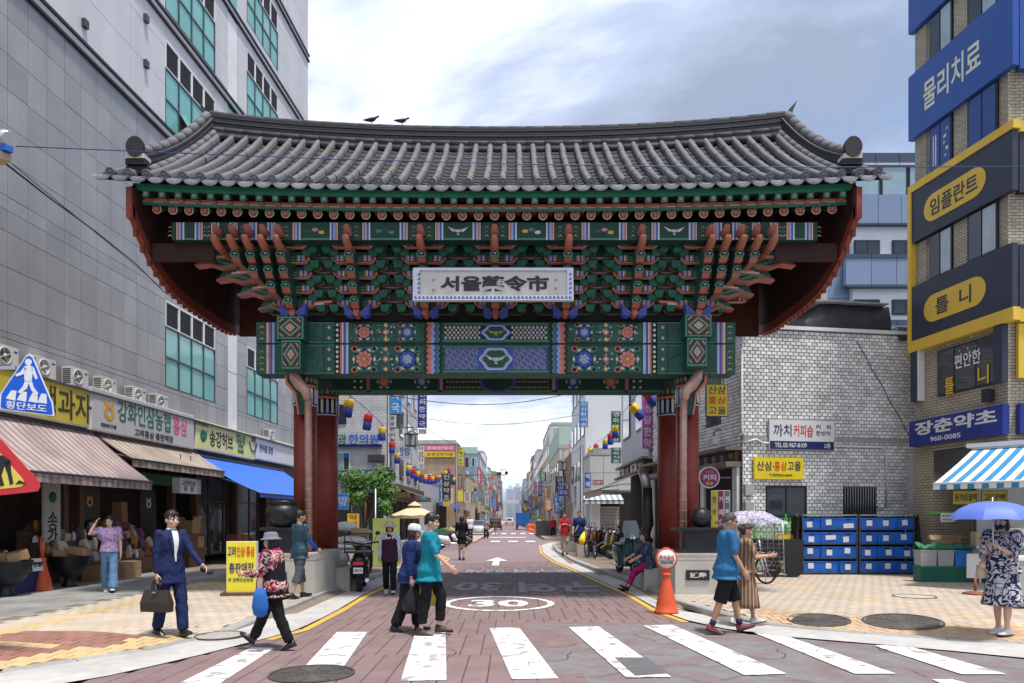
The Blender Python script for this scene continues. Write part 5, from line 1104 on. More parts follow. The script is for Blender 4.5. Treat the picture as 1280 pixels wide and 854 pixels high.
p = at(896.5, 500.5, 19.6); t = board('projecting_sign', 'yellow projecting sign with blue and red letters in three rows beside the gate', 'sign', p, R(2), .60, .88, .12, [mat('bright yellow board', (.80, .62, .02), .4), NAVY], [('산삼', 0, .28, .48, .21, NAVY), ('홍삼', 0, 0, .48, .21, RED), ('고을', 0, -.28, .48, .21, NAVY)]); b = MB(); b.box(-.2, -.18, .05, .08, .44, .9); b.box(.18, .2, .05, .08, .44, .9); b.build('hanger', DSTEEL, t)
YB = MATS['bright yellow board']
p = at(886, 597, 19.4); t = thing('round_sign', 'round purple coffee sign with white letters beside the red pillar', 'sign', p, R(5)); b = MB(); MX = Matrix.Rotation(R(90), 4, 'X'); b.lathe([(.29, -.05), (.29, .045), (.275, .05), (.01, .05)], 28, 0, MX, smooth=False); b.lathe([(.262, .05), (.262, .054), (.01, .055)], 28, 1, MX, smooth=False); b.build('disc', [OFFW, mat('purple sign', (.26, .012, .12), .4)], t)
for s, z, w, h, m in (('커피', .0, .36, .17, OFFW), ('까치', .15, .2, .08, PINK), ('매주', -.17, .2, .09, YB)): text(s, w, h, m, t, (0, -.058, z))
b = MB(); b.box(.28, .6, -.01, .03, -.02, .02); b.build('bracket', DSTEEL, t)
for k, (px, c, s, m) in enumerate(((893, (.6, .5, .04), '한약', NAVY), (901, (.20, .02, .03), '커피\n스낵', OFFW), (909, (.1, .1, .12), '전통\n찻집', OFFW))):
 p = at(px, 652, 19.6); board('vertical_banner', ('narrow yellow upright banner with dark letters by the coffee doorway', 'narrow maroon upright banner with pale letters by the coffee doorway', 'narrow charcoal upright banner with pale letters by the coffee doorway')[k], 'banner', p, R(6), .17, 1.7, .03, [mat('banner %s' % ('yellow', 'maroon', 'charcoal')[k], c, .6), OFFW], [(s.replace('\n', '')[i], 0, .6 - .35 * i, .11, .17, m) for i in range(len(s.replace('\n', '')))])
def on_house(x, z, w, h, name, label, mats, texts): return board(name, label, 'sign', HWp(x, -.09, z - .12), HR, w, h, .07, mats, texts)
on_house(1.78, 3.98, 2.02, .86, 'wall_sign', 'white and navy coffee shop wall sign on the white tiles', [OFFW, STEEL], [('까치', -.60, .12, .55, .34, NAVY), ('커피숍', .04, .12, .60, .34, RED), ('커   피', .66, .24, .46, .13, NAVY), ('한방차', .66, .06, .46, .13, NAVY)])
b = MB(); b.box(-.985, .985, -.004, -.0005, -.41, -.18); o = [x for x in bpy.data.objects if x.name == 'wall_sign'][0]; lp = b.build('lower_strip', NAVY, o); text('TEL.02-967-8109', .98, .13, OFFW, lp, (-.35, -.005, -.295)); text('2층', .2, .14, OFFW, lp, (.78, -.005, -.295))
on_house(1.08, 3.02, 1.52, .62, 'wall_sign', 'yellow wall sign with navy and red letters above the dark window', [YB, YB], [('산삼·', -.42, .08, .52, .26, NAVY), ('홍삼', .04, .08, .38, .26, RED), ('고을', .46, .08, .40, .26, NAVY), ('T.02)962-6665', .05, -.19, .7, .09, BROWN)])
# tarpaulin-covered lump on its roof
p = HWp(3.1, 1.0, HH + .1); t = thing('roof_shed', 'black tarpaulin covered shed on the tiled house roof', 'shed', p, HR); b = MB()
rings = []
for i in range(13):
 x = -.9 + 2.75 * i / 12; w = .05 * math.sin(i * 2.3); tz = .86 + .03 * math.sin(i * 1.7) if i > 2 else (.40, .62, .8)[i]
 rings.append([(x, -.6 - w, 0), (x, -.62 + w * .5, tz * .5), (x, -.52, tz - .05), (x, -.45, tz), (x, .6, tz + .02), (x, .65, 0)])
b.loft(rings, closed=False, caps=False, smooth=True); b.poly([rings[-1][k] for k in range(6)]); b.poly([rings[0][k] for k in range(6)]); b.build('tarpaulin', mat('black tarpaulin', (.04, .042, .05), .42, var=.25, scale=4, bump=.6, bscale=9), t)
b = MB(); b.loft([[(1.8, -1.05, -.22 - .03 * math.sin(i)), (1.8, -1.02, .2)] if 0 else [(1.75 + .13 * i, -1.06, -.25 - .05 * math.sin(i * 1.4)), (1.75 + .13 * i, -1.04, .12), (1.75 + .13 * i, -.5, .16)] for i in range(8)], closed=False, caps=False); b.build('loose_tarpaulin', MATS['black tarpaulin'], t)
b = MB(); b.box(-1.5, 1.7, -.7, 1.2, .87, .91); b.build('roof_sheet', CONC, t)
# ---- the brick clinic at the corner
BO = Vector((11.2, 20.0, .12)); BR = math.atan2(-3.06, .47); BM_ = Matrix.Translation(BO) @ Matrix.Rotation(BR, 4, 'Z'); BU = 3.1
def BW(u, y, z): return BM_ @ Vector((u, y, z))
TBR = brickmat('tan brick', (.50, .44, .33), (.42, .365, .27), (.13, .115, .09), .20, .075)
CLIN = thing('brick_clinic', 'narrow tan brick clinic building with blue, charcoal and yellow fascia boards', 'building', BO, BR)
b = MB(); b.box(0, BU, 0, 6, 3.3, 19, 0); b.box(0, .72, -.02, 6, 0, 3.3, 0); b.build('wall', TBR, CLIN)
b = MB(); b.box(-.28, -.01, -.05, 3, 0, 3.25); b.build('pilaster', CONC, CLIN)
b = MB(); b.box(.74, BU, 1.2, 1.3, 0, 3.3, 0); b.box(.73, BU, -.02, .0, 2.75, 3.28, 1); b.build('shop_wall', [OFFW, DSTEEL], CLIN)
ZO = -.12
def fascia(name, z0, z1, d, m, u0=-.06, u1=None):
 b = MB(); u1 = BU + d if u1 is None else u1; d *= .55; b.prism([(u0, -d), (u1, -d), (u1, .0), (u0, .0)], 'z', z0 + ZO, z1 + ZO)
 return b.build(name, m, CLIN)
CHAR = mat('charcoal fascia', (.032, .038, .062), .45, var=.06, grime=.1); GOLDY = mat('golden yellow fascia', (.72, .47, .05), .45, var=.06); CBLU = mat('clinic blue fascia', (.02, .085, .34), .4, var=.06, grime=.08); YLT = mat('pale yellow lettering', (.72, .74, .55), .5)
f1 = fascia('blue_fascia', 12.1, 13.87, .30, CBLU); f0 = fascia('blue_fascia', 15.07, 17.2, .30, CBLU)
text('물리치료', 1.95, .78, YLT, f1, (1.5, -.168, 12.98 + ZO))
fy = fascia('yellow_fascia', 10.62, 10.82, .34, GOLDY); fascia('yellow_fascia', 6.2, 6.5, .34, GOLDY); b = MB(); b.box(-.07, .06, -.187, -.02, 6.5 + ZO, 10.62 + ZO); b.build('yellow_fascia', GOLDY, CLIN)
f2 = fascia('charcoal_fascia', 9.22, 10.618, .28, CHAR, .06); f3 = fascia('charcoal_fascia', 6.502, 8.0, .28, CHAR, .06)
def pill(par, u0, u1, zc, r, s, tw):
 b = MB(); P = [(u1 - r + r * math.cos(t), zc + r * math.sin(t)) for t in [-math.pi / 2 + math.pi * i / 12 for i in range(13)]] + [(u0 + r + r * math.cos(t), zc + r * math.sin(t)) for t in [math.pi / 2 + math.pi * i / 12 for i in range(13)]]; b.prism(P, 'y', -.172, -.15); o = b.build('name_pill', GOLDY, par); text(s, tw, r * 1.25, CHAR, o, ((u0 + u1) / 2, -.174, zc))
pill(f2, .55, 2.62, 9.88 + ZO, .36, '임플란트', 1.6); pill(f3, .55, 2.62, 7.2 + ZO, .36, '틀  니', 1.2)
CURT = mat('pale curtain glass', (.38, .45, .50), .12, var=.15, scale=3, spec=.6); BFILM = mat('blue window film', (.025, .07, .26), .25, var=.1)
for z0, z1, m in ((13.9, 15.05, CURT), (10.84, 12.1, BFILM), (8.02, 9.2, CURT)):
 for k, (u0, u1) in enumerate(((.62, 1.42), (1.95, 2.85))):
  b = MB(); b.box(u0, u1, -.06, .02, z0 + ZO, z1 + ZO); w_ = b.build('window', FRAME, CLIN)
  for q in range(2):
   a = u0 + .05 + (u1 - u0 - .05) * q / 2; c = a + (u1 - u0) / 2 - .07; b = MB(); b.box(a, c, -.075, -.06, z0 + .04 + ZO, z1 - .04 + ZO); pn = b.build('pane', m if not (m is CURT and q == 0) else WGLASS, w_)
   if m is BFILM and k == 0:
    b = MB()
    if q: 
     for i in range(5): b.lathe([(.055, 0), (.01, .003)], 10, 0 if i % 2 else 1, M=Matrix.Translation(((a + c) / 2 + .06 * math.sin(i * 2), -.077, 11.1 + .17 * i + ZO)) @ Matrix.Rotation(R(90), 4, 'X'))
    else: b.box(a + .1, a + .13, -.079, -.076, 11.0 + ZO, 11.8 + ZO); b.box(a + .18, a + .22, -.079, -.076, 11.0 + ZO, 11.8 + ZO)
    b.build('dot_pattern', [OFFW, LBLU], w_)
 for u in (1.42, 0.0):
  b = MB(); b.box(u + .03, u + .03 + .44, -.03, .0, z0 + ZO, z1 + ZO); b.build('brick_pier', TBR, CLIN)
b = MB(); b.box(.9, 2.8, -.05, .02, 4.85 + ZO, 6.05 + ZO); w_ = b.build('window', FRAME, CLIN); b = MB(); b.box(.95, 2.75, -.06, -.05, 4.9 + ZO, 6.0 + ZO); b.build('pane', WGLASS, w_)
for u in (1.5, 2.2): b = MB(); b.box(u - .02, u + .02, -.07, -.06, 4.9 + ZO, 6.0 + ZO); b.build('mullion', FRAME, w_)
text('편안한', .85, .36, OFFW, w_, (1.95, -.075, 5.62 + ZO)); text('틀', .3, .42, GOLDY, w_, (1.35, -.075, 5.05 + ZO)); text('니', .34, .46, GOLDY, w_, (2.45, -.075, 5.12 + ZO))
for k in range(3): b = MB(); b.lathe([(.02, 0), (.01, .003)], 8, M=Matrix.Translation((1.7 + .26 * k, -.075, 5.88 + ZO)) @ Matrix.Rotation(R(90), 4, 'X')); b.build('dot', OFFW, w_)
b = MB(); b.box(.02, .30, -.16, -.0, 4.83 + ZO, 6.2 + ZO, 0); b.box(.30, .36, -.17, -.0, 4.83 + ZO, 6.2 + ZO, 1); b.build('side_panel', [CHAR, OFFW], CLIN); b = MB(); b.box(2.84, 3.1, -.16, 0, 4.83 + ZO, 6.18 + ZO); b.build('side_panel', CHAR, CLIN)
b = MB(); b.box(2.62, 2.76, -.28, -.05, 4.42 + ZO, 4.72 + ZO); b.build('loudspeaker', BLACK, CLIN)
st = thing('shop_sign', 'deep blue herb shop sign with white letters and a telephone number', 'sign', BW(0, 0, 0), BR); b = MB(); b.box(.02, 3.16, -.2, -.02, 3.59 + ZO, 4.29 + ZO); b.build('panel', [mat('herb sign blue', (.012, .03, .22), .4)], st); text('장춘약초', 2.75, .36, OFFW, st, (1.62, -.203, 4.05 + ZO), bold=.03); text('960-0085', 1.05, .13, OFFW, st, (1.35, -.203, 3.72 + ZO))
# second face of the clinic, turning the corner
C2 = BW(BU, 0, 0); C2R = R(-5); S2 = thing('corner_building', 'side face of the brick clinic turning the corner, cut by the frame edge', 'building', C2, C2R)
b = MB(); b.box(.02, 6, .03, 3, 3.4, 19); b.build('wall', TBR, S2); b = MB(); b.box(.02, 6, 1.2, 1.3, 0, 3.4); b.build('shop_wall', OFFW, S2)
for z0, z1, m, d in ((12.1, 13.87, CBLU, .28), (15.07, 17.2, CBLU, .28), (9.22, 10.618, CHAR, .26), (10.62, 10.82, GOLDY, .32), (6.5, 8.0, CHAR, .26), (6.2, 6.498, GOLDY, .32), (4.9, 6.17, GOLDY, .2), (3.59, 4.29, MATS['herb sign blue'], .31)):
 b = MB(); b.box(.17, 6, -d * .55, .0, z0 + ZO, z1 + ZO); b.build('fascia', m, S2)
text('약초', .7, .4, OFFW, S2, (.85, -.174, 3.98 + ZO))
# awning over the herb stall
AWS = [mat('white awning stripe', (.66, .68, .68), .7, var=.05, grime=.15), mat('blue awning stripe', (.03, .20, .40), .7, var=.05)]
awning('blue and white striped awning over the herb stall', 0, 5.0, 0, 3.26, -2.4, 2.37, AWS, .13, .13, .02, rz=R(-50), org=(11.0, 17.2, 0), frame=WHITE); b = MB(); b.box(-.1, 5.2, -.1, .22, 3.30, 3.40); o = b.build('awning_cassette', OFFW, None, (11.0, 17.2, 0), (0, 0, R(-50))); tag(o, 'pale roller case above the blue and white striped awning', 'awning case')
for k, (px, s) in enumerate(((1207, '용각삼꿀떡'), (1243, '고단백'))): p = at(px, 622, 16.2); board('hanging_board', ('olive yellow board of five black letters hung under the striped awning', 'olive yellow board of three black letters hung under the striped awning')[k], 'sign', p, R(-3), .58, .33, .02, [mat('olive yellow board', (.42, .36, .06), .6), BROWN], [(s, 0, 0, .48, .17, BLACK)])
b = MB(); b.box(0, 2.4, 0, .04, .15, 2.5, 0); b.box(-.06, .0, -.03, .06, .12, 2.6, 1); b.box(1.0, 1.05, -.02, .0, .15, 2.5, 1); o = b.build('glass_shopfront', [mat('milky shopfront', (.42, .45, .46), .25, var=.1), FRAME], None, (11.35, 17.6, .0), (0, 0, R(-25))); tag(o, 'milky glazed shopfront under the striped awning', 'shopfront')
# ---- the pale blue block behind
BB = thing('apartment_block', 'pale blue and white apartment block standing behind the tiled house', 'building', (16.8, 42, 0)); zb = lambda y: CH + (648 - y) * 42 / F; xb = lambda x: (x - 640) * 42 / F - 16.8
BLP = mat('blue grey panel', (.20, .26, .38), .4, var=.05, orand=.05); WPL = mat('white render', (.66, .70, .74), .7, var=.04); DBL = mat('dark blue band', (.05, .07, .11), .4); SKYG = mat('painted sky reflection glass', (.25, .36, .42), .08, spec=.8)  # SKYG: glass with the sky's reflection put into its pale base colour
b = MB(); b.box(xb(1069), 9, .3, 9, 0, zb(190), 0); b.box(xb(1000), xb(1069), .8, 9, 0, zb(300), 0); b.build('wall', WPL, BB)
for y0, y1, x0, m, d in ((190, 203, 1066, DBL, .1), (203, 206, 1066, STEEL, .05), (243.5, 279, 1069, BLP, .0), (279, 281, 1069, DBL, -.05), (318, 323, 1057, DBL, -.06), (323, 356, 1057, BLP, -.02), (356, 359, 1057, DBL, -.05), (400, 406, 1057, DBL, -.06), (406, 420, 1057, BLP, -.02)):
 x = xb(x0); n_ = 4
 for i in range(n_): b = MB(); b.box(x + (8.6 - x) * i / n_ + .015, x + (8.6 - x) * (i + 1) / n_ - .015, d, .35, zb(y1), zb(y0)); b.build('cladding_panel', m, BB)
for i in range(4): b = MB(); a = xb(1069) + i * 1.6; b.box(a, a + 1.5, .15, .3, zb(243), zb(206)); w_ = b.build('window', FRAME, BB); b = MB(); b.box(a + .08, a + 1.42, .13, .15, zb(242), zb(208)); b.build('pane', SKYG, w_)
for px in (1070, 1118):
 for y0, y1 in ((298.5, 317.5), (373, 392)): b = MB(); a = xb(px); b.box(a, a + 1.5, .2, .32, zb(y1), zb(y0)); w_ = b.build('window', FRAME, BB); b = MB(); b.box(a + .08, a + .72, .18, .2, zb(y1) + .08, zb(y0) - .08); b.box(a + .8, a + 1.42, .18, .2, zb(y1) + .08, zb(y0) - .08); b.build('pane', WGLASS, w_)
for i in range(2):
 for j in range(3): b = MB(); b.box(xb(1000) + .02 + i * 1.6, xb(1000) + 1.58 + i * 1.6, .7, .8, zb(300) - 3.2 - 3.25 * j, zb(300) - 3.2 * j - .04); b.build('cladding_panel', BLP, BB)
# ---- blue crate racks
CRB = mat('blue plastic crate', (.012, .12, .52), .4, var=.08, orand=.10, grime=.1)
RKX, RKY = 7.74, 19.2; RR_ = R(1)
def rack(x0, label):
 t = thing('crate_rack', label, 'rack', (x0, RKY, .12), RR_, 'steel crate racks'); w = 1.46
 for k in range(5): b = MB(); z = .06 + .385 * k; b.box(-.02, w + .02, -.04, .5, z - .03, z); b.build('shelf', DSTEEL if k < 4 else CONC, t)
 for x in (0, w):
  for y in (-.02, .46): b = MB(); b.box(x - .02, x + .02, y - .02, y + .02, 0, 1.61); b.build('post', DSTEEL, t)
 for x in (.1, w - .1): b = MB(); b.lathe([(.05, -.02), (.05, .02)], 12, M=Matrix.Translation((x, .0, .02)) @ Matrix.Rotation(R(90), 4, 'X')); b.build('caster', RUBBER, t)
 b = MB(); b.box(-.03, w + .03, .48, .52, .05, 1.55); b.build('back_panel', DARK, t)
 return t
rack(RKX, 'steel rack of blue crates nearer the parked bicycle'); rack(RKX + 1.52, 'steel rack of blue crates nearer the green pipe frame')
b = MB(); b.loft([[(-.235, .0, 0), (.235, .0, 0), (.235, .42, 0), (-.235, .42, 0)], [(-.245, -.012, .29), (.245, -.012, .29), (.245, .43, .29), (-.245, .43, .29)]], smooth=False); b.box(-.25, .25, -.02, .0, .27, .30); b.box(-.2, -.17, -.008, 0, .02, .27); b.box(.17, .2, -.008, 0, .02, .27); CRM = b.mesh('bin', CRB)
b = MB(); b.box(-.075, .075, -.018, -.012, .08, .23); CLB = b.mesh('label_card', OFFW); b = MB(); b.box(-.06, .06, -.016, -.010, .235, .265); HHM = b.mesh('handle_hole', BLACK)
ROWN = ('bottom', 'third', 'second', 'top'); COLN = ('first', 'middle', 'last')
for rk_ in range(2):
 for k in range(4):
  for i in range(3):
   t = thing('crate', 'blue crate with a white card, %s in the %s row, rack by the %s' % (COLN[i], ROWN[k], ('bicycle', 'green frame')[rk_]), 'crate', (RKX + .25 + .485 * i + 1.52 * rk_, RKY + rnd.uniform(-.02, .02), .12 + .06 + .385 * k), RR_ + rnd.uniform(-.03, .03), 'blue crates on the racks')
   link('bin', CRM, t); o = link('label_card', CLB, t, (rnd.uniform(-.05, .05), 0, rnd.uniform(-.05, .04)), (0, rnd.uniform(-.08, .08), 0)); link('handle_hole', HHM, t)
   if (rk_, k, i) in ((0, 3, 2), (0, 2, 1)): o.scale = (1.8, 1, .8)
b = MB(); b.poly([(-.02, 0, 0), (.55, 0, 0), (.06, 0, 1.6)][:0] or [(0, 0, 0), (-.25, 0, 0), (-.03, 0, 1.6), (0, 0, 1.6)]); b.box(-.03, .0, .0, .5, 0, 1.55)
o = b.build('leaning_board', DARK, None, (RKX - .06, RKY + .02, .12), (0, 0, RR_)); tag(o, 'dark board closing the bicycle end of the crate racks', 'board')
b = MB(); b.box(0, .03, .0, .5, 0, 1.55); b.poly([(.0, -.02, 0), (.2, -.02, 0), (.05, -.02, 1.6), (0, -.02, 1.6)]); o = b.build('leaning_board', DARK, None, (RKX + 3.06, RKY + .02, .12), (0, 0, RR_)); tag(o, 'dark board closing the green-frame end of the crate racks', 'board')
# green mesh fence and green pipe frame
t = thing('mesh_fence', 'low green wire mesh fence behind the parked bicycle', 'fence', (6.55, 19.75, .12), R(3))
for x in (.1, .98, 1.3): b = MB(); b.box(x - .025, x + .025, -.02, .02, 0, 1.62); b.build('post', GREENP, t)
b = MB()
for i in range(20): b.tube([(-.25 + .085 * i, 0, .1), (-.25 + .085 * i, 0, 1.5)], .006, 4)
for k in range(12): b.tube([(-.25, .005, .1 + .127 * k), (1.4, .005, .1 + .127 * k)], .007 if k % 4 else .014, 4)
b.build('mesh', GREENP, t); board('fence_notice', 'yellow notice with red letters hung on the green mesh fence', 'sign', at(982, 682, 19.5), R(3), .46, .60, .015, [YB, RED], [('산삼마을', 0, .1, .4, .2, RED), ('960-1121', 0, -.15, .36, .08, BROWN)])
t = thing('pipe_frame', 'bright green pipe frame standing between the crate racks and the herb stall', 'railing', (10.75, 18.6, .12), R(-8)); 
for z in (1.62, .98): b = MB(); b.tube([(0, 0, z), (1.35, 0, z)], .035, 8); b.build('rail', GREENP, t)
for x in (1.38, 1.12): b = MB(); b.tube([(x, .02, 0), (x, .02, 1.72)], .07 if x > 1.2 else .05, 10); b.build('post', GREENP, t)
board('frame_notice', 'small white notice fixed to the green pipe frame', 'sign', at(1185, 647, 18.1), R(-8), .34, .22, .01, [OFFW, OFFW], [('주차금지', 0, .04, .28, .06, NAVY), ('960-0085', 0, -.05, .26, .04, NAVY)])
# herb stall crates
CRG = mat('dark green crate', (.008, .13, .075), .45, var=.1, orand=.1); BING = mat('grey foam bin', (.36, .36, .35), .6, var=.08, orand=.08); BINB = mat('blue bin', (.015, .16, .50), .45)
for k in range(3):
 t = thing('green_crate', ('ribbed dark green crate under the first grey bin', 'ribbed dark green crate under the second grey bin', 'ribbed dark green crate under the blue bin')[k], 'crate', (9.79 + .405 * k, 16.9, .12), R(-2), 'green crates at the herb stall'); b = MB(); b.box(-.195, .195, 0, .34, 0, .36); b.box(-.2, .2, -.01, .35, .34, .38)
 for i in range(9): b.box(-.19 + .043 * i, -.172 + .043 * i, -.012, .0, .02, .34)
 b.build('body', CRG, t)
 t = thing('foam_bin', ('pale grey lidded bin nearer the crate racks', 'pale grey lidded bin in the middle of the row', 'blue bin with a white lid line, end of the row')[k], 'bin', (9.79 + .405 * k, 16.92, .50), R(-2), 'bins on the green crates'); b = MB(); b.loft([[(-.175, 0, 0), (.175, 0, 0), (.175, .3, 0), (-.175, .3, 0)], [(-.19, -.01, .34), (.19, -.01, .34), (.19, .31, .34), (-.19, .31, .34)]], smooth=False); b.build('bin', BINB if k == 2 else BING, t); b = MB(); b.box(-.195, .195, -.016, .316, .34, .375); b.build('lid', BINB if k == 2 else BING, t)
b = MB(); rr_ = []
for i in range(16):
 x = -.1 + .085 * i; rr_.append([(x, -.15 + .05 * math.sin(i * 1.9), .02), (x, -.05, .10 + .06 * math.sin(i * 2.3)), (x, .08, .14 + .05 * math.sin(i * 1.1 + 1)), (x, .2 + .03 * math.sin(i), .02)])
b.loft(rr_, caps=False); o = b.build('green_net', mat('green netting', (.02, .17, .09), .7, var=.4, scale=30), None, (9.7, 17.1, .875), (0, 0, R(-2))); tag(o, 'crumpled green netting thrown over the stall bins', 'netting')
carton(0, 0, .5, .4, .35, 'brown carton on the stall behind the bins'); o = bpy.context.scene.objects[-1] if False else None
for ob in [x for x in bpy.data.objects if x.get('label') == 'brown carton on the stall behind the bins']: ob.location = (10.55, 17.5, .75); ob.rotation_euler = (0, 0, 0)
t = thing('stall_table', 'herb stall table with pale boxes and price boards behind the umbrella', 'stall', (10.6, 16.6, .12), R(-4)); b = MB(); b.box(.1, 3.2, .0, 1.0, .80, .86); b.build('table_top', STEEL, t)
for x, y in ((.2, .05), (3.0, .05), (.2, .9), (3.0, .9)): b = MB(); b.box(x - .03, x + .03, y - .03, y + .03, 0, .8); b.build('leg', STEEL, t)
b = MB(); b.box(.2, 3.1, .05, .9, .12, .78); b.build('skirt', mat('stall skirt', (.5, .49, .46), .8, var=.1), t)
for k, (x, y, w, h, c, l) in enumerate(((.3, .3, .3, .32, (.55, .40, .25), 'peach coloured box at the stall end'), (.75, .2, .35, .25, (.62, .60, .55), 'white box of herbs with a printed label, on the stall'), (1.15, .35, .3, .4, (.60, .56, .45), 'cream box of herbs behind the umbrella'), (1.6, .2, .35, .22, (.6, .6, .58), 'flat white box on the stall past the umbrella'))):
 t2 = thing('herb_box', l, 'box', (10.6 + x, 16.6 + y, .98), R(-4)); b = MB(); b.box(0, w, 0, .25, 0, h); b.build('box', mat('herb box %d' % k, c, .7), t2); text('약초', w * .6, .08, GREENL, t2, (w / 2, -.001, h * .5))
p = ongrid(1219, 743); t = thing('sign_stand', 'worn steel sign stand with a red-brown foot beside the green crates', 'sign stand', p, R(-6)); b = MB(); b.box(-.16, .16, -.012, .012, .32, .80); b.build('plate', STEEL, t); b = MB(); b.tube([(0, 0, .03), (0, 0, .34)], .025, 8); b.lathe([(.22, 0), (.22, .03), (.1, .06), (.03, .07)], 16); b.build('foot', mat('rust red foot', (.25, .08, .04), .7, var=.2), t)
p = ongrid(1268, 768); t = thing('cooler_box', 'grey wheeled chest half hidden behind the umbrella woman', 'chest', (p.x + .95, p.y + .9, p.z), R(-5)); b = MB(); b.box(-.4, .5, -.3, .3, .22, .80); b.build('body', BING, t); b = MB()
b.box(-.42, .52, -.32, .32, .80, .86); b.build('lid', OFFW, t)
for x in (-.3, .4): b = MB(); b.tube([(x, -.24, .11), (x, -.16, .11)], .11, 14); b.build('wheel', RUBBER, t)
# ================================================================ the market street beyond the gate
WT = brickmat('white tile wall', (.60, .60, .60), (.56, .56, .57), (.36, .36, .36), .30, .15, .2)
TANB = brickmat('tan brick wall', (.40, .28, .17), (.35, .24, .15), (.30, .24, .18), .24, .09, .3)
GRYW = mat('grey metal wall', (.40, .42, .46), .5, var=.05, orand=.05); WHW = mat('white rendered wall', (.68, .69, .71), .7, var=.04, grime=.1, gcol=(.5, .5, .5), gscale=.4)
BLUW = mat('blue grey wall', (.24, .30, .38), .5, var=.06); REDB = brickmat('red brick wall', (.26, .11, .075), (.22, .09, .06), (.25, .2, .17), .24, .09, .3); CRMW = mat('cream wall', (.52, .46, .36), .7, var=.08, grime=.15); GRNW = mat('pale green wall', (.36, .46, .40), .6, var=.06)
def sbuild(name, label, x0, x1, y0, y1, z0, h, m, side, fl=3.3, zf=3.8, wf=3, wsd=4, group=None, wh=1.5, front=True, par=.5, fine=True):
 """A street house: its front faces -Y, its street flank faces the road; windows on both."""
 t = thing(name, label, 'building', (x0, y0, 0), 0, group); w, d = x1 - x0, y1 - y0; b = MB(); b.box(0, w, 0, d, z0, h); b.build('wall', m, t)
 b = MB(); e = .06; b.box(-e, w + e, -e, d + e, h, h + .12); b.box(.3, w - .3, .3, d - .3, h + .12, h + par); b.build('roof', CONC, t)
 z = zf
 while z + wh < h - .3:
  for i in range(wf if front else 0):
   c = w * (i + .5) / wf; ww = min(1.6, w / wf * .6); b = MB(); b.box(c - ww / 2, c + ww / 2, -.05, .02, z, z + wh); f_ = b.build('window', FRAME if i % 2 else WHITE, t)
   for q in (0, 1) if fine else (0,): b = MB(); a = c - ww / 2 + .06 + q * (ww / 2 - .03); b.box(a, a + (ww / 2 - .09 if fine else ww - .12), -.06, -.05, z + .06, z + wh - .06); b.build('pane', WGLASS if (i + q) % 3 else SKYG, f_)
  for i in range(wsd):
   c = d * (i + .5) / wsd; ww = min(1.8, d / wsd * .6); X = w if side == 'L' else 0; s = 1 if side == 'L' else -1; b = MB(); b.box(min(X - .02 * s, X + .05 * s), max(X - .02 * s, X + .05 * s), c - ww / 2, c + ww / 2, z, z + wh); f_ = b.build('window', FRAME, t)
   b = MB(); b.box(min(X + .05 * s, X + .06 * s), max(X + .05 * s, X + .06 * s), c - ww / 2 + .06, c + ww / 2 - .06, z + .06, z + wh - .06); b.build('pane', WGLASS if i % 2 else SKYG, f_)
  z += fl
 return t
def vsign(px0, px1, py0, py1, D, col, tx, tcol, label, name='vertical_sign', horiz=False, d=.15, rz=0.0, group=None):
 c = at((px0 + px1) / 2, (py0 + py1) / 2, D); w, h = (px1 - px0) * D / F, (py1 - py0) * D / F; m = mat('sign %.2f %.2f %.2f' % col, col, .45, var=.06); n_ = len(tx)
 tl = [(tx, 0, 0, w * .86, h * .6, tcol)] if horiz else [(ch, 0, h / 2 - h * (i + .5) / n_, w * .66, h / n_ * .74, tcol) for i, ch in enumerate(tx)]
 return board(name, label, 'sign', c, rz, w, h, d, [m, STEEL], tl if tx else [], group)
# ---- left side
b1 = sbuild('clinic_building', 'white tiled oriental clinic building with a blue and green letter sign behind the tree', -18, -8.1, 47, 62, 0, 14, WT, 'L', zf=4.4, wf=4, wsd=4, front=False, fl=3.1)
b1p = lambda px: (px - 640) * 47 / F + 18
b1z = lambda py: CH + (648 - py) * 47 / F
for x0, x1, y0, y1, m in ((419, 433, 506, 530, WGLASS), (421, 438, 565, 588, SKYG)):
 b = MB(); b.box(b1p(x0), b1p(x1), -.06, .02, b1z(y1), b1z(y0)); w_ = b.build('window', WHITE if y0 > 550 else FRAME, b1); b = MB(); b.box(b1p(x0) + .08, b1p((x0 + x1) / 2), -.08, -.06, b1z(y1) + .08, b1z(y0) - .08); b.build('pane', m, w_); b = MB(); b.box(b1p((x0 + x1) / 2) + .04, b1p(x1) - .08, -.08, -.06, b1z(y1) + .08, b1z(y0) - .08); b.build('pane', WGLASS, w_)
 if y0 > 550: b = MB(); b.box(b1p((x0 + x1) / 2) + .04, b1p(x1) - .08, -.10, -.082, b1z(572), b1z(y0) - .08); b.build('blind', BLUE, w_)
o = text('광', b1p(434) - b1p(423), .68, GREENL, b1, ((b1p(423) + b1p(434)) / 2, -.20, b1z(550)), depth=.12); o = text('한의원', b1p(474) - b1p(437), .68, BLUE, b1, ((b1p(437) + b1p(474)) / 2, -.20, b1z(550)), depth=.12)
b = MB(); b.box(b1p(421), b1p(478), -.3, .0, b1z(559), b1z(556)); b.build('sign_ledge', NAVY, b1)
b = MB(); b.box(b1p(461), b1p(481), -.3, .0, b1z(578), b1z(569)); b.box(b1p(462), b1p(480), -.31, -.3, b1z(577), b1z(570)); b.build('wall_unit', LOUV, b1)
b = MB(); b.box(b1p(421), b1p(481), -.25, .0, b1z(600), b1z(588)); f_ = b.build('green_fascia', mat('deep teal board', (.01, .10, .10), .5), b1); text('한약국', 2.4, .46, OFFW, f_, (b1p(450), -.252, b1z(594)))
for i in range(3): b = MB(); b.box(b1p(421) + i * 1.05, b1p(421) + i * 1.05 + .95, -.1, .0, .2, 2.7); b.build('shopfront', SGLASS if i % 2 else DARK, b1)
b = MB()
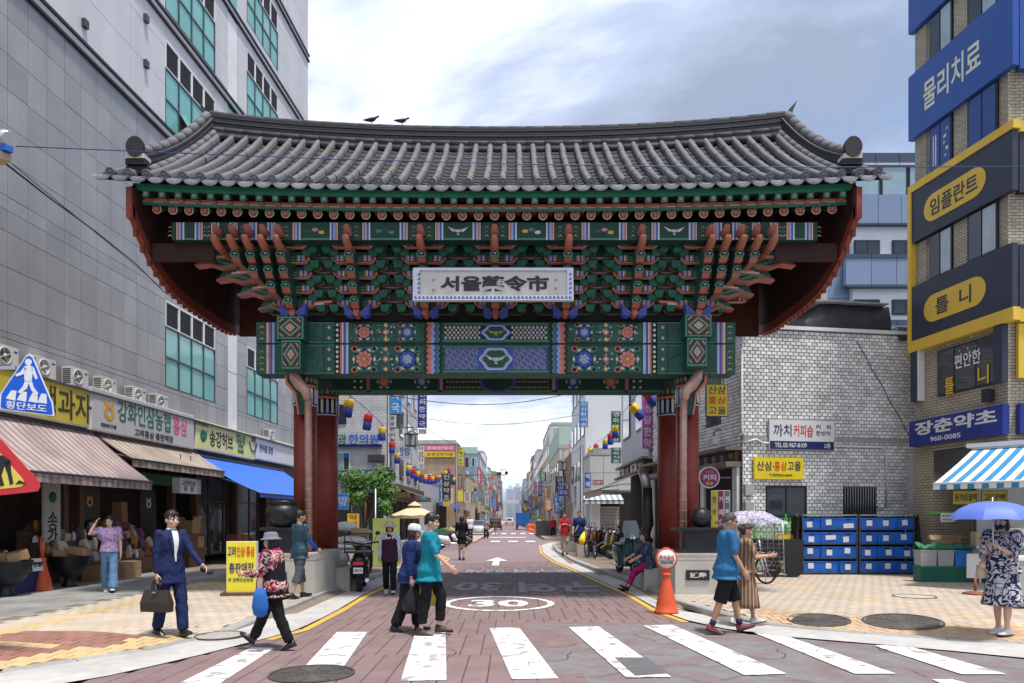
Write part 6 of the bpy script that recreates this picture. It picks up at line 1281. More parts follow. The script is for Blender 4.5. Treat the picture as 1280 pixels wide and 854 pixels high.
for i in range(16): b.box(9.92, 10.6, .3 + .12 * i, .33 + .12 * i, b1z(528), b1z(511))
b.box(9.9, 10.62, .2, 2.4, b1z(530), b1z(528)); b.box(10.58, 10.62, .2, 2.4, b1z(511), b1z(510)); b.build('balcony', DSTEEL, b1)
b = MB()
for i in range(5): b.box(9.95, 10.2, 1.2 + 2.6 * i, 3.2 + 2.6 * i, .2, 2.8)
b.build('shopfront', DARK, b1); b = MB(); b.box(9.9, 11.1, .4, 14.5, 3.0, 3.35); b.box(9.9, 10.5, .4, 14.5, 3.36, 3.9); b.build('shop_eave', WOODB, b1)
vsign(486.5, 502, 488, 517, 44, (.04, .26, .62), '약국', OFFW, 'sky blue projecting pharmacy sign on the white tiled clinic'); vsign(486.5, 495, 519, 554, 44, (.62, .62, .60), '광광한의원', BLACK, 'narrow white upright sign with black letters below the sky blue one'); vsign(522, 533.5, 488, 535, 57, (.03, .03, .22), '경희한약국', OFFW, 'tall navy projecting sign against the sky'); vsign(523, 533, 536, 542.5, 57, (.45, .2, .22), '전문', OFFW, 'small pink board under the tall navy sign'); vsign(496, 514, 555, 573, 52, (.36, .42, .52), '한방', NAVY, 'grey blue board on the clinic flank', horiz=True)
vsign(522.5, 530.5, 557, 570, 70, (.50, .49, .46), '다산', BLACK, 'upper of two small pale upright signs before the tan brick house'); vsign(522.5, 530.5, 571.5, 586, 70, (.50, .49, .46), '다산', BLACK, 'lower of two small pale upright signs before the tan brick house')
sbuild('low_shop', 'low grey market shop between the white clinic and the tan brick house', -13, -8.0, 62.2, 84.8, 0, 5.2, GRYW, 'L', zf=9, wf=2)
b2 = sbuild('brick_house', 'tan brick clinic house under pink and yellow roof boards', -11.5, -6.4, 85, 99, 0, 10.4, TANB, 'L', zf=5.3, wf=2, wsd=3)
vsign(530.5, 569, 557, 563.5, 84.8, (.62, .10, .22), '경희한약국', OFFW, 'pink roof board on the tan brick house', horiz=True); vsign(530.5, 569, 564.3, 571.5, 84.8, (.70, .45, .03), '보광당한의원', BROWN, 'yellow roof board on the tan brick house', horiz=True); vsign(572.5, 579.5, 559, 582, 86, (.66, .62, .10), '약업사한약', BROWN, 'narrow yellow projecting sign beside the tan brick house')
sbuild('market_house', 'low cream market house beyond the tan brick house', -12, -6.0, 99.2, 119, 0, 7.5, CRMW, 'L', zf=4, wf=2)
sbuild('office_block', 'grey blue glazed office block with a green roof rail', -10, -5.5, 120, 150, 0, 12.6, BLUW, 'L', zf=3.6, wf=3, wsd=5); vsign(599.5, 604.5, 583, 607, 150, (.16, .06, .28), '한약재', OFFW, 'narrow purple projecting sign beyond the grey blue block')
b = MB(); b.box(-.4, .4, 0, .06, 0, .9); o = b.build('roof_rail', GRNW, None, at(588, 567, 119)); tag(o, 'pale green roof rail on the grey blue block', 'rail'); o.scale = (3, 3, 1.2)
t = vsign(552.5, 563.5, 592, 626, 52, (.03, .035, .035), '인삼약초', DWHT, 'black upright sign with white letters on the kerb pole'); vsign(553.5, 562.5, 627, 633, 52, (.66, .40, .04), '', DWHT, 'small orange panel at the foot of the black upright sign')
vsign(570, 579, 613, 627, 70, (.60, .58, .06), '', BROWN, 'square lemon yellow board below the lantern string'); vsign(436, 447.5, 603, 631, 45, (.72, .56, .03), '한의원', BROWN, 'tall yellow board with brown letters behind the tree crown')
# ---- right side
r1 = sbuild('grey_shop_house', 'grey panelled shop house with two dark upper windows beside the right pillar', 5.2, 12, 27.4, 34.2, 3.9, 13, GRYW, 'R', zf=5.2, wsd=2, wh=2.2, fl=3.4, front=False)
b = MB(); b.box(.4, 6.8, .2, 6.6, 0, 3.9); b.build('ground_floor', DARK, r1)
b = MB(); b.box(-.35, .0, -.2, 6.9, 3.42, 3.5); b.box(-.28, -.05, -.1, 6.9, 3.9, 3.98); b.build('shop_eave', MATS['weathered eave'], r1)
for i in range(4): b = MB(); b.box(-.16, -.06, .2 + 1.65 * i, 1.6 + 1.65 * i, 3.52, 3.88); f_ = b.build('panel_sign', OFFW if i % 2 else WOODB, r1); text(('약초', '한약', '건강', '인삼')[i], .7, .24, BLACK if i % 2 else DWHT, f_, (-.163, .9 + 1.65 * i, 3.7), (R(90), 0, R(-90)))
vsign(802.5, 817, 489, 561, 27.3, (.42, .09, .36), '매성당한약', OFFW, 'tall magenta projecting sign with white letters beside the pillar'); vsign(797.5, 801.5, 497, 562, 30, (.03, .2, .6), '', OFFW, 'thin bright blue edge sign beside the magenta sign')
awning('tan awning over the shops behind the wavy post', 0, 6.2, 0, 3.45, -1.6, 2.75, [mat('tan awning', (.42, .33, .22), .8, var=.1, grime=.3)], .6, .25, .04, rz=R(-90), org=(5.0, 33.6, 0))
r2 = sbuild('white_building', 'tall plain white building with a blue projecting sign', 5.3, 13, 52, 64, 0, 13.4, WHW, 'R', zf=4.6, wsd=4, front=False, fl=3.1)
r2b = sbuild('panelled_annex', 'low grey panelled annex standing before the white building', 5.0, 8.6, 46.5, 51.9, 3.4, 5.7, mat('annex panel', (.50, .49, .47), .6, var=.05), 'R', zf=9)
for i in range(4):
 for j in range(2): b = MB(); b.box(.02 + .9 * i, .88 + .9 * i, -.04, .0, 3.45 + 1.12 * j, 4.53 + 1.12 * j); b.build('facing_panel', MATS['annex panel'], r2b)
b = MB(); b.box(2.0, 3.4, -.02, .2, 0, 3.3, 0); b.box(.1, .7, -.05, .4, 0, 3.3, 1); b.box(.7, 2.0, .3, .4, 0, 3.3, 2); b.build('ground_floor', [DARK, WHITE, DARK], r2b)
for k in range(11): b = MB(); b.box(.75, 2.05, .1, .13, .2 + .2 * k, .385 + .2 * k); b.build('shutter_slat', mat('shutter', (.33, .30, .27), .5), r2b)
awning('grey green striped awning on the annex before the shutter', 0, 2.6, 0, 3.15, -1.3, 2.75, [mat('grey green stripe', (.20, .32, .32), .7), OFFW], .18, .22, .02, rz=0.0, org=(4.4, 46.4, 0))
b = MB(); b.box(2.7, 3.3, -.06, .0, 4.1, 4.8); b.build('window', WGLASS, r2b)
vsign(724, 735, 502, 534, 51, (.02, .16, .42), '신신한의원', OFFW, 'blue projecting sign high on the white building'); vsign(764, 776, 514, 553, 40, (.005, .13, .09), '영화당건강', OFFW, 'taller dark green sign with white letters before the white building'); vsign(764, 776, 559.5, 579, 40, (.005, .13, .09), '영화식품', OFFW, 'shorter dark green sign with white letters below the taller one'); vsign(731, 738.5, 591, 610, 46, (.02, .08, .45), '택배', OFFW, 'small blue upright sign by the street pole'); vsign(711, 717.5, 551, 574, 80, (.55, .07, .25), '당한의', OFFW, 'narrow pink projecting sign further along the street'); vsign(690, 695, 579, 596, 105, (.02, .30, .26), '약업사', OFFW, 'narrow teal projecting sign further along the street'); vsign(676.5, 680.5, 579, 596, 160, (.25, .03, .05), '', OFFW, 'narrow dark red sign far along the street')
sbuild('red_shop_house', 'reddish brick shop house beyond the white building', 6.0, 12, 64.3, 85, 0, 8.2, REDB, 'R', zf=3.8, wf=2); sbuild('green_topped_house', 'cream house with a pale green upper storey', 5.7, 12, 86, 112, 0, 10, CRMW, 'R', zf=3.6, wf=3, wsd=5); b = MB(); b.box(0, 6.3, 0, 24, 0, 2.6); o = b.build('top_storey', GRNW, None, (5.7, 87, 10.13)); tag(o, 'pale green top storey of the cream house', 'storey')
# rows that go on to the end of the street
SMS = [WHW, CRMW, REDB, GRYW, TANB, BLUW, GRNW]; NMS = {WHW: 'white rendered', CRMW: 'cream', REDB: 'red brick', GRYW: 'grey', TANB: 'tan brick', BLUW: 'blue grey', GRNW: 'pale green'}
rq = random.Random(21)
for sd, xa in (('L', -5.6), ('R', 5.8)):
 y = 151 if sd == 'L' else 113; i = 0
 while y < 420:
  d = rq.uniform(14, 26); h = rq.uniform(7, 14) * (1 + y / 500); m = SMS[(i * 3 + (sd == 'R')) % 7]; xx = xa - (.1 if sd == 'L' else -.1) * rq.random()
  sbuild('street_house', '%s %s house of the %s far row' % (('nearer', 'farther', 'farthest')[i // 7], NMS[m], 'pharmacy-side' if sd == 'L' else 'scooter-side'), xx - 9 if sd == 'L' else xx, xx if sd == 'L' else xx + 9, y, y + d - .3, 0, h, m, sd, zf=3.6, wf=4, wsd=5, fl=2.7, group='houses along the far street', fine=False)
  y += d; i += 1
# distant tower blocks and a footbridge
TWM = mat('haze tinted pale concrete', (.50, .54, .60), .8, var=.05, orand=.08); TWW = mat('haze tinted windows', (.30, .37, .46), .4)  # pale concrete and windows, with distance haze put into the bluish colours
for i, (px, w, py) in enumerate(((566, 9, 626), (576, 8, 629), (588, 7, 622), (603, 9, 620), (612, 8, 618), (620, 10, 612), (629, 9, 624), (637, 9, 611), (646, 10, 608), (654, 9, 613), (664, 8, 616), (674, 9, 620))):
 D = 900 + 25 * (i % 3); p = at(px, 648, D); h = CH + (648 - py) * D / F; t = thing('tower_block', 'distant pale apartment tower, %s along the skyline' % ('first', 'second', 'third', 'fourth', 'fifth', 'sixth', 'seventh', 'eighth', 'ninth', 'tenth', 'eleventh', 'twelfth')[i], 'tower', (p.x, D, 0), rq.uniform(-.2, .2), 'apartment towers on the skyline'); b = MB(); b.box(-w / 2, w / 2, 0, 14, 0, h); b.box(-w / 5, w / 5, 3, 9, h, h + 4); b.build('wall', TWM, t); b = MB()
 for k in range(int(h / 3)):
  for j in range(3): b.box(-w / 2 + w * (j + .22) / 3, -w / 2 + w * (j + .78) / 3, -.2, 0, 3 * k + 1, 3 * k + 2.3)
 stuff(b.build('window_rows', TWW, t))
t = thing('footbridge', 'pale footbridge crossing the far end of the street', 'bridge', (0, 430, 0)); b = MB(); b.box(-12, 10, 0, 3, 10.5, 12.6); b.build('deck', WHW, t)
for x in (-11, 9): b = MB(); b.box(x - .6, x + .6, .5, 2.5, 0, 10.5); b.build('pier', CONC, t)
# coloured signs crowding the far rows
SC_ = [(.45, .08, .1), (.5, .40, .10), (.06, .16, .42), (.04, .2, .14), (.6, .6, .58), (.30, .10, .28), (.42, .22, .10), (.05, .07, .2)]
SN_ = ['red', 'yellow', 'blue', 'green', 'white', 'magenta', 'orange', 'navy']
for i in range(84):
 sd = -1 if i % 2 else 1; y = 58 + 3.6 * i + rq.uniform(-2, 2); x = sd * (5.4 - rq.uniform(0, 1.1)) if not (sd < 0 and y < 100) else -6.6 + rq.uniform(0, .8); c = rq.randrange(8); w, h = rq.uniform(.5, 1.0), rq.uniform(1.2, 2.8); z = rq.uniform(3, 8) if y > 100 else rq.uniform(2.9, 5)
 q = i % 3; w, h = ((.7, 1.9), (.6, 2.4), (.95, 1.4))[q]; wd_ = ('한약국', '약업사', '인삼', '녹용', '건재상')[i % 5]; m_ = mat('far sign ' + SN_[c], SC_[c], .5, orand=.1)
 t = board('projecting_sign', 'small %s projecting sign far along the %s row' % (SN_[c], 'pharmacy-side' if sd < 0 else 'scooter-side'), 'sign', (x, y, z), 0, w, h, .15, [m_, m_], [('\n'.join(wd_), 0, 0, w * .6, h * .86, BROWN if c in (1, 4) else OFFW)] if y < 210 else [], 'far projecting signs, %s, %s' % (SN_[c], 'pharmacy-side' if sd < 0 else 'scooter-side'))
AC_ = [(.02, .22, .20), (.03, .10, .30), (.30, .05, .05), (.25, .22, .18), (.05, .16, .34)]
for i in range(22):
 sd = -1 if i % 2 else 1; y = 62 + 11 * i; c = i % 5; ln = rq.uniform(5, 9)
 t = thing('shop_awning', '%s shop awning %s along the %s far row' % (('teal', 'navy', 'maroon', 'taupe', 'blue')[c], ('near the start', 'second stretch', 'third stretch', 'fourth stretch', 'near the end')[i // 5], 'pharmacy-side' if sd < 0 else 'scooter-side'), 'awning', (sd * 5.9 if not (sd < 0 and y < 98) else -7.4, y, 0), 0, 'awnings along the far street'); b = MB(); b.loft([[(0, 0, 3.3), (-sd * 1.5, 0, 2.6), (-sd * 1.5, 0, 2.35)], [(0, ln, 3.3), (-sd * 1.5, ln, 2.6), (-sd * 1.5, ln, 2.35)]], closed=False, caps=False, smooth=False); b.build('canopy', mat('far awning %d' % c, AC_[c], .7, var=.1), t); b = MB(); b.box(0, sd * .3, 0, ln, 0, 3.2); b.build('shopfront', DARK, t)
# awnings near the parasol
for px, py, D, c, w, l in ((517, 619, 50, (.02, .26, .25), 2.6, 'teal awning on the clinic flank above the parasol'), (575, 636, 74, (.05, .24, .40), 3.0, 'blue awning behind the row of parked scooters')):
 p = at(px, py, D); t = thing('shop_awning', l, 'awning', p); b = MB(); b.loft([[(-.9, -w / 2, .45), (.7, -w / 2, -.1), (.7, -w / 2, -.3)], [(-.9, w / 2, .45), (.7, w / 2, -.1), (.7, w / 2, -.3)]], closed=False, caps=False, smooth=False); b.build('canopy', mat(l[:4] + ' awning cloth', c, .7, var=.1), t)
# ---- lanterns on cords
LY_, LR_, LB_ = mat('yellow lantern silk', (.72, .50, .03), .6, var=.08), mat('red lantern silk', (.55, .03, .04), .6, var=.08), mat('blue lantern silk', (.03, .05, .30), .6, var=.08)
LME = {}
def lobes(r, z0, z1, n_=4):
 P = [(r * (.78 + .22 * abs(math.cos(n_ * t / 2))) * math.cos(t), r * (.78 + .22 * abs(math.cos(n_ * t / 2))) * math.sin(t)) for t in [2 * math.pi * i / 24 for i in range(24)]]; b = MB(); b.loft([[(x * s, y * s, z) for x, y in P] for s, z in ((.85, z0), (1, z0 + .05), (1, z1 - .05), (.9, z1))]); return b
for nm, m in (('yellow', LY_), ('red', LR_)): LME[nm] = lobes(.19, -.36, -.02).mesh('upper_silk', m)
LME['low'] = lobes(.185, -.70, -.355).mesh('lower_silk', LB_); b = MB(); b.lathe([(.1, -.03), (.1, .0), (.02, .02), (.02, .12)], 10); LME['cap'] = b.mesh('cap', BLACK)
def lantern(px, py, D, col, where, tilt=0.0, s=1.0, g=''):
 p = at(px, py, D); p.z += .36; t = thing('lantern', '%s and blue cloth lantern %s' % (col, where), 'lantern', p, rnd.random(), 'lanterns on the cord %s, %s' % (g, col)); t.rotation_euler = (0, tilt, 0); t.scale = (s,) * 3
 link('upper_silk', LME[col], t); link('lower_silk', LME['low'], t); link('cap', LME['cap'], t); return p
def cord(pts, label):
 P = [p + Vector((0, 0, .1)) for p in pts]; b = MB(); b.tube(P, .012, 5); o = b.build('lantern_cable', BLACK); tag(o, label, 'cord')
A_ = [at(421, 486, 19) - Vector((0, 0, .1))]
for px, py, D, c, w in ((437, 514, 21, 'yellow', 'hanging first beside the left pillar'), (461, 531, 24, 'red', 'hanging second, before the white clinic'), (477.5, 545, 28, 'yellow', 'hanging over the blue clinic letters'), (490, 562, 33, 'red', 'half hidden behind the lamp pole'), (496.5, 575, 36, 'yellow', 'beside the lamp pole')): A_.append(lantern(px, py, D, c, w, .15 if px < 470 else 0, .78, 'by the left pillar'))
cord(A_, 'black cord carrying the nearest lanterns beside the left pillar')
A_ = []
for k, px in enumerate([511, 516.5, 522, 527, 531.5, 536, 540.5, 545, 549, 553, 557, 561]): A_.append(lantern(px, 585 + 16 * math.sin(math.pi * (.08 + .075 * k)) , 44 + 3 * k, 'red' if k % 2 else 'yellow', 'in the sagging string before the tan brick house', 0, .95, 'before the tan brick house'))
cord(A_, 'sagging black cord of lanterns before the tan brick house')
A_ = []
for k, px in enumerate([568, 571, 574.5, 578, 582, 586, 590, 594]): A_.append(lantern(px, 598 + 18 * math.sin(math.pi * (.05 + .1 * k)), 85 + 4 * k, 'red' if k % 3 == 2 else 'yellow', 'in the far string beyond the black upright sign', 0, 1.1, 'beyond the black upright sign'))
cord(A_, 'far black cord of lanterns beyond the black upright sign')
A_ = [at(822, 486, 22)]
for px, py, D, c, w, tl in ((806, 501, 23, 'red', 'blown aslant before the magenta sign', -.6), (789, 519, 25, 'yellow', 'blown aslant before the grey shop house', -.7), (769, 541, 36, 'yellow', 'hanging before the taller green sign', 0), (763, 550, 40, 'red', 'hanging beside the taller green sign', 0), (756.5, 556, 44, 'yellow', 'hanging between the green sign and the white wall', 0), (745, 562, 48, 'red', 'hanging before the white wall', 0)): A_.append(lantern(px, py, D, c, w, tl, .9, 'by the right pillar'))
cord(A_, 'black cord carrying the nearest lanterns beside the right pillar')
A_ = []
for k, px in enumerate([738, 733.5, 729, 724.5, 720, 716, 712, 708, 704, 700, 696, 692]): A_.append(lantern(px, 566 + 3.7 * k - 10 * math.sin(math.pi * k / 11) * -.6, 50 + 5 * k, 'red' if k % 2 else 'yellow', 'in the string falling away along the scooter side', 0, 1.0, 'along the scooter side'))
cord(A_, 'black cord of lanterns falling away along the scooter side')
# ---- poles, lamps, small street furniture
def pole(x, y, h, r, label, m=DSTEEL):
 t = thing('street_pole', label, 'pole', (x, y, .0)); b = MB(); b.lathe([(r * 1.6, 0), (r * 1.5, .5), (r, .55), (r * .8, h)], 12); b.build('post', m, t); return t
t = pole(-6.0, 35, 8.0, .10, 'dark street lamp pole before the white clinic'); b = MB(); b.tube([(0, 0, 6.0), (1.2, 0, 6.05)], .03, 6); b.tube([(.9, 0, 7.2), (.9, 0, 5.9)], .03, 6); b.build('arm', DSTEEL, t)
def lampbox(par, x, z, s=1.0):
 b = MB(); b.lathe([(.06, .32), (.36, .16), (.36, .12)], 4, M=Matrix.Translation((x, 0, z)) @ Matrix.Scale(s, 4)); b.box(x - .26 * s, x + .26 * s, -.26 * s, .26 * s, z - .42 * s, z - .38 * s)
 for u in (-.24, 0, .24):
  for v in (-.24, .24): b.box(x + (u - .02) * s, x + (u + .02) * s, (v - .02) * s, (v + .02) * s, z - .4 * s, z + .13 * s)
 L_ = b.build('lamp_cage', DSTEEL, par); b = MB(); b.box(x - .21 * s, x + .21 * s, -.21 * s, .21 * s, z - .37 * s, z + .1 * s); b.build('lamp_shade', mat('frosted lamp glass', (.35, .38, .40), .3), L_)
lampbox(t, 1.1, 5.55, 1.05)
t = pole(4.35, 45, 6.2, .13, 'grey street pole beside the small blue sign'); t = pole(5.0, 70, 8.5, .10, 'thin street pole with a cage lamp along the scooter side'); lampbox(t, -.1, 6.9, 1.5)
t = pole(-4.0, 52, 7.0, .09, 'dark kerb pole carrying a long camera arm'); b = MB(); b.tube([(0, 0, 4.75), (3.6, 0, 4.75)], .03, 6); b.tube([(3.2, 0, 4.75), (3.25, 0, 5.15), (3.5, 0, 5.2), (3.6, 0, 5.0)], .02, 6); b.build('arm', DSTEEL, t); b = MB(); b.ball((3.6, 0, 4.9), .13, 10); b.box(2.9, 3.2, -.08, .08, 4.8, 4.95); b.build('camera', BLACK, t)
vsign(698.5, 710, 611, 620.5, 55, (.02, .07, .42), '제기동', OFFW, 'lower blue street name plate on its post', 'road_sign', True, .03); vsign(698, 709, 603, 608.5, 55, (.03, .04, .22), '약령로', OFFW, 'upper navy street name plate on its post', 'road_sign', True, .03); pole(4.05, 55.1, 5.0, .05, 'thin post of the blue street name plates'); pole(-4.55, 24, 2.6, .03, 'thin post of the blue road sign beside the left pillar', STEEL)
vsign(421, 435.5, 617, 637, 23.9, (.02, .16, .55), '주차장\n안내', OFFW, 'small blue road sign beside the left pillar', 'road_sign', True, .03); vsign(434, 449, 642, 668, 25, (.75, .55, .02), '약재사', RED, 'yellow banner stand tilted behind the black scooter', 'banner_stand', False, .02)
b = MB(); b.box(-.42, .42, 0, .04, 0, 1.5); o = b.build('display_board', mat('lime green board', (.42, .48, .14), .6, var=.1), None, (-3.95, 22.6, .12)); tag(o, 'lime green board standing behind the woman in the bucket hat', 'board')
# tree
def leafy(name, label, base, trunk_h, cr, cz, n_leaf, m, seed=3, squash=.9):
 r_ = random.Random(seed); t = thing(name, label, 'tree', base); b = MB(); b.tube([(0, 0, 0), (.03, .02, trunk_h * .5), (0, 0, trunk_h), (.05, 0, cz)], [.09, .07, .06, .03], 8)
 cl = []
 for i in range(14):
  a = r_.uniform(0, 6.28); q = r_.uniform(.35, .9) * cr; c = Vector((q * math.cos(a), q * math.sin(a), cz + r_.uniform(-.7, .75) * cr * squash)); cl.append((c, r_.uniform(.28, .5) * cr)); b.tube([(0, 0, trunk_h * r_.uniform(.7, 1)), c * .5 + Vector((0, 0, cz * .45)), c], [.035, .02, .008], 5)
 b.build('trunk', WOODB, t); L_ = MB()
 for i in range(n_leaf):
  c, q = cl[i % 14]; d = Vector((r_.gauss(0, 1), r_.gauss(0, 1), r_.gauss(0, 1))).normalized() * q * r_.random() ** .4; p = c + d; s = r_.uniform(.055, .11); n = (d.normalized() + Vector((r_.uniform(-.6, .6), r_.uniform(-.6, .6), r_.uniform(-.2, .8)))).normalized(); u = n.orthogonal().normalized(); u.rotate(Matrix.Rotation(r_.uniform(0, 6.28), 3, n)); v = n.cross(u)
  L_.poly([p - u * s, p - v * s * .4, p + u * s, p + v * s * .4])
 L_.build('crown', m, t)
LEAF = mat('green leaves', (.07, .17, .03), .6, var=.3, scale=6, irand=.35)
leafy('street_tree', 'bushy green street tree before the white clinic', (-6.75, 33, .0), 1.3, 1.3, 2.75, 7500, LEAF)
leafy('potted_shrub', 'small green shrub in the far pavement beside the orange drums', (2.9, 74, .1), .4, .9, 1.2, 500, LEAF, 5)
# parasol
p = at(518.5, 645, 33); t = thing('parasol', 'beige market parasol open over the far left pavement', 'parasol', (p.x, p.y, .0)); b = MB(); z0 = p.z - .0; rim = [(1.12 * math.cos(i * math.pi / 8), 1.12 * math.sin(i * math.pi / 8), z0 + (.04 if i % 2 else 0)) for i in range(16)]
for i in range(16): b.add([rim[i], rim[(i + 1) % 16], (0, 0, z0 + .5)], [(0, 1, 2)], 0); b.add([rim[i], rim[(i + 1) % 16], (rim[(i + 1) % 16][0] * .98, rim[(i + 1) % 16][1] * .98, z0 - .12), (rim[i][0] * .98, rim[i][1] * .98, z0 - .12)], [(0, 1, 2, 3)], 0)
b.lathe([(.36, z0 + .44), (.3, z0 + .5), (.02, z0 + .66)], 16); b.build('canopy', mat('beige canvas', (.62, .47, .30), .8, var=.06), t); b = MB(); b.tube([(0, 0, 0), (0, 0, z0 + .6)], .025, 8); b.lathe([(.25, 0), (.25, .1), (.05, .12)], 12); b.build('pole', STEEL, t)
# wavy sculpture post, planters, drums
t = thing('wavy_post', 'dark wavy sculpture post with a grey cap beside the seated woman', 'sculpture', (3.12, 16.8, .12)); b = MB(); b.loft([[(x - .11, -.08, z), (x + .11, -.08, z), (x + .11, .08, z), (x - .11, .08, z)] for x, z in ((.02, 0), (.02, .5), (.05, .8), (-.05, 1.05), (.06, 1.35), (.04, 1.7), (.03, 2.2))]); b.build('shaft', BLACK, t); b = MB(); b.loft([[(x - .1, -.07, z), (x + .1, -.07, z), (x + .1, .07, z), (x - .1, .07, z)] for x, z in ((.03, 2.2), (-.01, 2.4), (-.08, 2.6))]); b.build('cap', STEEL, t)
def planter(px, py, D, w, h, label): p = at(px, py, D); b = MB(); b.loft([[(-w / 2, -w / 2, 0), (w / 2, -w / 2, 0), (w / 2, w / 2, 0), (-w / 2, w / 2, 0)], [(-w / 2, -w / 2, h), (w / 2, -w / 2, h), (w / 2, w / 2, h), (-w / 2, w / 2, h)], [(-w / 2 + .06, -w / 2 + .06, h), (w / 2 - .06, -w / 2 + .06, h), (w / 2 - .06, w / 2 - .06, h), (-w / 2 + .06, w / 2 - .06, h)], [(-w / 2 + .08, -w / 2 + .08, h - .15), (w / 2 - .08, -w / 2 + .08, h - .15), (w / 2 - .08, w / 2 - .08, h - .15), (-w / 2 + .08, w / 2 - .08, h - .15)]], smooth=False); o = b.build('planter', GRANITE, None, (p.x, p.y, .12)); tag(o, label, 'planter', 'granite planters'); return p
p = planter(728, 690, 28.5, .42, .46, 'grey granite block planter holding a yellow plastic sheet'); b = MB(); b.loft([[(-.1, -.1, 0), (.15, -.1, 0), (.15, .1, 0), (-.1, .1, 0)], [(-.16, -.1, .25), (.1, -.12, .2), (.12, .1, .3), (-.1, .1, .2)], [(.02, 0, .5), (.08, -.02, .55), (.1, .03, .52), (.03, .03, .5)]]); o = b.build('yellow_bag', YEL, None, (p.x, p.y, .56)); tag(o, 'bright yellow plastic bag standing in the granite planter', 'bag')
planter(714, 684, 33, .5, .42, 'pale granite block planter beside the man in red')
ORP = mat('orange red plastic', (.62, .09, .03), .5, var=.06, grime=.12, gcol=(.35, .07, .03))
for k, (px, D) in enumerate(((668, 82), (671.5, 72), (675, 64), (661, 92), (664.5, 100))): p = at(px, 648, D); b = MB(); b.lathe([(.32, 0), (.32, .1), (.26, .15), (.24, .55), (.18, .9), (.05, .95)], 14); o = b.build('traffic_drum', ORP, None, (p.x, p.y, .0)); tag(o, 'orange traffic drum at the far road edge', 'traffic drum', 'orange drums at the far road edge')
for k, (px, D) in enumerate(((744, 34), (749, 36))): p = at(px, 648, D); b = MB(); b.lathe([(.16, 0), (.16, .7), (.19, .72), (.14, .9), (.03, .98)], 14); b.lathe([(.19, .3), (.19, .36)], 14); o = b.build('red_hydrant', RED, None, (p.x, p.y, .12)); tag(o, ('red street hydrant before the shutter shop', 'red street hydrant just behind the other one')[k], 'hydrant')
b = MB(); b.box(-.9, .9, 0, .06, 0, 1.3); o = b.build('hoarding', DSTEEL, None, (2.95, 62, .1)); tag(o, 'dark grey hoarding panel on the far pavement', 'hoarding')
# ---- vehicles
def car(label, x, y, rz, m, kind='sedan', s=1.0):
 t = thing('parked_car', label, 'car', (x, y, 0), rz); L_, Wd = 4.4, 1.75; prof = {'sedan': [(-2.2, .45), (-2.2, .8), (-1.9, .92), (-1.35, .98), (-.75, 1.40), (.35, 1.43), (1.1, .98), (2.0, .85), (2.2, .7), (2.2, .35), (-2.1, .3)], 'suv': [(-2.2, .45), (-2.2, 1.05), (-2.0, 1.65), (.4, 1.7), (1.15, 1.1), (2.0, .98), (2.2, .8), (2.2, .35), (-2.1, .3)]}[kind]
 b = MB(); rings = [[(u, w * (1 if z < 1.02 else .86), z) for u, z in prof] for w in (-Wd / 2, -Wd / 2 + .12, 0, Wd / 2 - .12, Wd / 2)]; rings[0] = [(u * .97, v * .97, z) for u, v, z in rings[0]]; rings[-1] = [(u * .97, v * .97, z) for u, v, z in rings[-1]]; b.loft(rings); b.build('body', m, t)
 b = MB(); k = -2.02 if kind == 'suv' else -1.28
 b.poly([(-1.36 if kind == 'sedan' else -2.19, -.6, 1.0 if kind == 'sedan' else 1.08), (-1.36 if kind == 'sedan' else -2.19, .6, 1.0 if kind == 'sedan' else 1.08), (-.82 if kind == 'sedan' else -2.04, .55, 1.39 if kind == 'sedan' else 1.58), (-.82 if kind == 'sedan' else -2.04, -.55, 1.39 if kind == 'sedan' else 1.58)]); b.v = [(a - .02, c, d + .02) for a, c, d in b.v]
 for sg in (-1, 1): b.poly([(-1.1, sg * .82, 1.02), (.9, sg * .82, 1.02), (.3, sg * .765, 1.38), (-.7, sg * .765, 1.38)])
 b.build('window', WGLASS, t)
 for u in (-1.35, 1.35):
  for sg in (-1, 1): b = MB(); b.tube([(u, sg * .72, .32), (u, sg * .89, .32)], .32, 16); w_ = b.build('wheel', RUBBER, t); b = MB(); b.tube([(u, sg * .885, .32), (u, sg * .90, .32)], .2, 12); b.build('rim', STEEL, w_)
 for sg in (-1, 1): b = MB(); b.box(-2.23, -2.15, sg * .66 - .16, sg * .66 + .16, .68, .84); b.build('tail_light', RED, t)
 b = MB(); b.box(-2.24, -2.2, -.26, .26, .50, .62); b.build('number_plate', OFFW, t); return t
SILVER = mat('silver car paint', (.50, .52, .54), .25, .4, var=.02); BLKP = mat('black car paint', (.025, .028, .033), .2, .1, var=.02)
car('silver sedan parked with its tail to the viewer along the far left kerb', -3.0, 66, R(92), SILVER); car('dark sport utility car driving away beyond the silver sedan', -2.3, 100, R(91), BLKP, 'suv'); car('white car far along the street', -.6, 165, R(90), WHITE, 'suv'); car('grey car parked far along the scooter side', 2.9, 140, R(90), GRYW, 'sedan')
t = thing('delivery_truck', 'bright blue box truck far along the street', 'truck', (1.55, 105, 0), R(90)); b = MB(); b.box(-2.6, 1.2, -1.0, 1.0, .7, 2.4); b.build('cargo_box', mat('truck blue', (.02, .13, .45), .4), t); b = MB(); b.box(1.25, 2.7, -.95, .95, .5, 2.1); b.build('cab', WHITE, t)
for u in (-1.7, 1.9):
 for sg in (-1, 1): b = MB(); b.tube([(u, sg * .7, .38), (u, sg * .95, .38)], .38, 14); b.build('wheel', RUBBER, t)
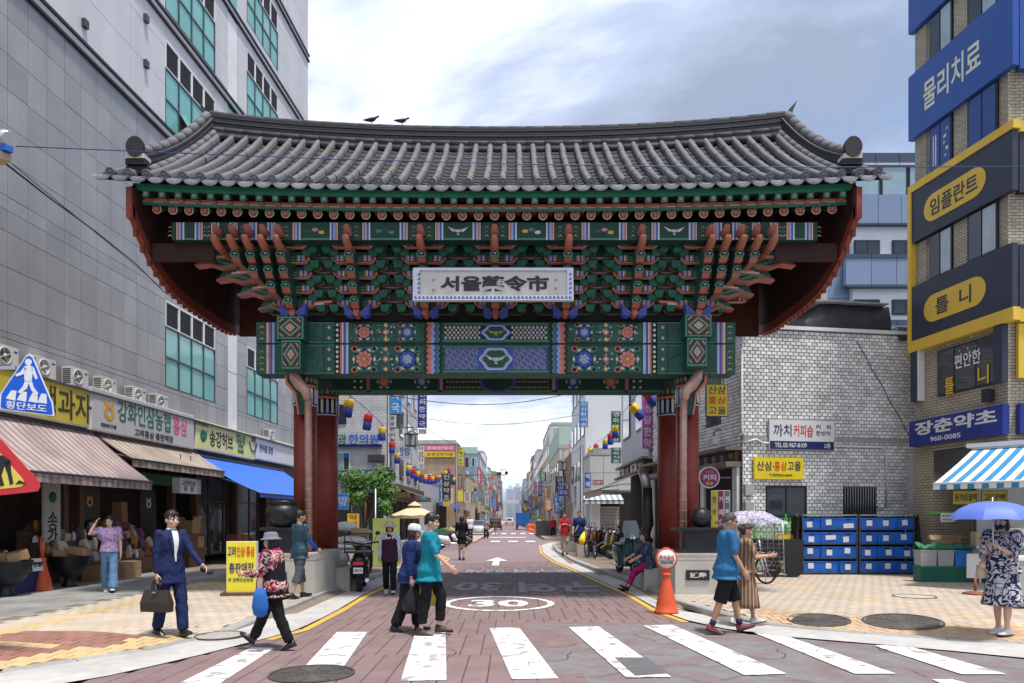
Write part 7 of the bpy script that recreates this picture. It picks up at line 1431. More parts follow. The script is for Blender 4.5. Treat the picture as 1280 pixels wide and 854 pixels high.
def wheel(par, x, z, r, w=.05, name='wheel', spokes=True):
 b = MB(); n_ = 20; P = []
 b.loft([[(x + rr2 * math.cos(q), yy, z + rr2 * math.sin(q)) for rr2, yy in ((r, -w * .6), (r, w * .6), (r - w, w), (r - w * 1.5, w * .6), (r - w * 1.5, -w * .6), (r - w, -w))] for q in [2 * math.pi * i / n_ for i in range(n_ + 1)]], caps=False); W_ = b.build(name, RUBBER, par); b = MB(); b.tube([(x, -w * .9, z), (x, w * .9, z)], r * .22, 10)
 if spokes:
  for k in range(8): q = k * math.pi / 4; b.tube([(x, 0, z), (x + (r - w) * math.cos(q), 0, z + (r - w) * math.sin(q))], .012, 4)
 b.build('rim', STEEL, W_); return W_
def scooter(label, loc, rz, m, shield=False, rack_=False, group=None, plate=True):
 """Points along local +x."""
 t = thing('scooter', label, 'scooter', loc, rz, group); wheel(t, .62, .24, .24, .06); wheel(t, -.58, .24, .24, .07)
 b = MB(); b.loft([[(x, w, z0), (x, w * 1.0, z1), (x, w * .6, z1 + .04), (x, -w * .6, z1 + .04), (x, -w, z1), (x, -w, z0)] for x, w, z0, z1 in ((-.92, .06, .62, .74), (-.8, .15, .48, .74), (-.5, .19, .34, .72), (-.15, .18, .26, .68), (.0, .15, .22, .34), (.32, .16, .22, .32), (.40, .15, .22, .36))]); b.build('body', m, t)
 b = MB(); b.loft([[(x + .02, w * .6, z), (x, w, z), (x - .07, w, z), (x - .09, 0, z), (x - .07, -w, z), (x, -w, z), (x + .02, -w * .6, z), (x + .06, 0, z)] for x, w, z in ((.46, .15, .28), (.50, .21, .5), (.46, .22, .75), (.40, .16, .98))]); b.build('leg_shield', m, t); b = MB(); b.loft([[(.40, .05, .3), (.40, -.05, .3), (.52, -.06, .52), (.52, .06, .52)], [(.62, .05, .50), (.62, -.05, .50), (.64, -.06, .54), (.64, .06, .54)], [(.86, .05, .32), (.86, -.05, .32), (.90, -.06, .36), (.90, .06, .36)]], smooth=False); b.build('front_fender', m, t)
 b = MB(); b.loft([[(x, w, z), (x, w * .5, z + .07), (x, -w * .5, z + .07), (x, -w, z), (x, 0, z - .02)] for x, w, z in ((-.85, .1, .76), (-.6, .16, .77), (-.3, .17, .74), (-.08, .12, .72))]); b.build('seat', BLACK, t); b = MB(); b.tube([(.34, -.34, 1.06), (.38, -.2, 1.04), (.40, 0, 1.0), (.38, .2, 1.04), (.34, .34, 1.06)], .018, 8); b.tube([(.45, 0, .95), (.62, 0, .24)], .03, 8); b.tube([(.36, .34, 1.06), (.24, .42, 1.05)][:0] or [(.335, .33, 1.06), (.30, .44, 1.07)], .024, 8); b.tube([(.335, -.33, 1.06), (.30, -.44, 1.07)], .024, 8); b.build('handlebar', BLACK, t)
 for sg in (-1, 1): b = MB(); b.tube([(.38, sg * .24, 1.05), (.40, sg * .32, 1.24)], .008, 5); b.ball((.40, sg * .33, 1.27), (.015, .06, .045), 8); b.build('mirror', BLACK, t)
 b = MB(); b.ball((.50, 0, .98), (.06, .1, .07), 12); b.build('headlight', CHROME, t); b = MB(); b.box(-.93, -.9, -.11, .11, .60, .67); b.build('tail_light', RED, t); b = MB(); b.tube([(-.1, -.16, .2), (-.75, -.17, .26)], .045, 8); b.build('exhaust', CHROME, t)
 if plate: b = MB(); b.box(-.945, -.935, -.10, .10, .42, .55); o = b.build('number_plate', OFFW, t); text('서울 7152', .16, .06, NAVY, o, (-.947, 0, .49), (R(90), 0, R(-90)))
 if shield: b = MB(); b.loft([[(x, -w, z), (x + .05, -w * .5, z), (x + .06, 0, z), (x + .05, w * .5, z), (x, w, z)] for x, w, z in ((.42, .20, .98), (.36, .24, 1.2), (.28, .18, 1.44))], closed=False, caps=False); b.build('windshield', mat('clear windshield', (.6, .65, .68), .1, var=0, alpha=.45), t)
 if rack_:
  b = MB(); b.box(-1.0, -.55, -.3, .3, .86, .90)
  for sg in (-1, 1): b.tube([(-.95, sg * .28, .88), (-.95, sg * .28, 1.28), (-.6, sg * .28, 1.3)], .014, 6); b.tube([(-.9, sg * .25, .86), (-.7, sg * .16, .6)], .014, 6)
  b.tube([(-.95, -.28, 1.28), (-.95, .28, 1.28)], .014, 6); b.build('carrier', BLACK, t)
 return t
scooter('black scooter with a steel carrier parked in the gutter beside the left pedestal', (-3.42, 16.4, .01), R(97), BLKP, rack_=True)
t = thing('parcel_load', 'white and tan parcels strapped on a trolley behind the black scooter', 'parcels', (-3.95, 17.9, .12)); 
for k, (x, y, z, r_, m) in enumerate(((-.05, 0, .95, (.4, .2, .12), WHITE), (.15, .1, 1.15, (.32, .18, .11), mat('tan sack', (.5, .36, .2), .8)), (-.2, .05, 1.3, (.3, .2, .12), WHITE), (.2, 0, .85, (.25, .2, .1), MATS['tan sack']))): b = MB(); b.ball((x, y, z), r_, 12); b.build('parcel', m, t)
b = MB(); b.box(-.4, .4, -.25, .25, .72, .78)
for x in (-.35, .35):
 for y in (-.2, .2): b.box(x - .02, x + .02, y - .02, y + .02, 0, .72)
b.build('trolley', STEEL, t)
scooter('dark green scooter with a clear windshield parked facing the viewer on the right pavement', (3.1, 19.5, .12), R(-80), mat('dark green scooter paint', (.012, .075, .065), .25, var=.03), True)
YSC = mat('yellow scooter paint', (.55, .42, .04), .3); RSC = mat('red scooter paint', (.4, .03, .03), .3)
for k, (y, m, c) in enumerate(((26.5, BLKP, 'black'), (28, YSC, 'yellow'), (29.6, WHITE, 'white'), (31.2, BLKP, 'black'), (32.8, YSC, 'yellow'), (34.5, RSC, 'red'), (36.4, WHITE, 'white'))): scooter('%s scooter in the parked row before the grey shop house, %s' % (c, ('nearest the gate', 'second from the gate', 'third from the gate', 'in mid row', 'fifth from the gate', 'next to the last', 'at the far end')[k]), (4.25 + .1 * math.sin(k), y, .12), R(170 + 8 * math.sin(k * 2)), m, k % 3 == 0, group='scooters parked along the right pavement')
for k, (y, m, c) in enumerate(((37.5, WHITE, 'white'), (40, BLKP, 'black'), (43, WHITE, 'white'), (46, BLKP, 'black'))): scooter('%s scooter parked across the street beyond the parasol, %s' % (c, ('nearest', 'second', 'third', 'last of four')[k]), (-3.2 - .05 * k, y, .0), R(15 + 10 * math.sin(k * 3)), m, group='scooters parked beyond the parasol')
def bicycle(label, loc, rz, m, basket=True, tilt=0.0):
 t = thing('bicycle', label, 'bicycle', loc, rz); t.rotation_euler = (tilt, 0, rz); wheel(t, .52, .33, .33, .025); wheel(t, -.52, .33, .33, .025); b = MB(); b.tube([(-.12, 0, .30), (.34, 0, .72)], .035, 8); b.tube([(-.12, 0, .30), (-.25, 0, .82)], .022, 8); b.tube([(-.12, 0, .3), (-.52, 0, .33)], .018, 6); b.tube([(-.2, 0, .62), (-.52, 0, .33)], .014, 6); b.tube([(.52, .05, .33), (.38, .05, .72), (.38, -.05, .72), (.52, -.05, .33)], .018, 6); b.tube([(.38, 0, .70), (.32, 0, 1.0)], .022, 8); b.box(-.16, .02, -.07, .07, .22, .42); b.build('frame', m, t)
 b = MB(); b.tube([(.2, -.3, 1.04), (.32, -.12, 1.02), (.32, .12, 1.02), (.2, .3, 1.04)], .016, 8); b.build('handlebar', BLACK, t); b = MB(); b.loft([[(-.38, .02, .84), (-.38, -.02, .84), (-.38, 0, .9)], [(-.2, .07, .84), (-.2, -.07, .84), (-.2, 0, .9)], [(-.06, .02, .86), (-.06, -.02, .86), (-.06, 0, .88)]]); b.build('saddle', BLACK, t)
 if basket:
  b = MB()
  for k in range(7): b.tube([(.42 + .045 * k, -.16, .92), (.44 + .035 * k, -.13, .68)], .005, 4); b.tube([(.42 + .045 * k, .16, .92), (.44 + .035 * k, .13, .68)], .005, 4); b.tube([(.70, -.15 + .05 * k, .92), (.66, -.13 + .043 * k, .68)], .005, 4)
  for z in (.68, .76, .84, .92): b.tube([(.42, -.16, z), (.70, -.16, z), (.70, .16, z), (.42, .16, z), (.42, -.16, z)], .006, 4)
  b.build('basket', BLACK, t)
 return t
bicycle('white electric bicycle with a wire basket parked before the tiled house', (5.55, 16.9, .12), R(-62), WHITE); bicycle('dark bicycle leaning beside the granite planter', (2.98, 27.3, .12), R(-80), BLACK, False)
# covered hand cart with a patterned sheet
p = ongrid(945, 718); t = thing('hand_cart', 'black hand cart under a tent of lilac patterned cloth behind the bicycle', 'cart', (6.45, 18.7, .12), R(-5)); b = MB(); b.box(-.1, 1.0, -.3, .35, .42, .95); b.build('bin', BLACK, t)
for x in (.2, .75): b = MB(); b.tube([(x, -.36, .24), (x, -.28, .24)], .24, 16); b.build('wheel', RUBBER, t)
b = MB(); rings = []
for i in range(11):
 q = -1 + .2 * i; rings.append([(-.25 + q * .85, .5 * math.cos(a) * (1 - .3 * q * q), 1.35 + (.30 * (1 - q * q) + .06) * math.sin(a) + .02 * math.sin(7 * q + 3 * a)) for a in [math.pi * j / 8 for j in range(9)]])
b.loft(rings, closed=False, caps=False); b.build('cover', pmat('lilac print cloth', [(.62, .60, .66), (.20, .17, .34), (.55, .5, .6)], 14), t); b = MB()
for x in (-1.0, .5):
 for y in (-.4, .4): b.tube([(x, y, 0), (x * .9, y, 1.38)], .015, 6)
for k in range(10): b.tube([(-.9 + .14 * k, -.42, .25), (-.9 + .14 * k, -.42, 1.3)], .006, 4); b.tube([(-.95, -.42, .3 + .11 * k), (.45, -.42, .3 + .11 * k)], .006, 4)
b.build('wire_mesh', STEEL, t)

# more signs, wires and goods along the middle distance
for px0, px1, py0, py1, D, c, tx, hz, l in ((612, 616, 596, 612, 170, (.5, .08, .1), '약', 0, 'narrow red upright sign far down the left row'), (605.5, 610, 608, 622, 130, (.6, .58, .55), '한약', 0, 'narrow white upright sign beyond the purple one'), (581, 587, 588, 602, 112, (.03, .25, .5), '제일', 0, 'small bright blue upright sign before the glazed block'), (590, 596, 603, 610, 112, (.55, .3, .04), '건재', 1, 'small orange sign before the glazed block'), (538, 551, 606, 612, 80, (.5, .5, .48), '경동약업', 1, 'white strip sign on the low cream market house'), (500, 514, 592, 598, 60, (.40, .06, .08), '녹용전문', 1, 'dark red strip sign over the clinic flank shops'), (514, 526, 600, 606, 62, (.6, .58, .5), '우리약초', 1, 'cream strip sign over the clinic flank shops'), (683, 688, 588, 606, 130, (.05, .12, .4), '한의', 0, 'navy upright sign beyond the teal one'), (671, 675, 598, 612, 180, (.55, .4, .05), '', 0, 'tiny ochre upright sign far down the right row'), (699, 706, 588, 601, 90, (.6, .12, .05), '녹용', 0, 'orange red upright sign on the cream house'), (716, 722, 592, 607, 70, (.6, .6, .58), '한약', 0, 'white upright sign on the reddish brick house'), (741, 754, 600, 606, 46.2, (.3, .05, .06), '당귀황기', 1, 'maroon strip sign on the grey panelled annex'), (716, 727, 618, 624, 64, (.03, .25, .12), '산약초', 1, 'green strip sign on the reddish brick house')): vsign(px0, px1, py0, py1, D, c, tx, OFFW if sum(c) < 1.2 else BROWN, l, 'shop_board', bool(hz), .1)
for k, (a, c_, l) in enumerate((((-8.0, 47.5, 8.6), (5.3, 52, 9.2), 'black wire slung over the street from the clinic to the white building'), ((-6.0, 35, 7.6), (5.2, 34, 8.2), 'black wire slung over the street from the lamp pole to the grey house'), ((-6.4, 86, 8.5), (5.7, 88, 8.0), 'black wire slung over the street from the tan brick house'), ((4.35, 45, 6.1), (5.0, 70, 8.3), 'black wire running along the right poles'), ((-6.0, 35, 7.8), (-4.0, 52, 6.9), 'black wire running along the left poles'), ((-4.0, 52, 6.8), (-5.5, 122, 9), 'black wire running on from the camera pole'))):
 b = MB(); a, c_ = Vector(a), Vector(c_); b.tube([a.lerp(c_, i / 10) - Vector((0, 0, 1.0 * math.sin(math.pi * i / 10) * (.8 if k < 3 else .4))) for i in range(11)], .018, 5); o = b.build('overhead_wire', BLACK); tag(o, l, 'cable')
for k in range(26):
 sd = -1 if k % 2 else 1; y = 49 + 3.4 * k if sd > 0 else 50 + 3.6 * k; x = sd * (4.6 if sd > 0 else 5.6 - (.9 if y > 100 else 0)) + rq.uniform(-.3, .3); c = rq.randrange(8); w, d, h = rq.uniform(.5, 1.1), rq.uniform(.5, 1), rq.uniform(.5, 1.0); b = MB(); b.box(-w / 2, w / 2, 0, d, 0, h * .55, 0)
 for q in range(4): b.box(-w / 2 + w * q / 4 + .02, -w / 2 + w * (q + 1) / 4 - .02, .02, d - .02, h * .55, h * (.8 + .2 * rq.random()), 1)
 o = b.build('goods_crate', [CARD, mat('far sign ' + SN_[c], SC_[c], .5, orand=.1)], None, (x, y, .12)); tag(o, 'pavement crate of %s goods far along the %s row' % (SN_[c], 'pharmacy-side' if sd < 0 else 'scooter-side'), 'crate', 'goods crates, %s, %s' % (SN_[c], 'pharmacy-side' if sd < 0 else 'scooter-side'))
# ================================================================ people
def skinmat(n, c): return mat('skin ' + n, c, .5, var=.05, scale=9, spec=.35)
SK1, SK2, SK3 = skinmat('fair', (.55, .33, .235)), skinmat('tan', (.44, .245, .16)), skinmat('light', (.60, .38, .28))
HAIRB = mat('black hair', (.012, .010, .010), .45, var=.3, scale=60); HAIRG = mat('greying hair', (.06, .055, .055), .55, var=.3, scale=60); HAIRD = mat('dark brown hair', (.03, .017, .012), .45, var=.3, scale=60)
def cloth(n, c, rough=.85): return mat('cloth ' + n, c, rough, var=.12, scale=7, spec=.15, bump=.5, bscale=14)
def remeshed(mb, name, m, vox, smooth=4):
 me0 = mb.mesh(name, m); o = bpy.data.objects.new(name, me0); r = o.modifiers.new('r', 'REMESH'); r.mode = 'VOXEL'; r.voxel_size = vox; r.use_smooth_shade = True
 if smooth: s = o.modifiers.new('s', 'SMOOTH'); s.factor = .5; s.iterations = smooth
 me = evaluated(o); bpy.data.objects.remove(o); bpy.data.meshes.remove(me0); me.name = name
 if not me.materials: me.materials.append(m)
 amp = {'shirt': .011, 'trousers': .010, 'hair': .011}.get(name)
 if amp:   # folds of cloth, strands of hair
  no = [v.normal.copy() for v in me.vertices]; k = rnd.uniform(0, 50); q = (13, 13, 7.5) if name != 'hair' else (60, 60, 22)
  for v, n_ in zip(me.vertices, no):
   c = v.co; w = mnoise.noise(Vector((c.x * q[0] + k, c.y * q[1], c.z * q[2]))); w2 = mnoise.noise(Vector((c.x * 30 + c.z * 9, c.y * 30 - k, c.z * 24))); v.co = c + n_ * amp * ((1 - abs(w) * 2.2) * .7 - .35 + .35 * w2)
 return me
from mathutils import noise as mnoise
def cap(b, pts, rs, n=12, flat=1.0):
 b.tube(pts, rs, n, flat=flat)
 for p, r in ((pts[0], rs[0]), (pts[-1], rs[-1])): b.ball(p, r, n)
def smo(pts, rs, k=3):
 """resample a limb with smooth bends"""
 out, ro = [], []
 for i in range(len(pts) - 1):
  for j in range(k):
   t = j / k; out.append(Vector(pts[i]).lerp(Vector(pts[i + 1]), t)); ro.append(rs[i] + (rs[i + 1] - rs[i]) * t)
 out.append(Vector(pts[-1])); ro.append(rs[-1]); return out, ro
def person(label, loc, rz, h, skin, top, bottom, shoes, hair, legL=(0, 0, 0), legR=(0, 0, 0), armL=(0, .12, .1, 0), armR=(0, .12, .1, 0), lean=0.0, head=(0, 0), girth=1.0, vox=.0085, hat=None, hairstyle='short', seat=None, curl=.5, group=None, glasses=False, cz=.012):
 s = h / 1.72; t = thing('person', label, 'person', loc, rz, group); V = Vector
 # --- joints, facing +x
 J = {}
 for sd, sg, (a, k, p) in (('L', 1, legL), ('R', -1, legR)):
  hip = V((0, sg * .085 * s, 0)); knee = hip + V((math.sin(a), sg * .012, -math.cos(a))) * .43 * s; ank = knee + V((math.sin(a - k), -sg * .005, -math.cos(a - k))) * .41 * s; J[sd] = (hip, knee, ank, a - k + p)
 pz = (.085 * s - min(J['L'][2].z - .11 * s * max(0, math.sin(-J['L'][3])), J['R'][2].z - .11 * s * max(0, math.sin(-J['R'][3])))) if seat is None else seat
 P = V((0, 0, pz))
 for sd in 'LR': J[sd] = tuple(x + P for x in J[sd][:3]) + (J[sd][3],)
 up = V((math.sin(lean), 0, math.cos(lean))); fw = V((math.cos(lean), 0, -math.sin(lean)))
 S = lambda z, y=0.0, x=0.0: P + up * z * s + V((0, y * s, 0)) + fw * x * s
 arms = {}
 for sd, sg, (a, ab, e, inw) in (('L', 1, armL), ('R', -1, armR)):
  sh = S(.475, sg * .175 * girth); d1 = V((math.sin(a) * math.cos(ab), sg * math.sin(ab), -math.cos(a) * math.cos(ab))); el = sh + d1 * .285 * s
  d2 = V((math.sin(a + e) * math.cos(inw), -sg * math.sin(inw) + sg * math.sin(ab) * .4 * math.cos(e), -math.cos(a + e) * math.cos(inw))).normalized(); wr = el + d2 * .25 * s; arms[sd] = (sh, el, wr, d2)
 # --- body: one continuous skin
 b = MB()
 def ell(z, w, d, x=0.0, n=16, g=1.0): return [S(z) + V((0, w * s * girth * g * math.cos(q), 0)) + fw * (d * s * girth * g * math.sin(q) + x * s) for q in [2 * math.pi * i / n for i in range(n)]]
 TOR = [(-.10, .13, .10, 0), (-.02, .158, .112, -.008), (.06, .148, .102, 0), (.18, .125, .088, .008), (.30, .150, .102, .012), (.40, .172, .105, .006), (.465, .165, .085, -.004), (.505, .10, .065, -.006), (.53, .058, .055, 0)]
 b.loft([ell(z, w * .93, d * .93, x) for z, w, d, x in TOR])
 hc = S(.66) + V((math.sin(head[0] * 0) * .0, 0, 0)) + fw * .022 * s; M = Matrix.Translation(hc) @ Matrix.Rotation(head[0], 4, 'Z') @ Matrix.Rotation(head[1] + lean * .5, 4, 'Y') @ Matrix.Scale(s, 4)
 cap(b, [S(.49), S(.57), hc - V((0, 0, .05 * s))], [.060 * s, .052 * s, .052 * s])
 b.ball((-.008, 0, .022), (.094, .076, .100), 18, M=M); b.ball((.022, 0, -.052), (.064, .056, .062), 14, M=M); b.ball((.05, 0, -.086), (.026, .028, .022), 10, M=M)
 b.loft([[(.088, .008, .014), (.088, -.008, .014), (.082, -.012, .01), (.082, .012, .01)], [(.104, .008, -.012), (.104, -.008, -.012), (.08, -.014, -.01), (.08, .014, -.01)], [(.114, .011, -.032), (.114, -.011, -.032), (.078, -.018, -.03), (.078, .018, -.03)], [(.098, .008, -.041), (.098, -.008, -.041), (.08, -.013, -.042), (.08, .013, -.042)]], M=M, smooth=False)
 b.ball((.082, 0, -.062), (.014, .026, .011), 8, M=M)
 for sg in (-1, 1): b.ball((-.008, sg * .077, -.008), (.022, .011, .034), 8, M=M); b.ball((.072, sg * .032, .022), (.02, .026, .009), 8, M=M); b.ball((.062, sg * .042, -.028), (.026, .024, .022), 8, M=M)
 for sd, sg in (('L', 1), ('R', -1)):
  sh, el, wr, d = arms[sd]; pts, rs = smo([sh, el, wr], [.046 * s * girth, .036 * s, .025 * s], 4); cap(b, pts, rs)
  f0 = V((1, 0, 0)) if abs(d.x) < .85 else V((0, 0, 1)); th = (f0 - d * f0.dot(d)).normalized(); nn = V((0, -sg, 0)); nn = (nn - d * nn.dot(d) - th * nn.dot(th)).normalized() if (nn - d * nn.dot(d) - th * nn.dot(th)).length > .2 else d.cross(th)
  pc = wr + d * .048 * s; X_ = Matrix((tuple(d) , tuple(th), tuple(nn))).transposed().to_4x4(); X_.translation = pc; b.ball((0, 0, 0), (.058 * s, .041 * s, .019 * s), 10, M=X_)
  for k, (o_, ln) in enumerate(((.030, .92), (.010, 1.0), (-.011, .94), (-.031, .76))):
   p0 = wr + d * .085 * s + th * o_ * s; c1, c2, c3 = curl * .6, curl * 1.5, curl * 2.2; q = [p0]
   for c_, l_ in ((c1, .038), (c2, .028), (c3, .022)): q.append(q[-1] + (d * math.cos(c_) + nn * math.sin(c_) + th * o_ * 1.2) * l_ * ln * s)
   cap(b, q, [.0095 * s, .009 * s, .0082 * s, .007 * s], 8)
  q = [wr + d * .03 * s + th * .028 * s]; q.append(q[-1] + (d * .55 + th * .75 + nn * .3).normalized() * .038 * s); q.append(q[-1] + (d * .9 + th * .25 + nn * .35).normalized() * .032 * s); cap(b, q, [.0125 * s, .0105 * s, .0085 * s], 8)
  hip, kn, an, fp = J[sd]; pts, rs = smo([hip, kn, an], [.074 * s * girth, .048 * s, .033 * s], 4); rs[5] = .052 * s; rs[6] = .05 * s; cap(b, pts, rs)
  fd = V((math.cos(fp), 0, math.sin(fp))); cap(b, [an - fd * .02 * s - V((0, 0, .04 * s)), an + fd * .07 * s - V((0, 0, .058 * s)), an + fd * .15 * s - V((0, 0, .066 * s))], [.028 * s, .026 * s, .017 * s])
 body = link('body', remeshed(b, 'body', skin, vox, 3), t)
 # --- face
 for sg in (-1, 1):
  e = MB(); e.ball((.083, sg * .031, .008), (.008, .014, .0065), 8, M=M); e.build('eye', BLACK, t); e = MB(); e.ball((.086, sg * .032, .029), (.008, .02, .004), 8, M=M); e.build('eyebrow', hair, t)
 e = MB(); e.ball((.090, 0, -.062), (.009, .023, .005), 8, M=M); e.build('mouth', mat('lips', (.36, .13, .11), .5), t)
 if glasses:
  e = MB()
  for sg in (-1, 1): e.tube([V((.098, sg * .033 + .021 * math.cos(q), .006 + .017 * math.sin(q))) for q in [math.pi * i / 6 for i in range(13)]], .003, 5, M=M); e.tube([(.096, sg * .055, .01), (.0, sg * .082, .012)], .003, 5, M=M)
  e.tube([(.1, -.013, .01), (.1, .013, .01)], .003, 5, M=M); e.build('glasses', BLACK, t)
 # --- hair
 e = MB(); fr = .052 if hairstyle != 'bald' else .0
 hp = []
 for i in range(9):
  th_ = math.pi * .56 * i / 8; hp.append([(-.012 + .100 * math.sin(th_) * math.cos(q) * (1 if math.cos(q) < 0 else .95), .082 * math.sin(th_) * math.sin(q), .026 + .107 * math.cos(th_) + (.034 * max(0, math.cos(q)) ** 1.5 * (i / 8) ** 2) - (.055 * max(0, -math.cos(q)) * (i / 8) ** 2)) for q in [2 * math.pi * j / 20 for j in range(20)]])
 hp[0] = [(x * .3 - .01, y * .3, z) for x, y, z in hp[1]]; hp[0] = [(x, y, .1335) for x, y, z in hp[0]]
 inner = [[(x * .86, y * .88, z * .92 - .003) for x, y, z in r] for r in hp[::-1]]
 e.loft(hp + inner, M=M)
 if hairstyle == 'bob':
  e.ball((-.045, 0, -.05), (.065, .085, .10), 14, M=M)
  for sg in (-1, 1): e.ball((-.012, sg * .074, -.04), (.04, .022, .085), 10, M=M)
 if hairstyle == 'bun': e.ball((-.12, 0, .03), (.045, .045, .045), 12, M=M); e.ball((-.05, 0, -.02), (.05, .07, .06), 12, M=M)
 if hairstyle == 'thick': e.ball((-.014, 0, .046), (.099, .083, .097), 18, M=M); e.ball((.060, .01, .082), (.03, .05, .024), 10, M=M)
 if hairstyle != 'none': link('hair', remeshed(e, 'hair', hair, max(vox, .008), 2), t)
 if hat:
  kind, m = hat; e = MB()
  if kind == 'bucket': e.lathe([(.15, .032), (.148, .038), (.102, .062), (.098, .10), (.08, .138), (.02, .146), (.01, .14), (.07, .128), (.088, .09), (.092, .055), (.14, .026)], 24, M=M @ Matrix.Translation((-.008, 0, 0)), sx=1.06, sy=.95)
  elif kind == 'sun': e.lathe([(.19, .02), (.188, .028), (.108, .062), (.102, .11), (.075, .142), (.01, .148), (.01, .138), (.07, .13), (.094, .1), (.098, .055), (.18, .014)], 24, M=M @ Matrix.Translation((-.008, 0, 0)))
  else:
   e.lathe([(.106, .035), (.108, .06), (.10, .11), (.065, .145), (.01, .152), (.01, .14), (.09, .1), (.098, .04)], 22, M=M @ Matrix.Translation((-.012, 0, 0)), sy=.86); e.loft([[(.07, -.075 + .0, .045), (.07, .075, .045), (.07, .075, .052), (.07, -.075, .052)], [(.15, -.06, .034), (.15, .06, .034), (.15, .06, .042), (.15, -.06, .042)], [(.175, -.03, .028), (.175, .03, .028), (.175, .03, .034), (.175, -.03, .034)]], M=M)
  e.build('hat', m, t)
 # --- clothes
 L_ = top.get('loose', 1.0); e = MB(); hem = top.get('hem', -.12); T2 = [(hem, .160, .118, 0)] + [x for x in TOR if hem + .03 < x[0] < .5] + [(.497, .115, .078, -.006), (.525, .072, .066, -.002)]
 fl = top.get('flare', 1.10)
 e.loft([ell(z, w * (1.06 * L_) + .008, d * 1.08 * L_ + .010, x, 24, 1 + (fl - 1) * max(0, (.18 - z) / .3)) for z, w, d, x in T2])
 for sd in 'LR':
  sh, el, wr, d = arms[sd]; q = top.get('sleeve' + sd, top.get('sleeve', .55)); r0 = top.get('sr', .058) * s * girth
  if q <= 0: continue
  pts, rs = smo([sh, el, wr], [r0, r0 * .86, r0 * (.66 if q > .9 else .8)], 5); k = max(2, round(q * 10)); pts, rs = pts[:k + 1], [r_ * (1 + .05 * math.sin(i * 2.1)) for i, r_ in enumerate(rs[:k + 1])]; e.ball(sh, r0 * 1.02, 12); e.tube(pts, rs, 14)
 link(top.get('name', 'shirt'), remeshed(e, 'shirt', top['m'], cz, 5), t)
 kind = bottom.get('kind', 'trousers'); e = MB()
 if kind == 'trousers':
  q = bottom.get('len', .97); r0, r1, r2 = [x * s for x in bottom.get('r', (.098, .078, .068))]
  e.loft([ell(z, w * 1.03 + .004, d * 1.03 + .006, x, 20) for z, w, d, x in [(-.13, .13, .10, 0), (-.02, .152, .106, -.008), (.05, .142, .098, 0), (.09, .134, .092, 0)]])
  for sd in 'LR':
   hip, kn, an, fp = J[sd]; pts, rs = smo([hip - V((0, 0, .01)), kn, an - (an - kn) * .03 - V((0, 0, .015 * s))], [r0 * girth, r1, r2], 6); k = max(3, round(q * 12)); e.ball(hip, r0 * .9 * girth, 12); e.tube(pts[:k + 1], [r_ * (1 + .035 * math.sin(i * 2.4 + len(sd))) for i, r_ in enumerate(rs[:k + 1])], 14)
  link('trousers' if q > .6 else 'shorts', remeshed(e, 'trousers', bottom['m'], cz, 4), t)
 elif kind == 'skirt':
  z0 = bottom.get('hem', .35) * s; zt_ = (P.z + .12 * s); rings = []; n_ = 48; kx = (J['L'][1] + J['R'][1]) / 2 - P
  for i in range(11):
   u = i / 10; z = zt_ + (z0 - zt_) * u; c = P + V((kx.x * u * .9, 0, 0)); w = (.135 + bottom.get('w', .11) * u) * s * girth
   rings.append([(c.x + w * .85 * math.cos(q) * (1 + .05 * u * math.sin(9 * q)), w * math.sin(q) * (1 + .05 * u * math.cos(9 * q)), z) for q in [2 * math.pi * j / n_ for j in range(n_)]])
  rings += [[(x * .97, y * .97, z) for x, y, z in r] for r in rings[::-1]][:10]
  e.loft(rings, caps=False); e.build('skirt', bottom['m'], t)
 # --- shoes
 for sd in 'LR':
  hip, kn, an, fp = J[sd]; fd = V((math.cos(fp), 0, math.sin(fp))); un = V((-math.sin(fp), 0, math.cos(fp))); e = MB(); Q = lambda x, y, z: an + fd * x * s + V((0, y * s, 0)) + un * z * s
  e.loft([[Q(x, -w, -.085), Q(x, w, -.085), Q(x, w * 1.04, -.068), Q(x, w * .8, z), Q(x, -w * .8, z), Q(x, -w * 1.04, -.068)] for x, w, z in ((-.062, .02, -.03), (-.05, .034, .01), (0, .038, .012), (.05, .042, -.018), (.11, .046, -.042), (.165, .038, -.055), (.195, .015, -.066))][:]); o = e.build('shoe', shoes, t)
  e = MB(); e.loft([[Q(x, -w, -.098), Q(x, w, -.098), Q(x, w, -.080), Q(x, -w, -.080)] for x, w in ((-.068, .022), (-.05, .036), (0, .039), (.05, .044), (.11, .049), (.17, .04), (.2, .016))], smooth=False); e.build('sole', top.get('sole', BLACK), o)
 t['_'] = 0; del t['_']; return t, arms, J, S, M
def inworld(t, p): return Matrix.Translation(t.location) @ Matrix.Rotation(t.rotation_euler.z, 4, 'Z') @ Vector(p)
def handpos(t, arms, sd, d=.09): sh, el, wr, dd = arms[sd]; return inworld(t, wr + dd * d)
NAVYC, BLKC, WHTC = cloth('navy suit', (.014, .022, .075), .7), cloth('black', (.012, .012, .014)), cloth('white', (.66, .67, .70)); TEALC, NAVB, POLO, JEAN = cloth('teal', (.012, .20, .27)), cloth('deep navy', (.018, .035, .13)), cloth('blue polo', (.03, .13, .27)), cloth('blue jeans', (.13, .24, .40))
SHB, SHW = mat('black shoe leather', (.018, .016, .016), .35), mat('white trainer', (.62, .62, .60), .6, var=.05)
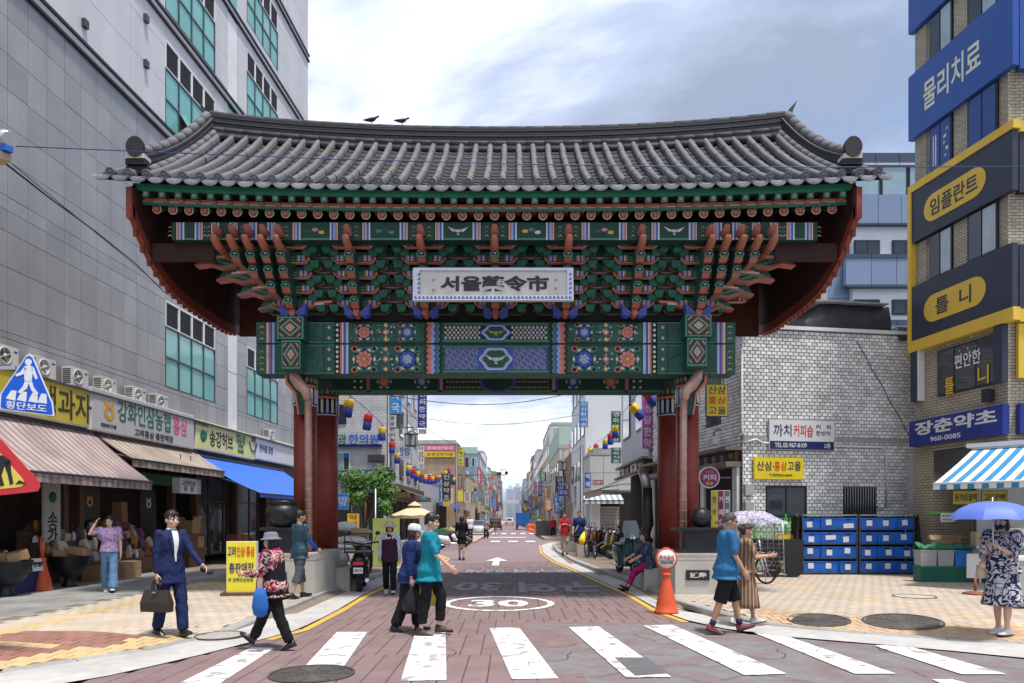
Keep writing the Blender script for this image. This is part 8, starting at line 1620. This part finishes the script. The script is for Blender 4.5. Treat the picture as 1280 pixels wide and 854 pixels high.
# 1 man in the navy suit
p = ongrid(214, 795); t, A, J, S, M = person('man in a navy suit and white shirt carrying a dark briefcase', p, R(-38), 1.70, SK3, {'m': NAVYC, 'name': 'jacket', 'sleeve': .96, 'hem': -.20, 'loose': 1.05, 'sr': .062, 'flare': 1.12}, {'m': NAVYC, 'r': (.10, .082, .074)}, SHB, HAIRB, legL=(.22, .08, .1), legR=(-.14, .22, .12), armR=(-.02, .10, .12, 0), armL=(.50, .16, .25, -.2), girth=.95, head=(.10, .02), hairstyle='thick')
e = MB(); fx = [(.10, .118), (.2, .108), (.30, .126), (.40, .122), (.47, .098), (.515, .074)]; e.loft([[S(z, -w * .6, x + .012), S(z, 0, x + .026), S(z, w * .6, x + .012)] for (z, x), w in zip(fx, (.012, .03, .05, .066, .07, .065))], closed=False, caps=False); e.build('shirt_front', WHTC, t)
e = MB()
for sg in (-1, 1): e.loft([[S(z, sg * w * .6, x + .016), S(z, sg * (w * .6 + .045 * q), x + .012)] for (z, x), w, q in zip(fx[1:], (.03, .05, .066, .07, .065), (.3, .8, 1, 1, .5))], closed=False, caps=False)
e.build('lapel', cloth('navy lapel', (.018, .03, .09)), t)
e = MB(); e.lathe([(.060 * 1, 0), (.066, .03), (.056, .034)], 16, M=Matrix.Translation(S(.515))); e.build('collar', WHTC, t)
hp_ = handpos(t, A, 'R', .085); bt = thing('briefcase', 'dark brown leather briefcase held by the man in the navy suit', 'briefcase', (hp_.x, hp_.y, hp_.z), R(-12)); e = MB(); e.loft([[(-.21, -.05, -.42), (.21, -.05, -.42), (.21, .05, -.42), (-.21, .05, -.42)], [(-.215, -.055, -.3), (.215, -.055, -.3), (.215, .055, -.3), (-.215, .055, -.3)], [(-.17, -.025, -.13), (.17, -.025, -.13), (.17, .025, -.13), (-.17, .025, -.13)]], smooth=False); e.build('bag', mat('dark brown leather', (.035, .026, .022), .42, bump=.2), bt)
for y in (-.02, .02): e = MB(); e.tube([(-.06, y, -.13), (-.055, y, -.04), (-.03, y * .5, 0), (.03, y * .5, 0), (.055, y, -.04), (.06, y, -.13)], .009, 6); e.build('handle', BLACK, bt)
e = MB(); e.box(-.03, .03, -.060, -.030, -.17, -.15); e.build('clasp', CHROME, bt)
hp_ = handpos(t, A, 'L', .10); e = MB(); e.loft([[(-.07, -.03, -.03), (.09, -.03, -.05), (.09, .03, -.05), (-.07, .03, -.03)], [(-.08, -.03, .02), (.10, -.03, .0), (.10, .03, .0), (-.08, .03, .02)]]); o = e.build('wallet', BLACK, None, hp_, (0, .2, R(-10))); tag(o, 'small black pouch in the forward hand of the suited man', 'pouch')
# 2 woman with the grey hat
FLOR = pmat('floral print', [(.02, .015, .02), (.45, .06, .10), (.55, .45, .40), (.02, .015, .02)], 17); p = ongrid(344, 812, on_road=True); p.z = .012
t, A, J, S, M = person('older woman in a grey hat, pink scarf and flowered sleeves with a blue bag', p, R(178), 1.44, SK1, {'m': FLOR, 'name': 'blouse', 'sleeve': .95, 'hem': -.16, 'loose': 1.2, 'sr': .068}, {'m': BLKC, 'r': (.10, .084, .074)}, SHB, HAIRB, legR=(.46, .06, .30), legL=(-.20, .22, .05), armL=(.35, .1, 1.15, .15), armR=(.30, .1, 1.2, .2), lean=.07, girth=1.12, hat=('bucket', cloth('grey felt', (.17, .18, .21))), hairstyle='bob', curl=.9)
e = MB(); e.loft([[S(z, w * math.sin(q), x0 + d * math.cos(q)) for q in [math.pi * i / 12 - math.pi for i in range(25)]] for z, w, d, x0 in ((-.20, .235, .19, 0), (-.05, .228, .178, 0), (.1, .212, .165, 0), (.22, .205, .158, .005), (.36, .215, .165, .008), (.44, .17, .135, .004))]); e.build('vest', BLKC, t)
e = MB(); e.tube([S(.50, -.08, .04), S(.525, -.06, .10), S(.48, .0, .15), S(.40, .03, .175), (S(.28, .03, .18))], [.034, .038, .040, .034, .022], 10); e.tube([S(.52, .07, -.02), S(.54, 0, -.08), S(.52, -.07, -.02)], .03, 10); e.build('scarf', cloth('magenta scarf', (.52, .02, .20)), t)
hp_ = inworld(t, A['L'][1]); bt = thing('cloth_bag', 'bright blue cloth bag hung from the arm of the woman in the grey hat', 'bag', hp_ + Vector((.02, -.07, -.02)), R(170)); e = MB(); e.loft([[(w * math.cos(q), d * math.sin(q), z) for q in [math.pi * i / 8 for i in range(16)]] for z, w, d in ((-.50, .04, .03), (-.47, .085, .05), (-.38, .105, .06), (-.26, .09, .05), (-.16, .06, .035))]); e.build('pouch', cloth('bright blue', (.03, .12, .40)), bt)
for sg in (-1, 1): e = MB(); e.tube([(sg * .05, 0, -.17), (sg * .045, 0, -.06), (0, 0, .01)], .008, 6); e.build('strap', cloth('red strap', (.25, .03, .05)), bt)
# 3 man by the pillar, from behind
p = Vector((-4.0, 13.55, 0)); p.z = zl(-4.0, 13.55); t, A, J, S, M = person('man in a shiny dark teal shirt and blue arm sleeves by the granite pedestal', p, R(52), 1.66, SK2, {'m': mat('shiny dark teal', (.018, .055, .085), .38, var=.3, scale=9), 'sleeve': .5, 'hem': -.15, 'loose': 1.1}, {'m': cloth('grey trousers', (.07, .08, .10)), 'len': .72, 'r': (.10, .082, .08)}, SHB, HAIRB, legL=(.22, .1, .05), legR=(-.18, .2, .1), armL=(.1, .12, .5, 0), armR=(.25, .12, .6, 0), head=(-.3, .05), hairstyle='thick')
e = MB(); sh, el, wr, d = A['R']; e.tube([el + (el - sh) * -.15, el, wr], [.05, .045, .034], 10); e.build('arm_sleeve', cloth('bright blue sleeve', (.015, .09, .42)), t)
# 4 woman in the plaid waistcoat and bucket hat
p = gnd(487, 742); p.z = .0; t, A, J, S, M = person('woman in a beige bucket hat and plum checked waistcoat beside the black scooter', p, R(-82), 1.55, SK2, {'m': pmat('pale print sleeve', [(.35, .40, .46), (.55, .56, .58), (.22, .28, .36)], 22), 'sleeve': .96, 'hem': -.1, 'sr': .056}, {'m': BLKC, 'r': (.10, .08, .07)}, SHW, HAIRB, legL=(.20, .1, .1), legR=(-.12, .25, .1), armL=(.05, .16, .2, 0), armR=(-.05, .16, .2, 0), hat=('sun', cloth('beige canvas hat', (.42, .36, .28))), head=(.1, .05), hairstyle='bob', girth=1.05)
e = MB(); e.loft([[S(z, w * math.sin(q), d * math.cos(q)) for q in [2 * math.pi * i / 24 for i in range(24)]] for z, w, d in ((-.16, .205, .165), (-.05, .203, .158), (.1, .186, .142), (.25, .186, .145), (.36, .192, .148), (.45, .165, .115), (.51, .10, .09))], caps=False); e.build('waistcoat', pmat('plum check', [(.035, .012, .03), (.075, .03, .06), (.03, .012, .03), (.16, .10, .14)], 9, kind='wave', stretch=(0, 0, 1), stops=[0, .45, .6, .93]), t)
# 5 navy blouse woman and 6 teal man
p = gnd(512, 789); p.z = .0; t, A, J, S, M = person('woman in a loose navy blouse and white cap walking behind the teal shirt', p, R(4), 1.54, SK1, {'m': NAVB, 'name': 'blouse', 'sleeve': .94, 'hem': -.14, 'loose': 1.25, 'sr': .075}, {'m': BLKC, 'r': (.12, .10, .09)}, SHB, HAIRD, legL=(.22, .14, .05), legR=(-.16, .22, .12), armR=(-.05, .1, .12, 0), armL=(.15, .1, .2, 0), lean=.09, hat=('cap', cloth('white cap', (.60, .62, .68))), hairstyle='bob', girth=1.08, head=(0, .1))
hp_ = handpos(t, A, 'R', .09); e = MB(); e.loft([[(w * math.cos(q), d * math.sin(q), z) for q in [math.pi * i / 7 for i in range(14)]] for z, w, d in ((-.40, .09, .05), (-.34, .15, .08), (-.18, .13, .06), (-.05, .04, .03), (.02, .02, .02))]); o = e.build('black_bag', mat('black plastic bag', (.012, .012, .013), .3, bump=.5, bscale=20), None, hp_); tag(o, 'bulging black carrier bag held by the woman in navy', 'bag')
p = gnd(537, 794); p.z = .008; t, A, J, S, M = person('man in a bright teal T-shirt and black trousers striding over the crosswalk', p, R(-4), 1.68, SK1, {'m': TEALC, 'sleeve': .52, 'hem': -.17, 'loose': 1.16, 'sr': .068, 'flare': 1.2}, {'m': BLKC, 'len': .90, 'r': (.095, .08, .066)}, mat('brown sandal', (.05, .035, .028), .6), HAIRB, legL=(.36, .42, .05), legR=(-.10, .06, .0), armR=(.42, .06, .42, 0), armL=(-.25, .1, .15, 0), hairstyle='thick', head=(-.05, .06), lean=.02)
hp_ = inworld(t, A['L'][2]) ; e = MB(); e.loft([[(-.14, -.03, -.42), (.14, -.03, -.42), (.14, .04, -.42), (-.14, .04, -.42)], [(-.15, -.04, -.2), (.15, -.04, -.2), (.15, .05, -.2), (-.15, .05, -.2)], [(-.03, -.01, .0), (.03, -.01, .0), (.03, .01, .0), (-.03, .01, .0)]]); o = e.build('yellow_bag', mat('yellow white plastic bag', (.62, .50, .10), .4, bump=.4, bscale=15), None, hp_ + Vector((.05, .05, -.08))); tag(o, 'yellow plastic shopping bag on the far side of the teal-shirted man', 'bag')
# 7 woman in black down the road
p = gnd(577, 700); p.z = 0; t, A, J, S, M = person('woman in a black knee length dress seen from behind on the red road', p, R(86), 1.72, SK1, {'m': BLKC, 'sleeve': .6, 'hem': -.1, 'sr': .062}, {'kind': 'skirt', 'm': BLKC, 'hem': .62, 'w': .05}, SHB, HAIRB, legL=(.1, .05, 0), legR=(-.08, .08, 0), armL=(.3, .15, .9, .2), armR=(.3, .15, .9, .2), hairstyle='bob', vox=.014, cz=.02, head=(0, .25))
# 8 far walkers
def far(label, x, y, z, rz, h, top, bot, blen=.97, k=0, hat=None, hs='short', sk=SK1, vx=.02): return person(label, (x, y, z), R(rz), h, sk, {'m': top, 'sleeve': .5 if k % 2 else .95, 'hem': -.14, 'loose': 1.1}, {'m': bot, 'len': blen}, SHW if k % 3 else SHB, HAIRB, legL=(.28, .1, .05), legR=(-.2, .25, .1), armL=(-.2, .12, .2, 0), armR=(.25, .12, .3, 0), vox=vx, cz=.022, hat=hat, hairstyle=hs)
GRYC, OLVC, REDC, KHAC = cloth('grey', (.20, .21, .22)), cloth('olive', (.09, .10, .06)), cloth('red shirt', (.36, .02, .03)), cloth('khaki shorts', (.42, .37, .29))
far('lone walker in dark clothes in the middle of the far road', -1.6, 70, 0, 70, 1.68, OLVC, GRYC, k=1)
t, A, J, S, M = person('man in a red shirt and pale shorts walking towards the gate on the right pavement', (2.2, 30.0, .12), R(-95), 1.76, SK1, {'m': REDC, 'sleeve': .5, 'hem': -.16, 'loose': 1.12}, {'m': KHAC, 'len': .52, 'r': (.11, .1, .09)}, SHB, HAIRB, legL=(.15, .1, .05), legR=(-.12, .2, .1), armL=(.5, .15, 1.3, .5), armR=(.5, .15, 1.3, .5), vox=.014, cz=.018)
t, A, J, S, M = person('man in a navy T-shirt with a white shoulder strap beside the man in red', (2.72, 29.2, .12), R(-88), 1.80, SK1, {'m': NAVB, 'sleeve': .5, 'hem': -.18, 'loose': 1.18}, {'m': cloth('black shorts', (.02, .02, .025)), 'len': .52, 'r': (.115, .1, .095)}, SHB, HAIRB, legL=(-.1, .2, .05), legR=(.16, .1, .1), armL=(.1, .2, .3, 0), armR=(.1, .2, .3, 0), vox=.014, cz=.018)
e = MB(); e.loft([[S(.50, .10, .05), S(.50, .06, .06)], [S(.36, .04, .145), S(.35, -.0, .15)], [S(.15, -.08, .135), S(.14, -.12, .13)], [S(-.02, -.16, .11), S(-.03, -.19, .08)]], closed=False, caps=False); e.build('strap', OFFW, t)
for i, (lb, x, y, rz, h, tp, bt_, bl) in enumerate((('woman in grey walking off by the silver sedan', -2.1, 58, 100, 1.6, GRYC, BLKC, .97), ('man in white by the parked scooters beyond the parasol', -2.9, 50, -80, 1.72, WHTC, NAVYC, .97), ('shopper in olive beside the silver sedan', -3.9, 62, 40, 1.66, OLVC, BLKC, .97), ('pedestrian in a dark shirt behind the man in red', 2.6, 36, -90, 1.70, BLKC, GRYC, .97), ('pedestrian in red far along the right pavement', 3.3, 58, 90, 1.66, REDC, BLKC, .97), ('pedestrian in white far along the right pavement', 3.0, 78, -90, 1.7, WHTC, JEAN, .97), ('pedestrian in teal far along the left pavement', -3.1, 82, -90, 1.7, TEALC, BLKC, .97), ('shopper in navy by the shutter', 4.3, 43, 180, 1.68, NAVB, GRYC, .5), ('shopper in grey under the blue awning beyond the parasol', -4.6, 72, 0, 1.66, GRYC, JEAN, .97), ('shopper in red near the far drums', 3.6, 88, 100, 1.66, REDC, GRYC, .97))):
 far(lb, x, y, .12 if abs(x) > 2.45 and (y > 47 or x > 0) else 0, rz, h, tp, bt_, bl, i, vx=.024)
# 9 seated woman
t, A, J, S, M = person('woman in a navy flowered blouse and magenta trousers sitting on the stone base', (3.02, 16.05, 0), R(192), 1.56, SK1, {'m': pmat('navy flower print', [(.012, .016, .05), (.10, .13, .22), (.012, .016, .05)], 26), 'sleeve': .6, 'hem': -.12, 'loose': 1.2, 'sr': .07}, {'m': cloth('magenta trousers', (.36, .01, .13)), 'len': .88, 'r': (.095, .07, .058)}, SHB, HAIRB, legL=(1.12, .72, .25), legR=(.85, .35, .1), armL=(.55, .15, .5, .2), armR=(.6, .15, .45, .2), lean=.12, seat=.62, hairstyle='bob', head=(.1, 0), girth=1.08)
hp_ = inworld(t, (J['L'][1] + J['R'][1]) / 2); e = MB(); e.ball((0, 0, 0), (.15, .12, .09), 12); o = e.build('lap_bag', mat('dark shopping bag', (.03, .03, .05), .5, bump=.5, bscale=20), None, hp_ + Vector((.12, 0, .13))); tag(o, 'dark bag resting on the lap of the seated woman', 'bag')
# 10 man in the blue polo, 11 woman in the striped dress
p = gnd(908, 792); p.z = .008; t, A, J, S, M = person('man in a blue polo shirt, black shorts and glasses crossing at the right kerb', p, R(-3), 1.70, SK2, {'m': POLO, 'sleeve': .52, 'hem': -.16, 'loose': 1.16, 'sr': .066, 'flare': 1.2}, {'m': BLKC, 'len': .55, 'r': (.10, .10, .095)}, mat('burgundy trainer', (.14, .03, .04), .6, var=.4, scale=40), HAIRG, legL=(.30, .10, .12), legR=(-.22, .10, .0), armR=(.16, .08, .35, 0), armL=(-.22, .1, .1, 0), head=(-.12, .14), lean=.04, girth=1.06, glasses=True)
e = MB(); e.lathe([(.075, 0), (.078, .03), (.066, .034)], 16, M=Matrix.Translation(S(.50))); e.build('collar', POLO, t)
for sd in 'LR': hip, kn, an, fp = J[sd]; e = MB(); e.tube([an + (kn - an) * .02, an + (kn - an) * .2], [.044, .046], 12); e.build('sock', cloth('navy sock', (.03, .035, .08)), t)
STRP = pmat('brown striped cloth', [(.18, .105, .06), (.40, .28, .18), (.13, .075, .045)], 5, kind='wave', stretch=(.6, 3, 0), stops=[0, .35, .75]); p = ongrid(932, 781); t, A, J, S, M = person('woman in a long brown striped dress holding up her phone behind the man in blue', p, R(-8), 1.52, SK2, {'m': STRP, 'name': 'bodice', 'sleeve': .45, 'hem': -.05, 'loose': 1.18, 'sr': .07}, {'kind': 'skirt', 'm': STRP, 'hem': .30, 'w': .12}, SHW, HAIRD, legL=(.22, .1, .1), legR=(-.16, .15, .05), armR=(.45, .1, 1.25, .1), armL=(.45, .1, 1.2, .2), head=(0, .15), hairstyle='bun', girth=1.05, curl=.9)
hp_ = handpos(t, A, 'R', .10); e = MB(); e.box(-.006, .006, -.035, .035, -.03, .11); o = e.build('phone', BLACK, None, hp_, (0, .3, 0)); tag(o, 'dark phone in the raised hand of the woman in stripes', 'phone')
# 12 woman under the umbrella
LEAFP = pmat('leaf print', [(.55, .53, .55), (.018, .022, .07), (.50, .48, .50), (.30, .30, .36), (.018, .022, .07)], 9, stops=[0, .42, .53, .60, .63]); p = ongrid(1253, 792); t, A, J, S, M = person('woman in a navy and white leaf-print dress under a blue umbrella', p, R(205), 1.64, SK3, {'m': LEAFP, 'name': 'bodice', 'sleeve': .55, 'hem': -.06, 'loose': 1.22, 'sr': .082}, {'kind': 'skirt', 'm': LEAFP, 'hem': .42, 'w': .12}, SHW, HAIRD, legL=(.06, .02, 0), legR=(-.06, .02, 0), armL=(.35, .05, 1.75, .35), armR=(.15, .12, .9, .4), head=(.1, .1), hairstyle='bob', girth=1.08, curl=1.1)
e = MB(); e.ball((.06, 0, -.05), (.055, .066, .045), 12, M=M); e.build('face_mask', cloth('navy mask', (.015, .02, .06)), t)
hp_ = handpos(t, A, 'L', .07); ut = thing('umbrella', 'periwinkle blue umbrella tilted over the woman in the leaf-print dress', 'umbrella', hp_); e = MB(); ap = Vector((-.03, -.03, .57)); n_ = 8
for i in range(n_):
 q0, q1 = 2 * math.pi * i / n_, 2 * math.pi * (i + 1) / n_; rg = []
 for k in range(6):
  u = k / 5; rr2 = .52 * math.sin(u * 1.35) / math.sin(1.35); zz = ap.z - .25 * (1 - math.cos(u * 1.35)) / (1 - math.cos(1.35)); row = []
  for j in range(5): q = q0 + (q1 - q0) * j / 4; f = 1 - .07 * u * math.sin(math.pi * j / 4); row.append((ap.x + rr2 * f * math.cos(q), ap.y + rr2 * f * math.sin(q), zz + .012 * u * math.sin(math.pi * j / 4)))
  rg.append(row)
 e.loft(rg, closed=False, caps=False)
e.build('canopy', mat('periwinkle umbrella cloth', (.10, .17, .55), .55, var=.06), ut); e = MB()
for i in range(n_): q = 2 * math.pi * i / n_; e.tube([(ap.x, ap.y, ap.z - .16), (ap.x + .3 * math.cos(q), ap.y + .3 * math.sin(q), ap.z - .075)], .004, 4)
e.tube([(0, 0, -.12), ap + Vector((0, 0, .05))], .008, 8); e.build('shaft', STEEL, ut); e = MB(); e.tube([(.0, 0, -.12), (0, 0, .0)], .014, 8); e.build('handle', BLACK, ut)
hp_ = inworld(t, S(-.03, -.2, .06)); bt = thing('handbag', 'cream handbag on a thin strap worn by the woman under the umbrella', 'handbag', hp_, R(200)); e = MB(); e.loft([[(-.13, -.05, -.1), (.13, -.05, -.1), (.13, .05, -.1), (-.13, .05, -.1)], [(-.12, -.04, .07), (.12, -.04, .07), (.12, .04, .07), (-.12, .04, .07)]]); e.build('bag', mat('cream leather', (.55, .46, .33), .5), bt)
e = MB(); e.tube([S(-.0, -.18, .07), S(.2, -.07, .14), S(.38, .04, .155), S(.50, .10, .04)], .010, 6); e.build('bag_strap', mat('tan strap', (.3, .2, .13), .6), t)
# 13 woman in lilac
p = ongrid(137, 740); t, A, J, S, M = person('woman in a lilac blouse and wide jeans shading her eyes on the left pavement', p, R(-68), 1.56, SK3, {'m': pmat('lilac print', [(.36, .22, .42), (.48, .36, .52), (.25, .14, .34)], 20), 'name': 'blouse', 'sleeve': .42, 'hem': -.02, 'loose': 1.14, 'sr': .074}, {'m': JEAN, 'r': (.10, .085, .105)}, SHW, HAIRB, legL=(.26, .12, .08), legR=(-.18, .18, .1), armR=(1.15, .75, 2.05, .35), armL=(.0, .14, .15, 0), head=(-.2, .12), hairstyle='bob', curl=.4)
# 14 figure inside the shop
t, A, J, S, M = person('shopper in dark navy and red shoes standing at the shop window', (-10.75, 24.2, .12), R(30), 1.62, SK1, {'m': NAVB, 'sleeve': .9, 'hem': -.25, 'loose': 1.1}, {'m': BLKC}, mat('red shoe', (.4, .02, .04), .5), HAIRB, legL=(.1, .05, 0), legR=(-.1, .1, 0), vox=.014, cz=.018, hairstyle='bob')
# ================================================================ signs, cones and wires near the viewer
def cone(p, rz, label, face):
 t = thing('parking_cone', label, 'traffic cone', p, rz, 'orange parking cones'); b = MB(); b.lathe([(.205, 0), (.205, .035), (.175, .06), (.17, .16), (.075, .54), (.06, .62), (.075, .64), (.075, .67), (.05, .68)], 22); b.build('base', ORP, t); b = MB()
 pr = [(.045, .66), (.06, .74), (.13, .84), (.13, .84)]; b.loft([[(-.05, -.03, .66), (.05, -.03, .66), (.05, .03, .66), (-.05, .03, .66)], [(-.06, -.03, .73), (.06, -.03, .73), (.06, .03, .73), (-.06, .03, .73)], [(-.12, -.03, .82), (.12, -.03, .82), (.12, .03, .82), (-.12, .03, .82)]]); b.lathe([(.175, -.035), (.185, -.02), (.185, .02), (.175, .035)], 28, M=Matrix.Translation((0, 0, .915)) @ Matrix.Rotation(R(90), 4, 'X'))
 b.prism([(-.06, 1.075), (.06, 1.075), (.05, 1.115), (-.05, 1.115)], 'y', -.03, .03); b.build('head', ORP, t)
 for sg in ((-1, 1) if face else ()):
  b = MB(); b.lathe([(.155, 0), (.155, .004), (.01, .005)], 28, M=Matrix.Translation((0, sg * .034, .915)) @ Matrix.Rotation(R(90 * (1 if sg < 0 else -1)), 4, 'X')); f_ = b.build('face', OFFW, t)
  if sg < 0: text('주차금지', .25, .08, RED, f_, (0, -.042, .945)); text('견인지역', .2, .055, BLACK, f_, (0, -.042, .855)); b = MB(); b.box(-.14, .14, -.042, -.0385, .893, .899); b.build('rule', BLACK, f_)
 return t
p = gnd(833, 767); p.z = .012; cone(p, R(-6), 'orange parking cone with a round white face marked no parking, by the right kerb', True)
p = ongrid(53, 738); cone(p, R(123), 'orange parking cone turned edge on before the herb shop', True)
# yellow standing sign
p = ongrid(303, 744); t = thing('standing_sign', 'yellow upright sign box with blue and red letters on a wooden foot', 'sign', p, R(8)); b = MB(); b.box(-.38, .38, -.17, .2, 0, .06); b.build('foot', WOODB, t); b = MB(); b.box(-.28, .28, -.08, .10, .06, 1.05, 1); b.box(-.275, .275, -.086, -.08, .07, 1.04, 0); b.build('box', [mat('standing sign yellow', (.78, .66, .04), .45, var=.03), OFFW], t)  # the sign face is one even yellow
text('고려', .15, .2, NAVY, t, (-.18, -.088, .86)); text('인삼·홍삼', .33, .2, RED, t, (.08, -.088, .86)); text('총판매장', .46, .2, NAVY, t, (0, -.088, .54)); text('강화인삼농협', .38, .075, GREENL, t, (.03, -.088, .31)); logo(t, (-.215, -.083, .305), .028, GREENL)
# pedestrian crossing sign and roadworks sign on a post just outside the frame
D = 8.0; p0 = at(-34, 648, D); t = thing('sign_post', 'galvanised post at the frame edge holding the crossing and roadworks signs', 'post', (p0.x, D, 0)); b = MB(); b.tube([(0, 0, 0), (0, 0, 4.2)], .038, 12); b.build('post', STEEL, t); b = MB(); b.box(0, .45, .03, .06, 3.0, 3.04); b.box(0, .45, .03, .06, 3.28, 3.32); b.build('arm', STEEL, t)
SB = mat('crossing sign blue', (.005, .10, .60), .35, var=.02); SWT = mat('sign white', (.75, .76, .78), .4, var=.02); SRD = mat('sign red border', (.60, .03, .04), .35, var=.02); SYE = mat('sign yellow field', (.72, .58, .08), .4, var=.02)
def rel(px, py, cx, cy): return ((px - cx) * D / F, -(py - cy) * D / F)
C0 = at(33, 485, D); t = thing('crossing_sign', 'blue five-sided pedestrian crossing sign with a white walking figure over stripes', 'road sign', C0, R(4))
def z2p(x, y): return rel(x / 4.27, 440 + y / 4.27, 33, 485)
pent = [(155, 8), (172, 20), (276, 275), (283, 335), (276, 342), (8, 308), (2, 298), (8, 225), (140, 18)]
b = MB(); b.prism([z2p(*q) for q in pent], 'y', 0, .012, 0); b.build('plate', SWT, t); cxy = (150, 205); b = MB(); b.prism([z2p(cxy[0] + (x - cxy[0]) * .945, cxy[1] + (y - cxy[1]) * .945) for x, y in pent], 'y', -.004, .0, 0); b.build('field', SB, t)
b = MB()
b.prism([z2p(153 + 17 * math.cos(q), 55 + 18 * math.sin(q)) for q in [2 * math.pi * i / 18 for i in range(18)]], 'y', -.008, -.004)
for poly in ([(132, 76), (160, 72), (178, 80), (172, 140), (168, 160), (136, 160), (132, 140)], [(134, 78), (146, 92), (128, 120), (92, 133), (86, 122), (112, 108)], [(168, 76), (180, 82), (200, 140), (190, 148), (182, 130), (168, 100)], [(136, 155), (158, 158), (146, 195), (112, 222), (98, 216), (124, 186)], [(150, 155), (170, 155), (180, 190), (204, 222), (192, 232), (168, 205)]): b.prism([z2p(*q) for q in poly], 'y', -.0085, -.004)
for x in (42, 95, 150, 195): b.prism([z2p(x + 24, 206 + (x - 42) * .1), z2p(x + 50, 209 + (x - 42) * .1), z2p(x + 46 + (x - 90) * .06, 262 + (x - 42) * .09), z2p(x - 2 + (x - 90) * .06, 250 + (x - 42) * .13)], 'y', -.0065, -.004)
b.build('pictogram', SWT, t); o = text('횡단보도', .44, .085, SWT, t, (*[(z2p(143, 292)[0]), -.005], z2p(143, 292)[1]), (R(90), R(6), 0))
C1 = at(-22, 585, D); t = thing('roadworks_sign', 'red bordered yellow roadworks triangle with a black digging figure, cut by the frame edge', 'road sign', C1, R(3))
def w2p(x, y): return rel(x / 4.27, 440 + y / 4.27, -22, 585)
tri = [(-94, 395), (-60, 395), (-40, 420), (196, 690), (204, 715), (190, 742), (150, 748), (-340, 800), (-370, 790), (-376, 760), (-110, 415)]
b = MB(); b.prism([w2p(*q) for q in tri], 'y', 0, .014); b.build('plate', SRD, t); cc = (-90, 650); b = MB(); b.prism([w2p(cc[0] + (x - cc[0]) * .72, cc[1] + (y - cc[1]) * .74) for x, y in tri], 'y', -.004, 0); b.build('field', SYE, t); b = MB()
for poly in ([(-40, 560), (-10, 548), (20, 556), (52, 580), (40, 612), (10, 598), (-20, 610)], [(20, 585), (52, 580), (56, 640), (68, 702), (50, 710), (38, 650), (24, 615)], [(-6, 600), (24, 600), (6, 660), (20, 712), (0, 718), (-14, 668)], [(78, 706), (98, 684), (136, 702)], [(-70, 540), (-48, 530), (-30, 550), (-44, 572), (-66, 566)], [(-110, 700), (-30, 580), (-24, 586), (-100, 708)]): b.prism([w2p(*q) for q in poly], 'y', -.008, -.004)
b.build('pictogram', BLACK, t)
# floodlight camera at the upper frame edge and the overhead cables
p = at(3, 176, 9.0); t = thing('security_camera', 'silver security camera housing at the upper frame edge', 'camera', p, R(-25)); b = MB(); b.tube([(-.35, 0, .08), (.06, 0, .02), (.15, 0, -.01)], [.09, .10, .085], 16); b.build('housing', mat('silver paint', (.55, .57, .60), .3, .5), t); b = MB(); b.box(-.02, .14, -.05, .05, -.16, -.09); b.build('sensor', BLUE, t); b = MB(); b.box(-.1, .08, -.06, .06, -.26, -.17); b.build('mount', mat('tan mount', (.4, .3, .2), .7), t); b = MB(); b.tube([(-.1, 0, -.2), (-.9, .1, -.3), (-1.2, .1, -4.9)], .04, 8); b.build('bracket_arm', STEEL, t)
def cable(label, pts, r, m):
 b = MB(); P = [at(*q) for q in pts]; b.tube(P, r, 6); o = b.build('overhead_wire', m); tag(o, label, 'cable')
cable('thin blue overhead wire stretched across the front of the tiled roof', [(20, 183, 11.5), (200, 190.5, 11.6), (420, 199, 11.8), (640, 205, 12), (860, 208.5, 12), (1080, 209, 12), (1400, 208, 12)], .0075, mat('blue cable', (.03, .06, .16), .5))
cable('black overhead wire sagging from the camera to the office building', [(0, 199, 9.2), (60, 246, 11), (120, 290, 13.5), (170, 330, 16), (205, 365, 19), (225, 376, 21)], .014, BLACK)
cable('thin black wire running beside the thicker one to the office building', [(15, 205, 9.2), (60, 242, 11), (150, 316, 15), (200, 358, 19), (232, 378, 21)], .006, BLACK)
bpy.data.scenes.remove(TSC)
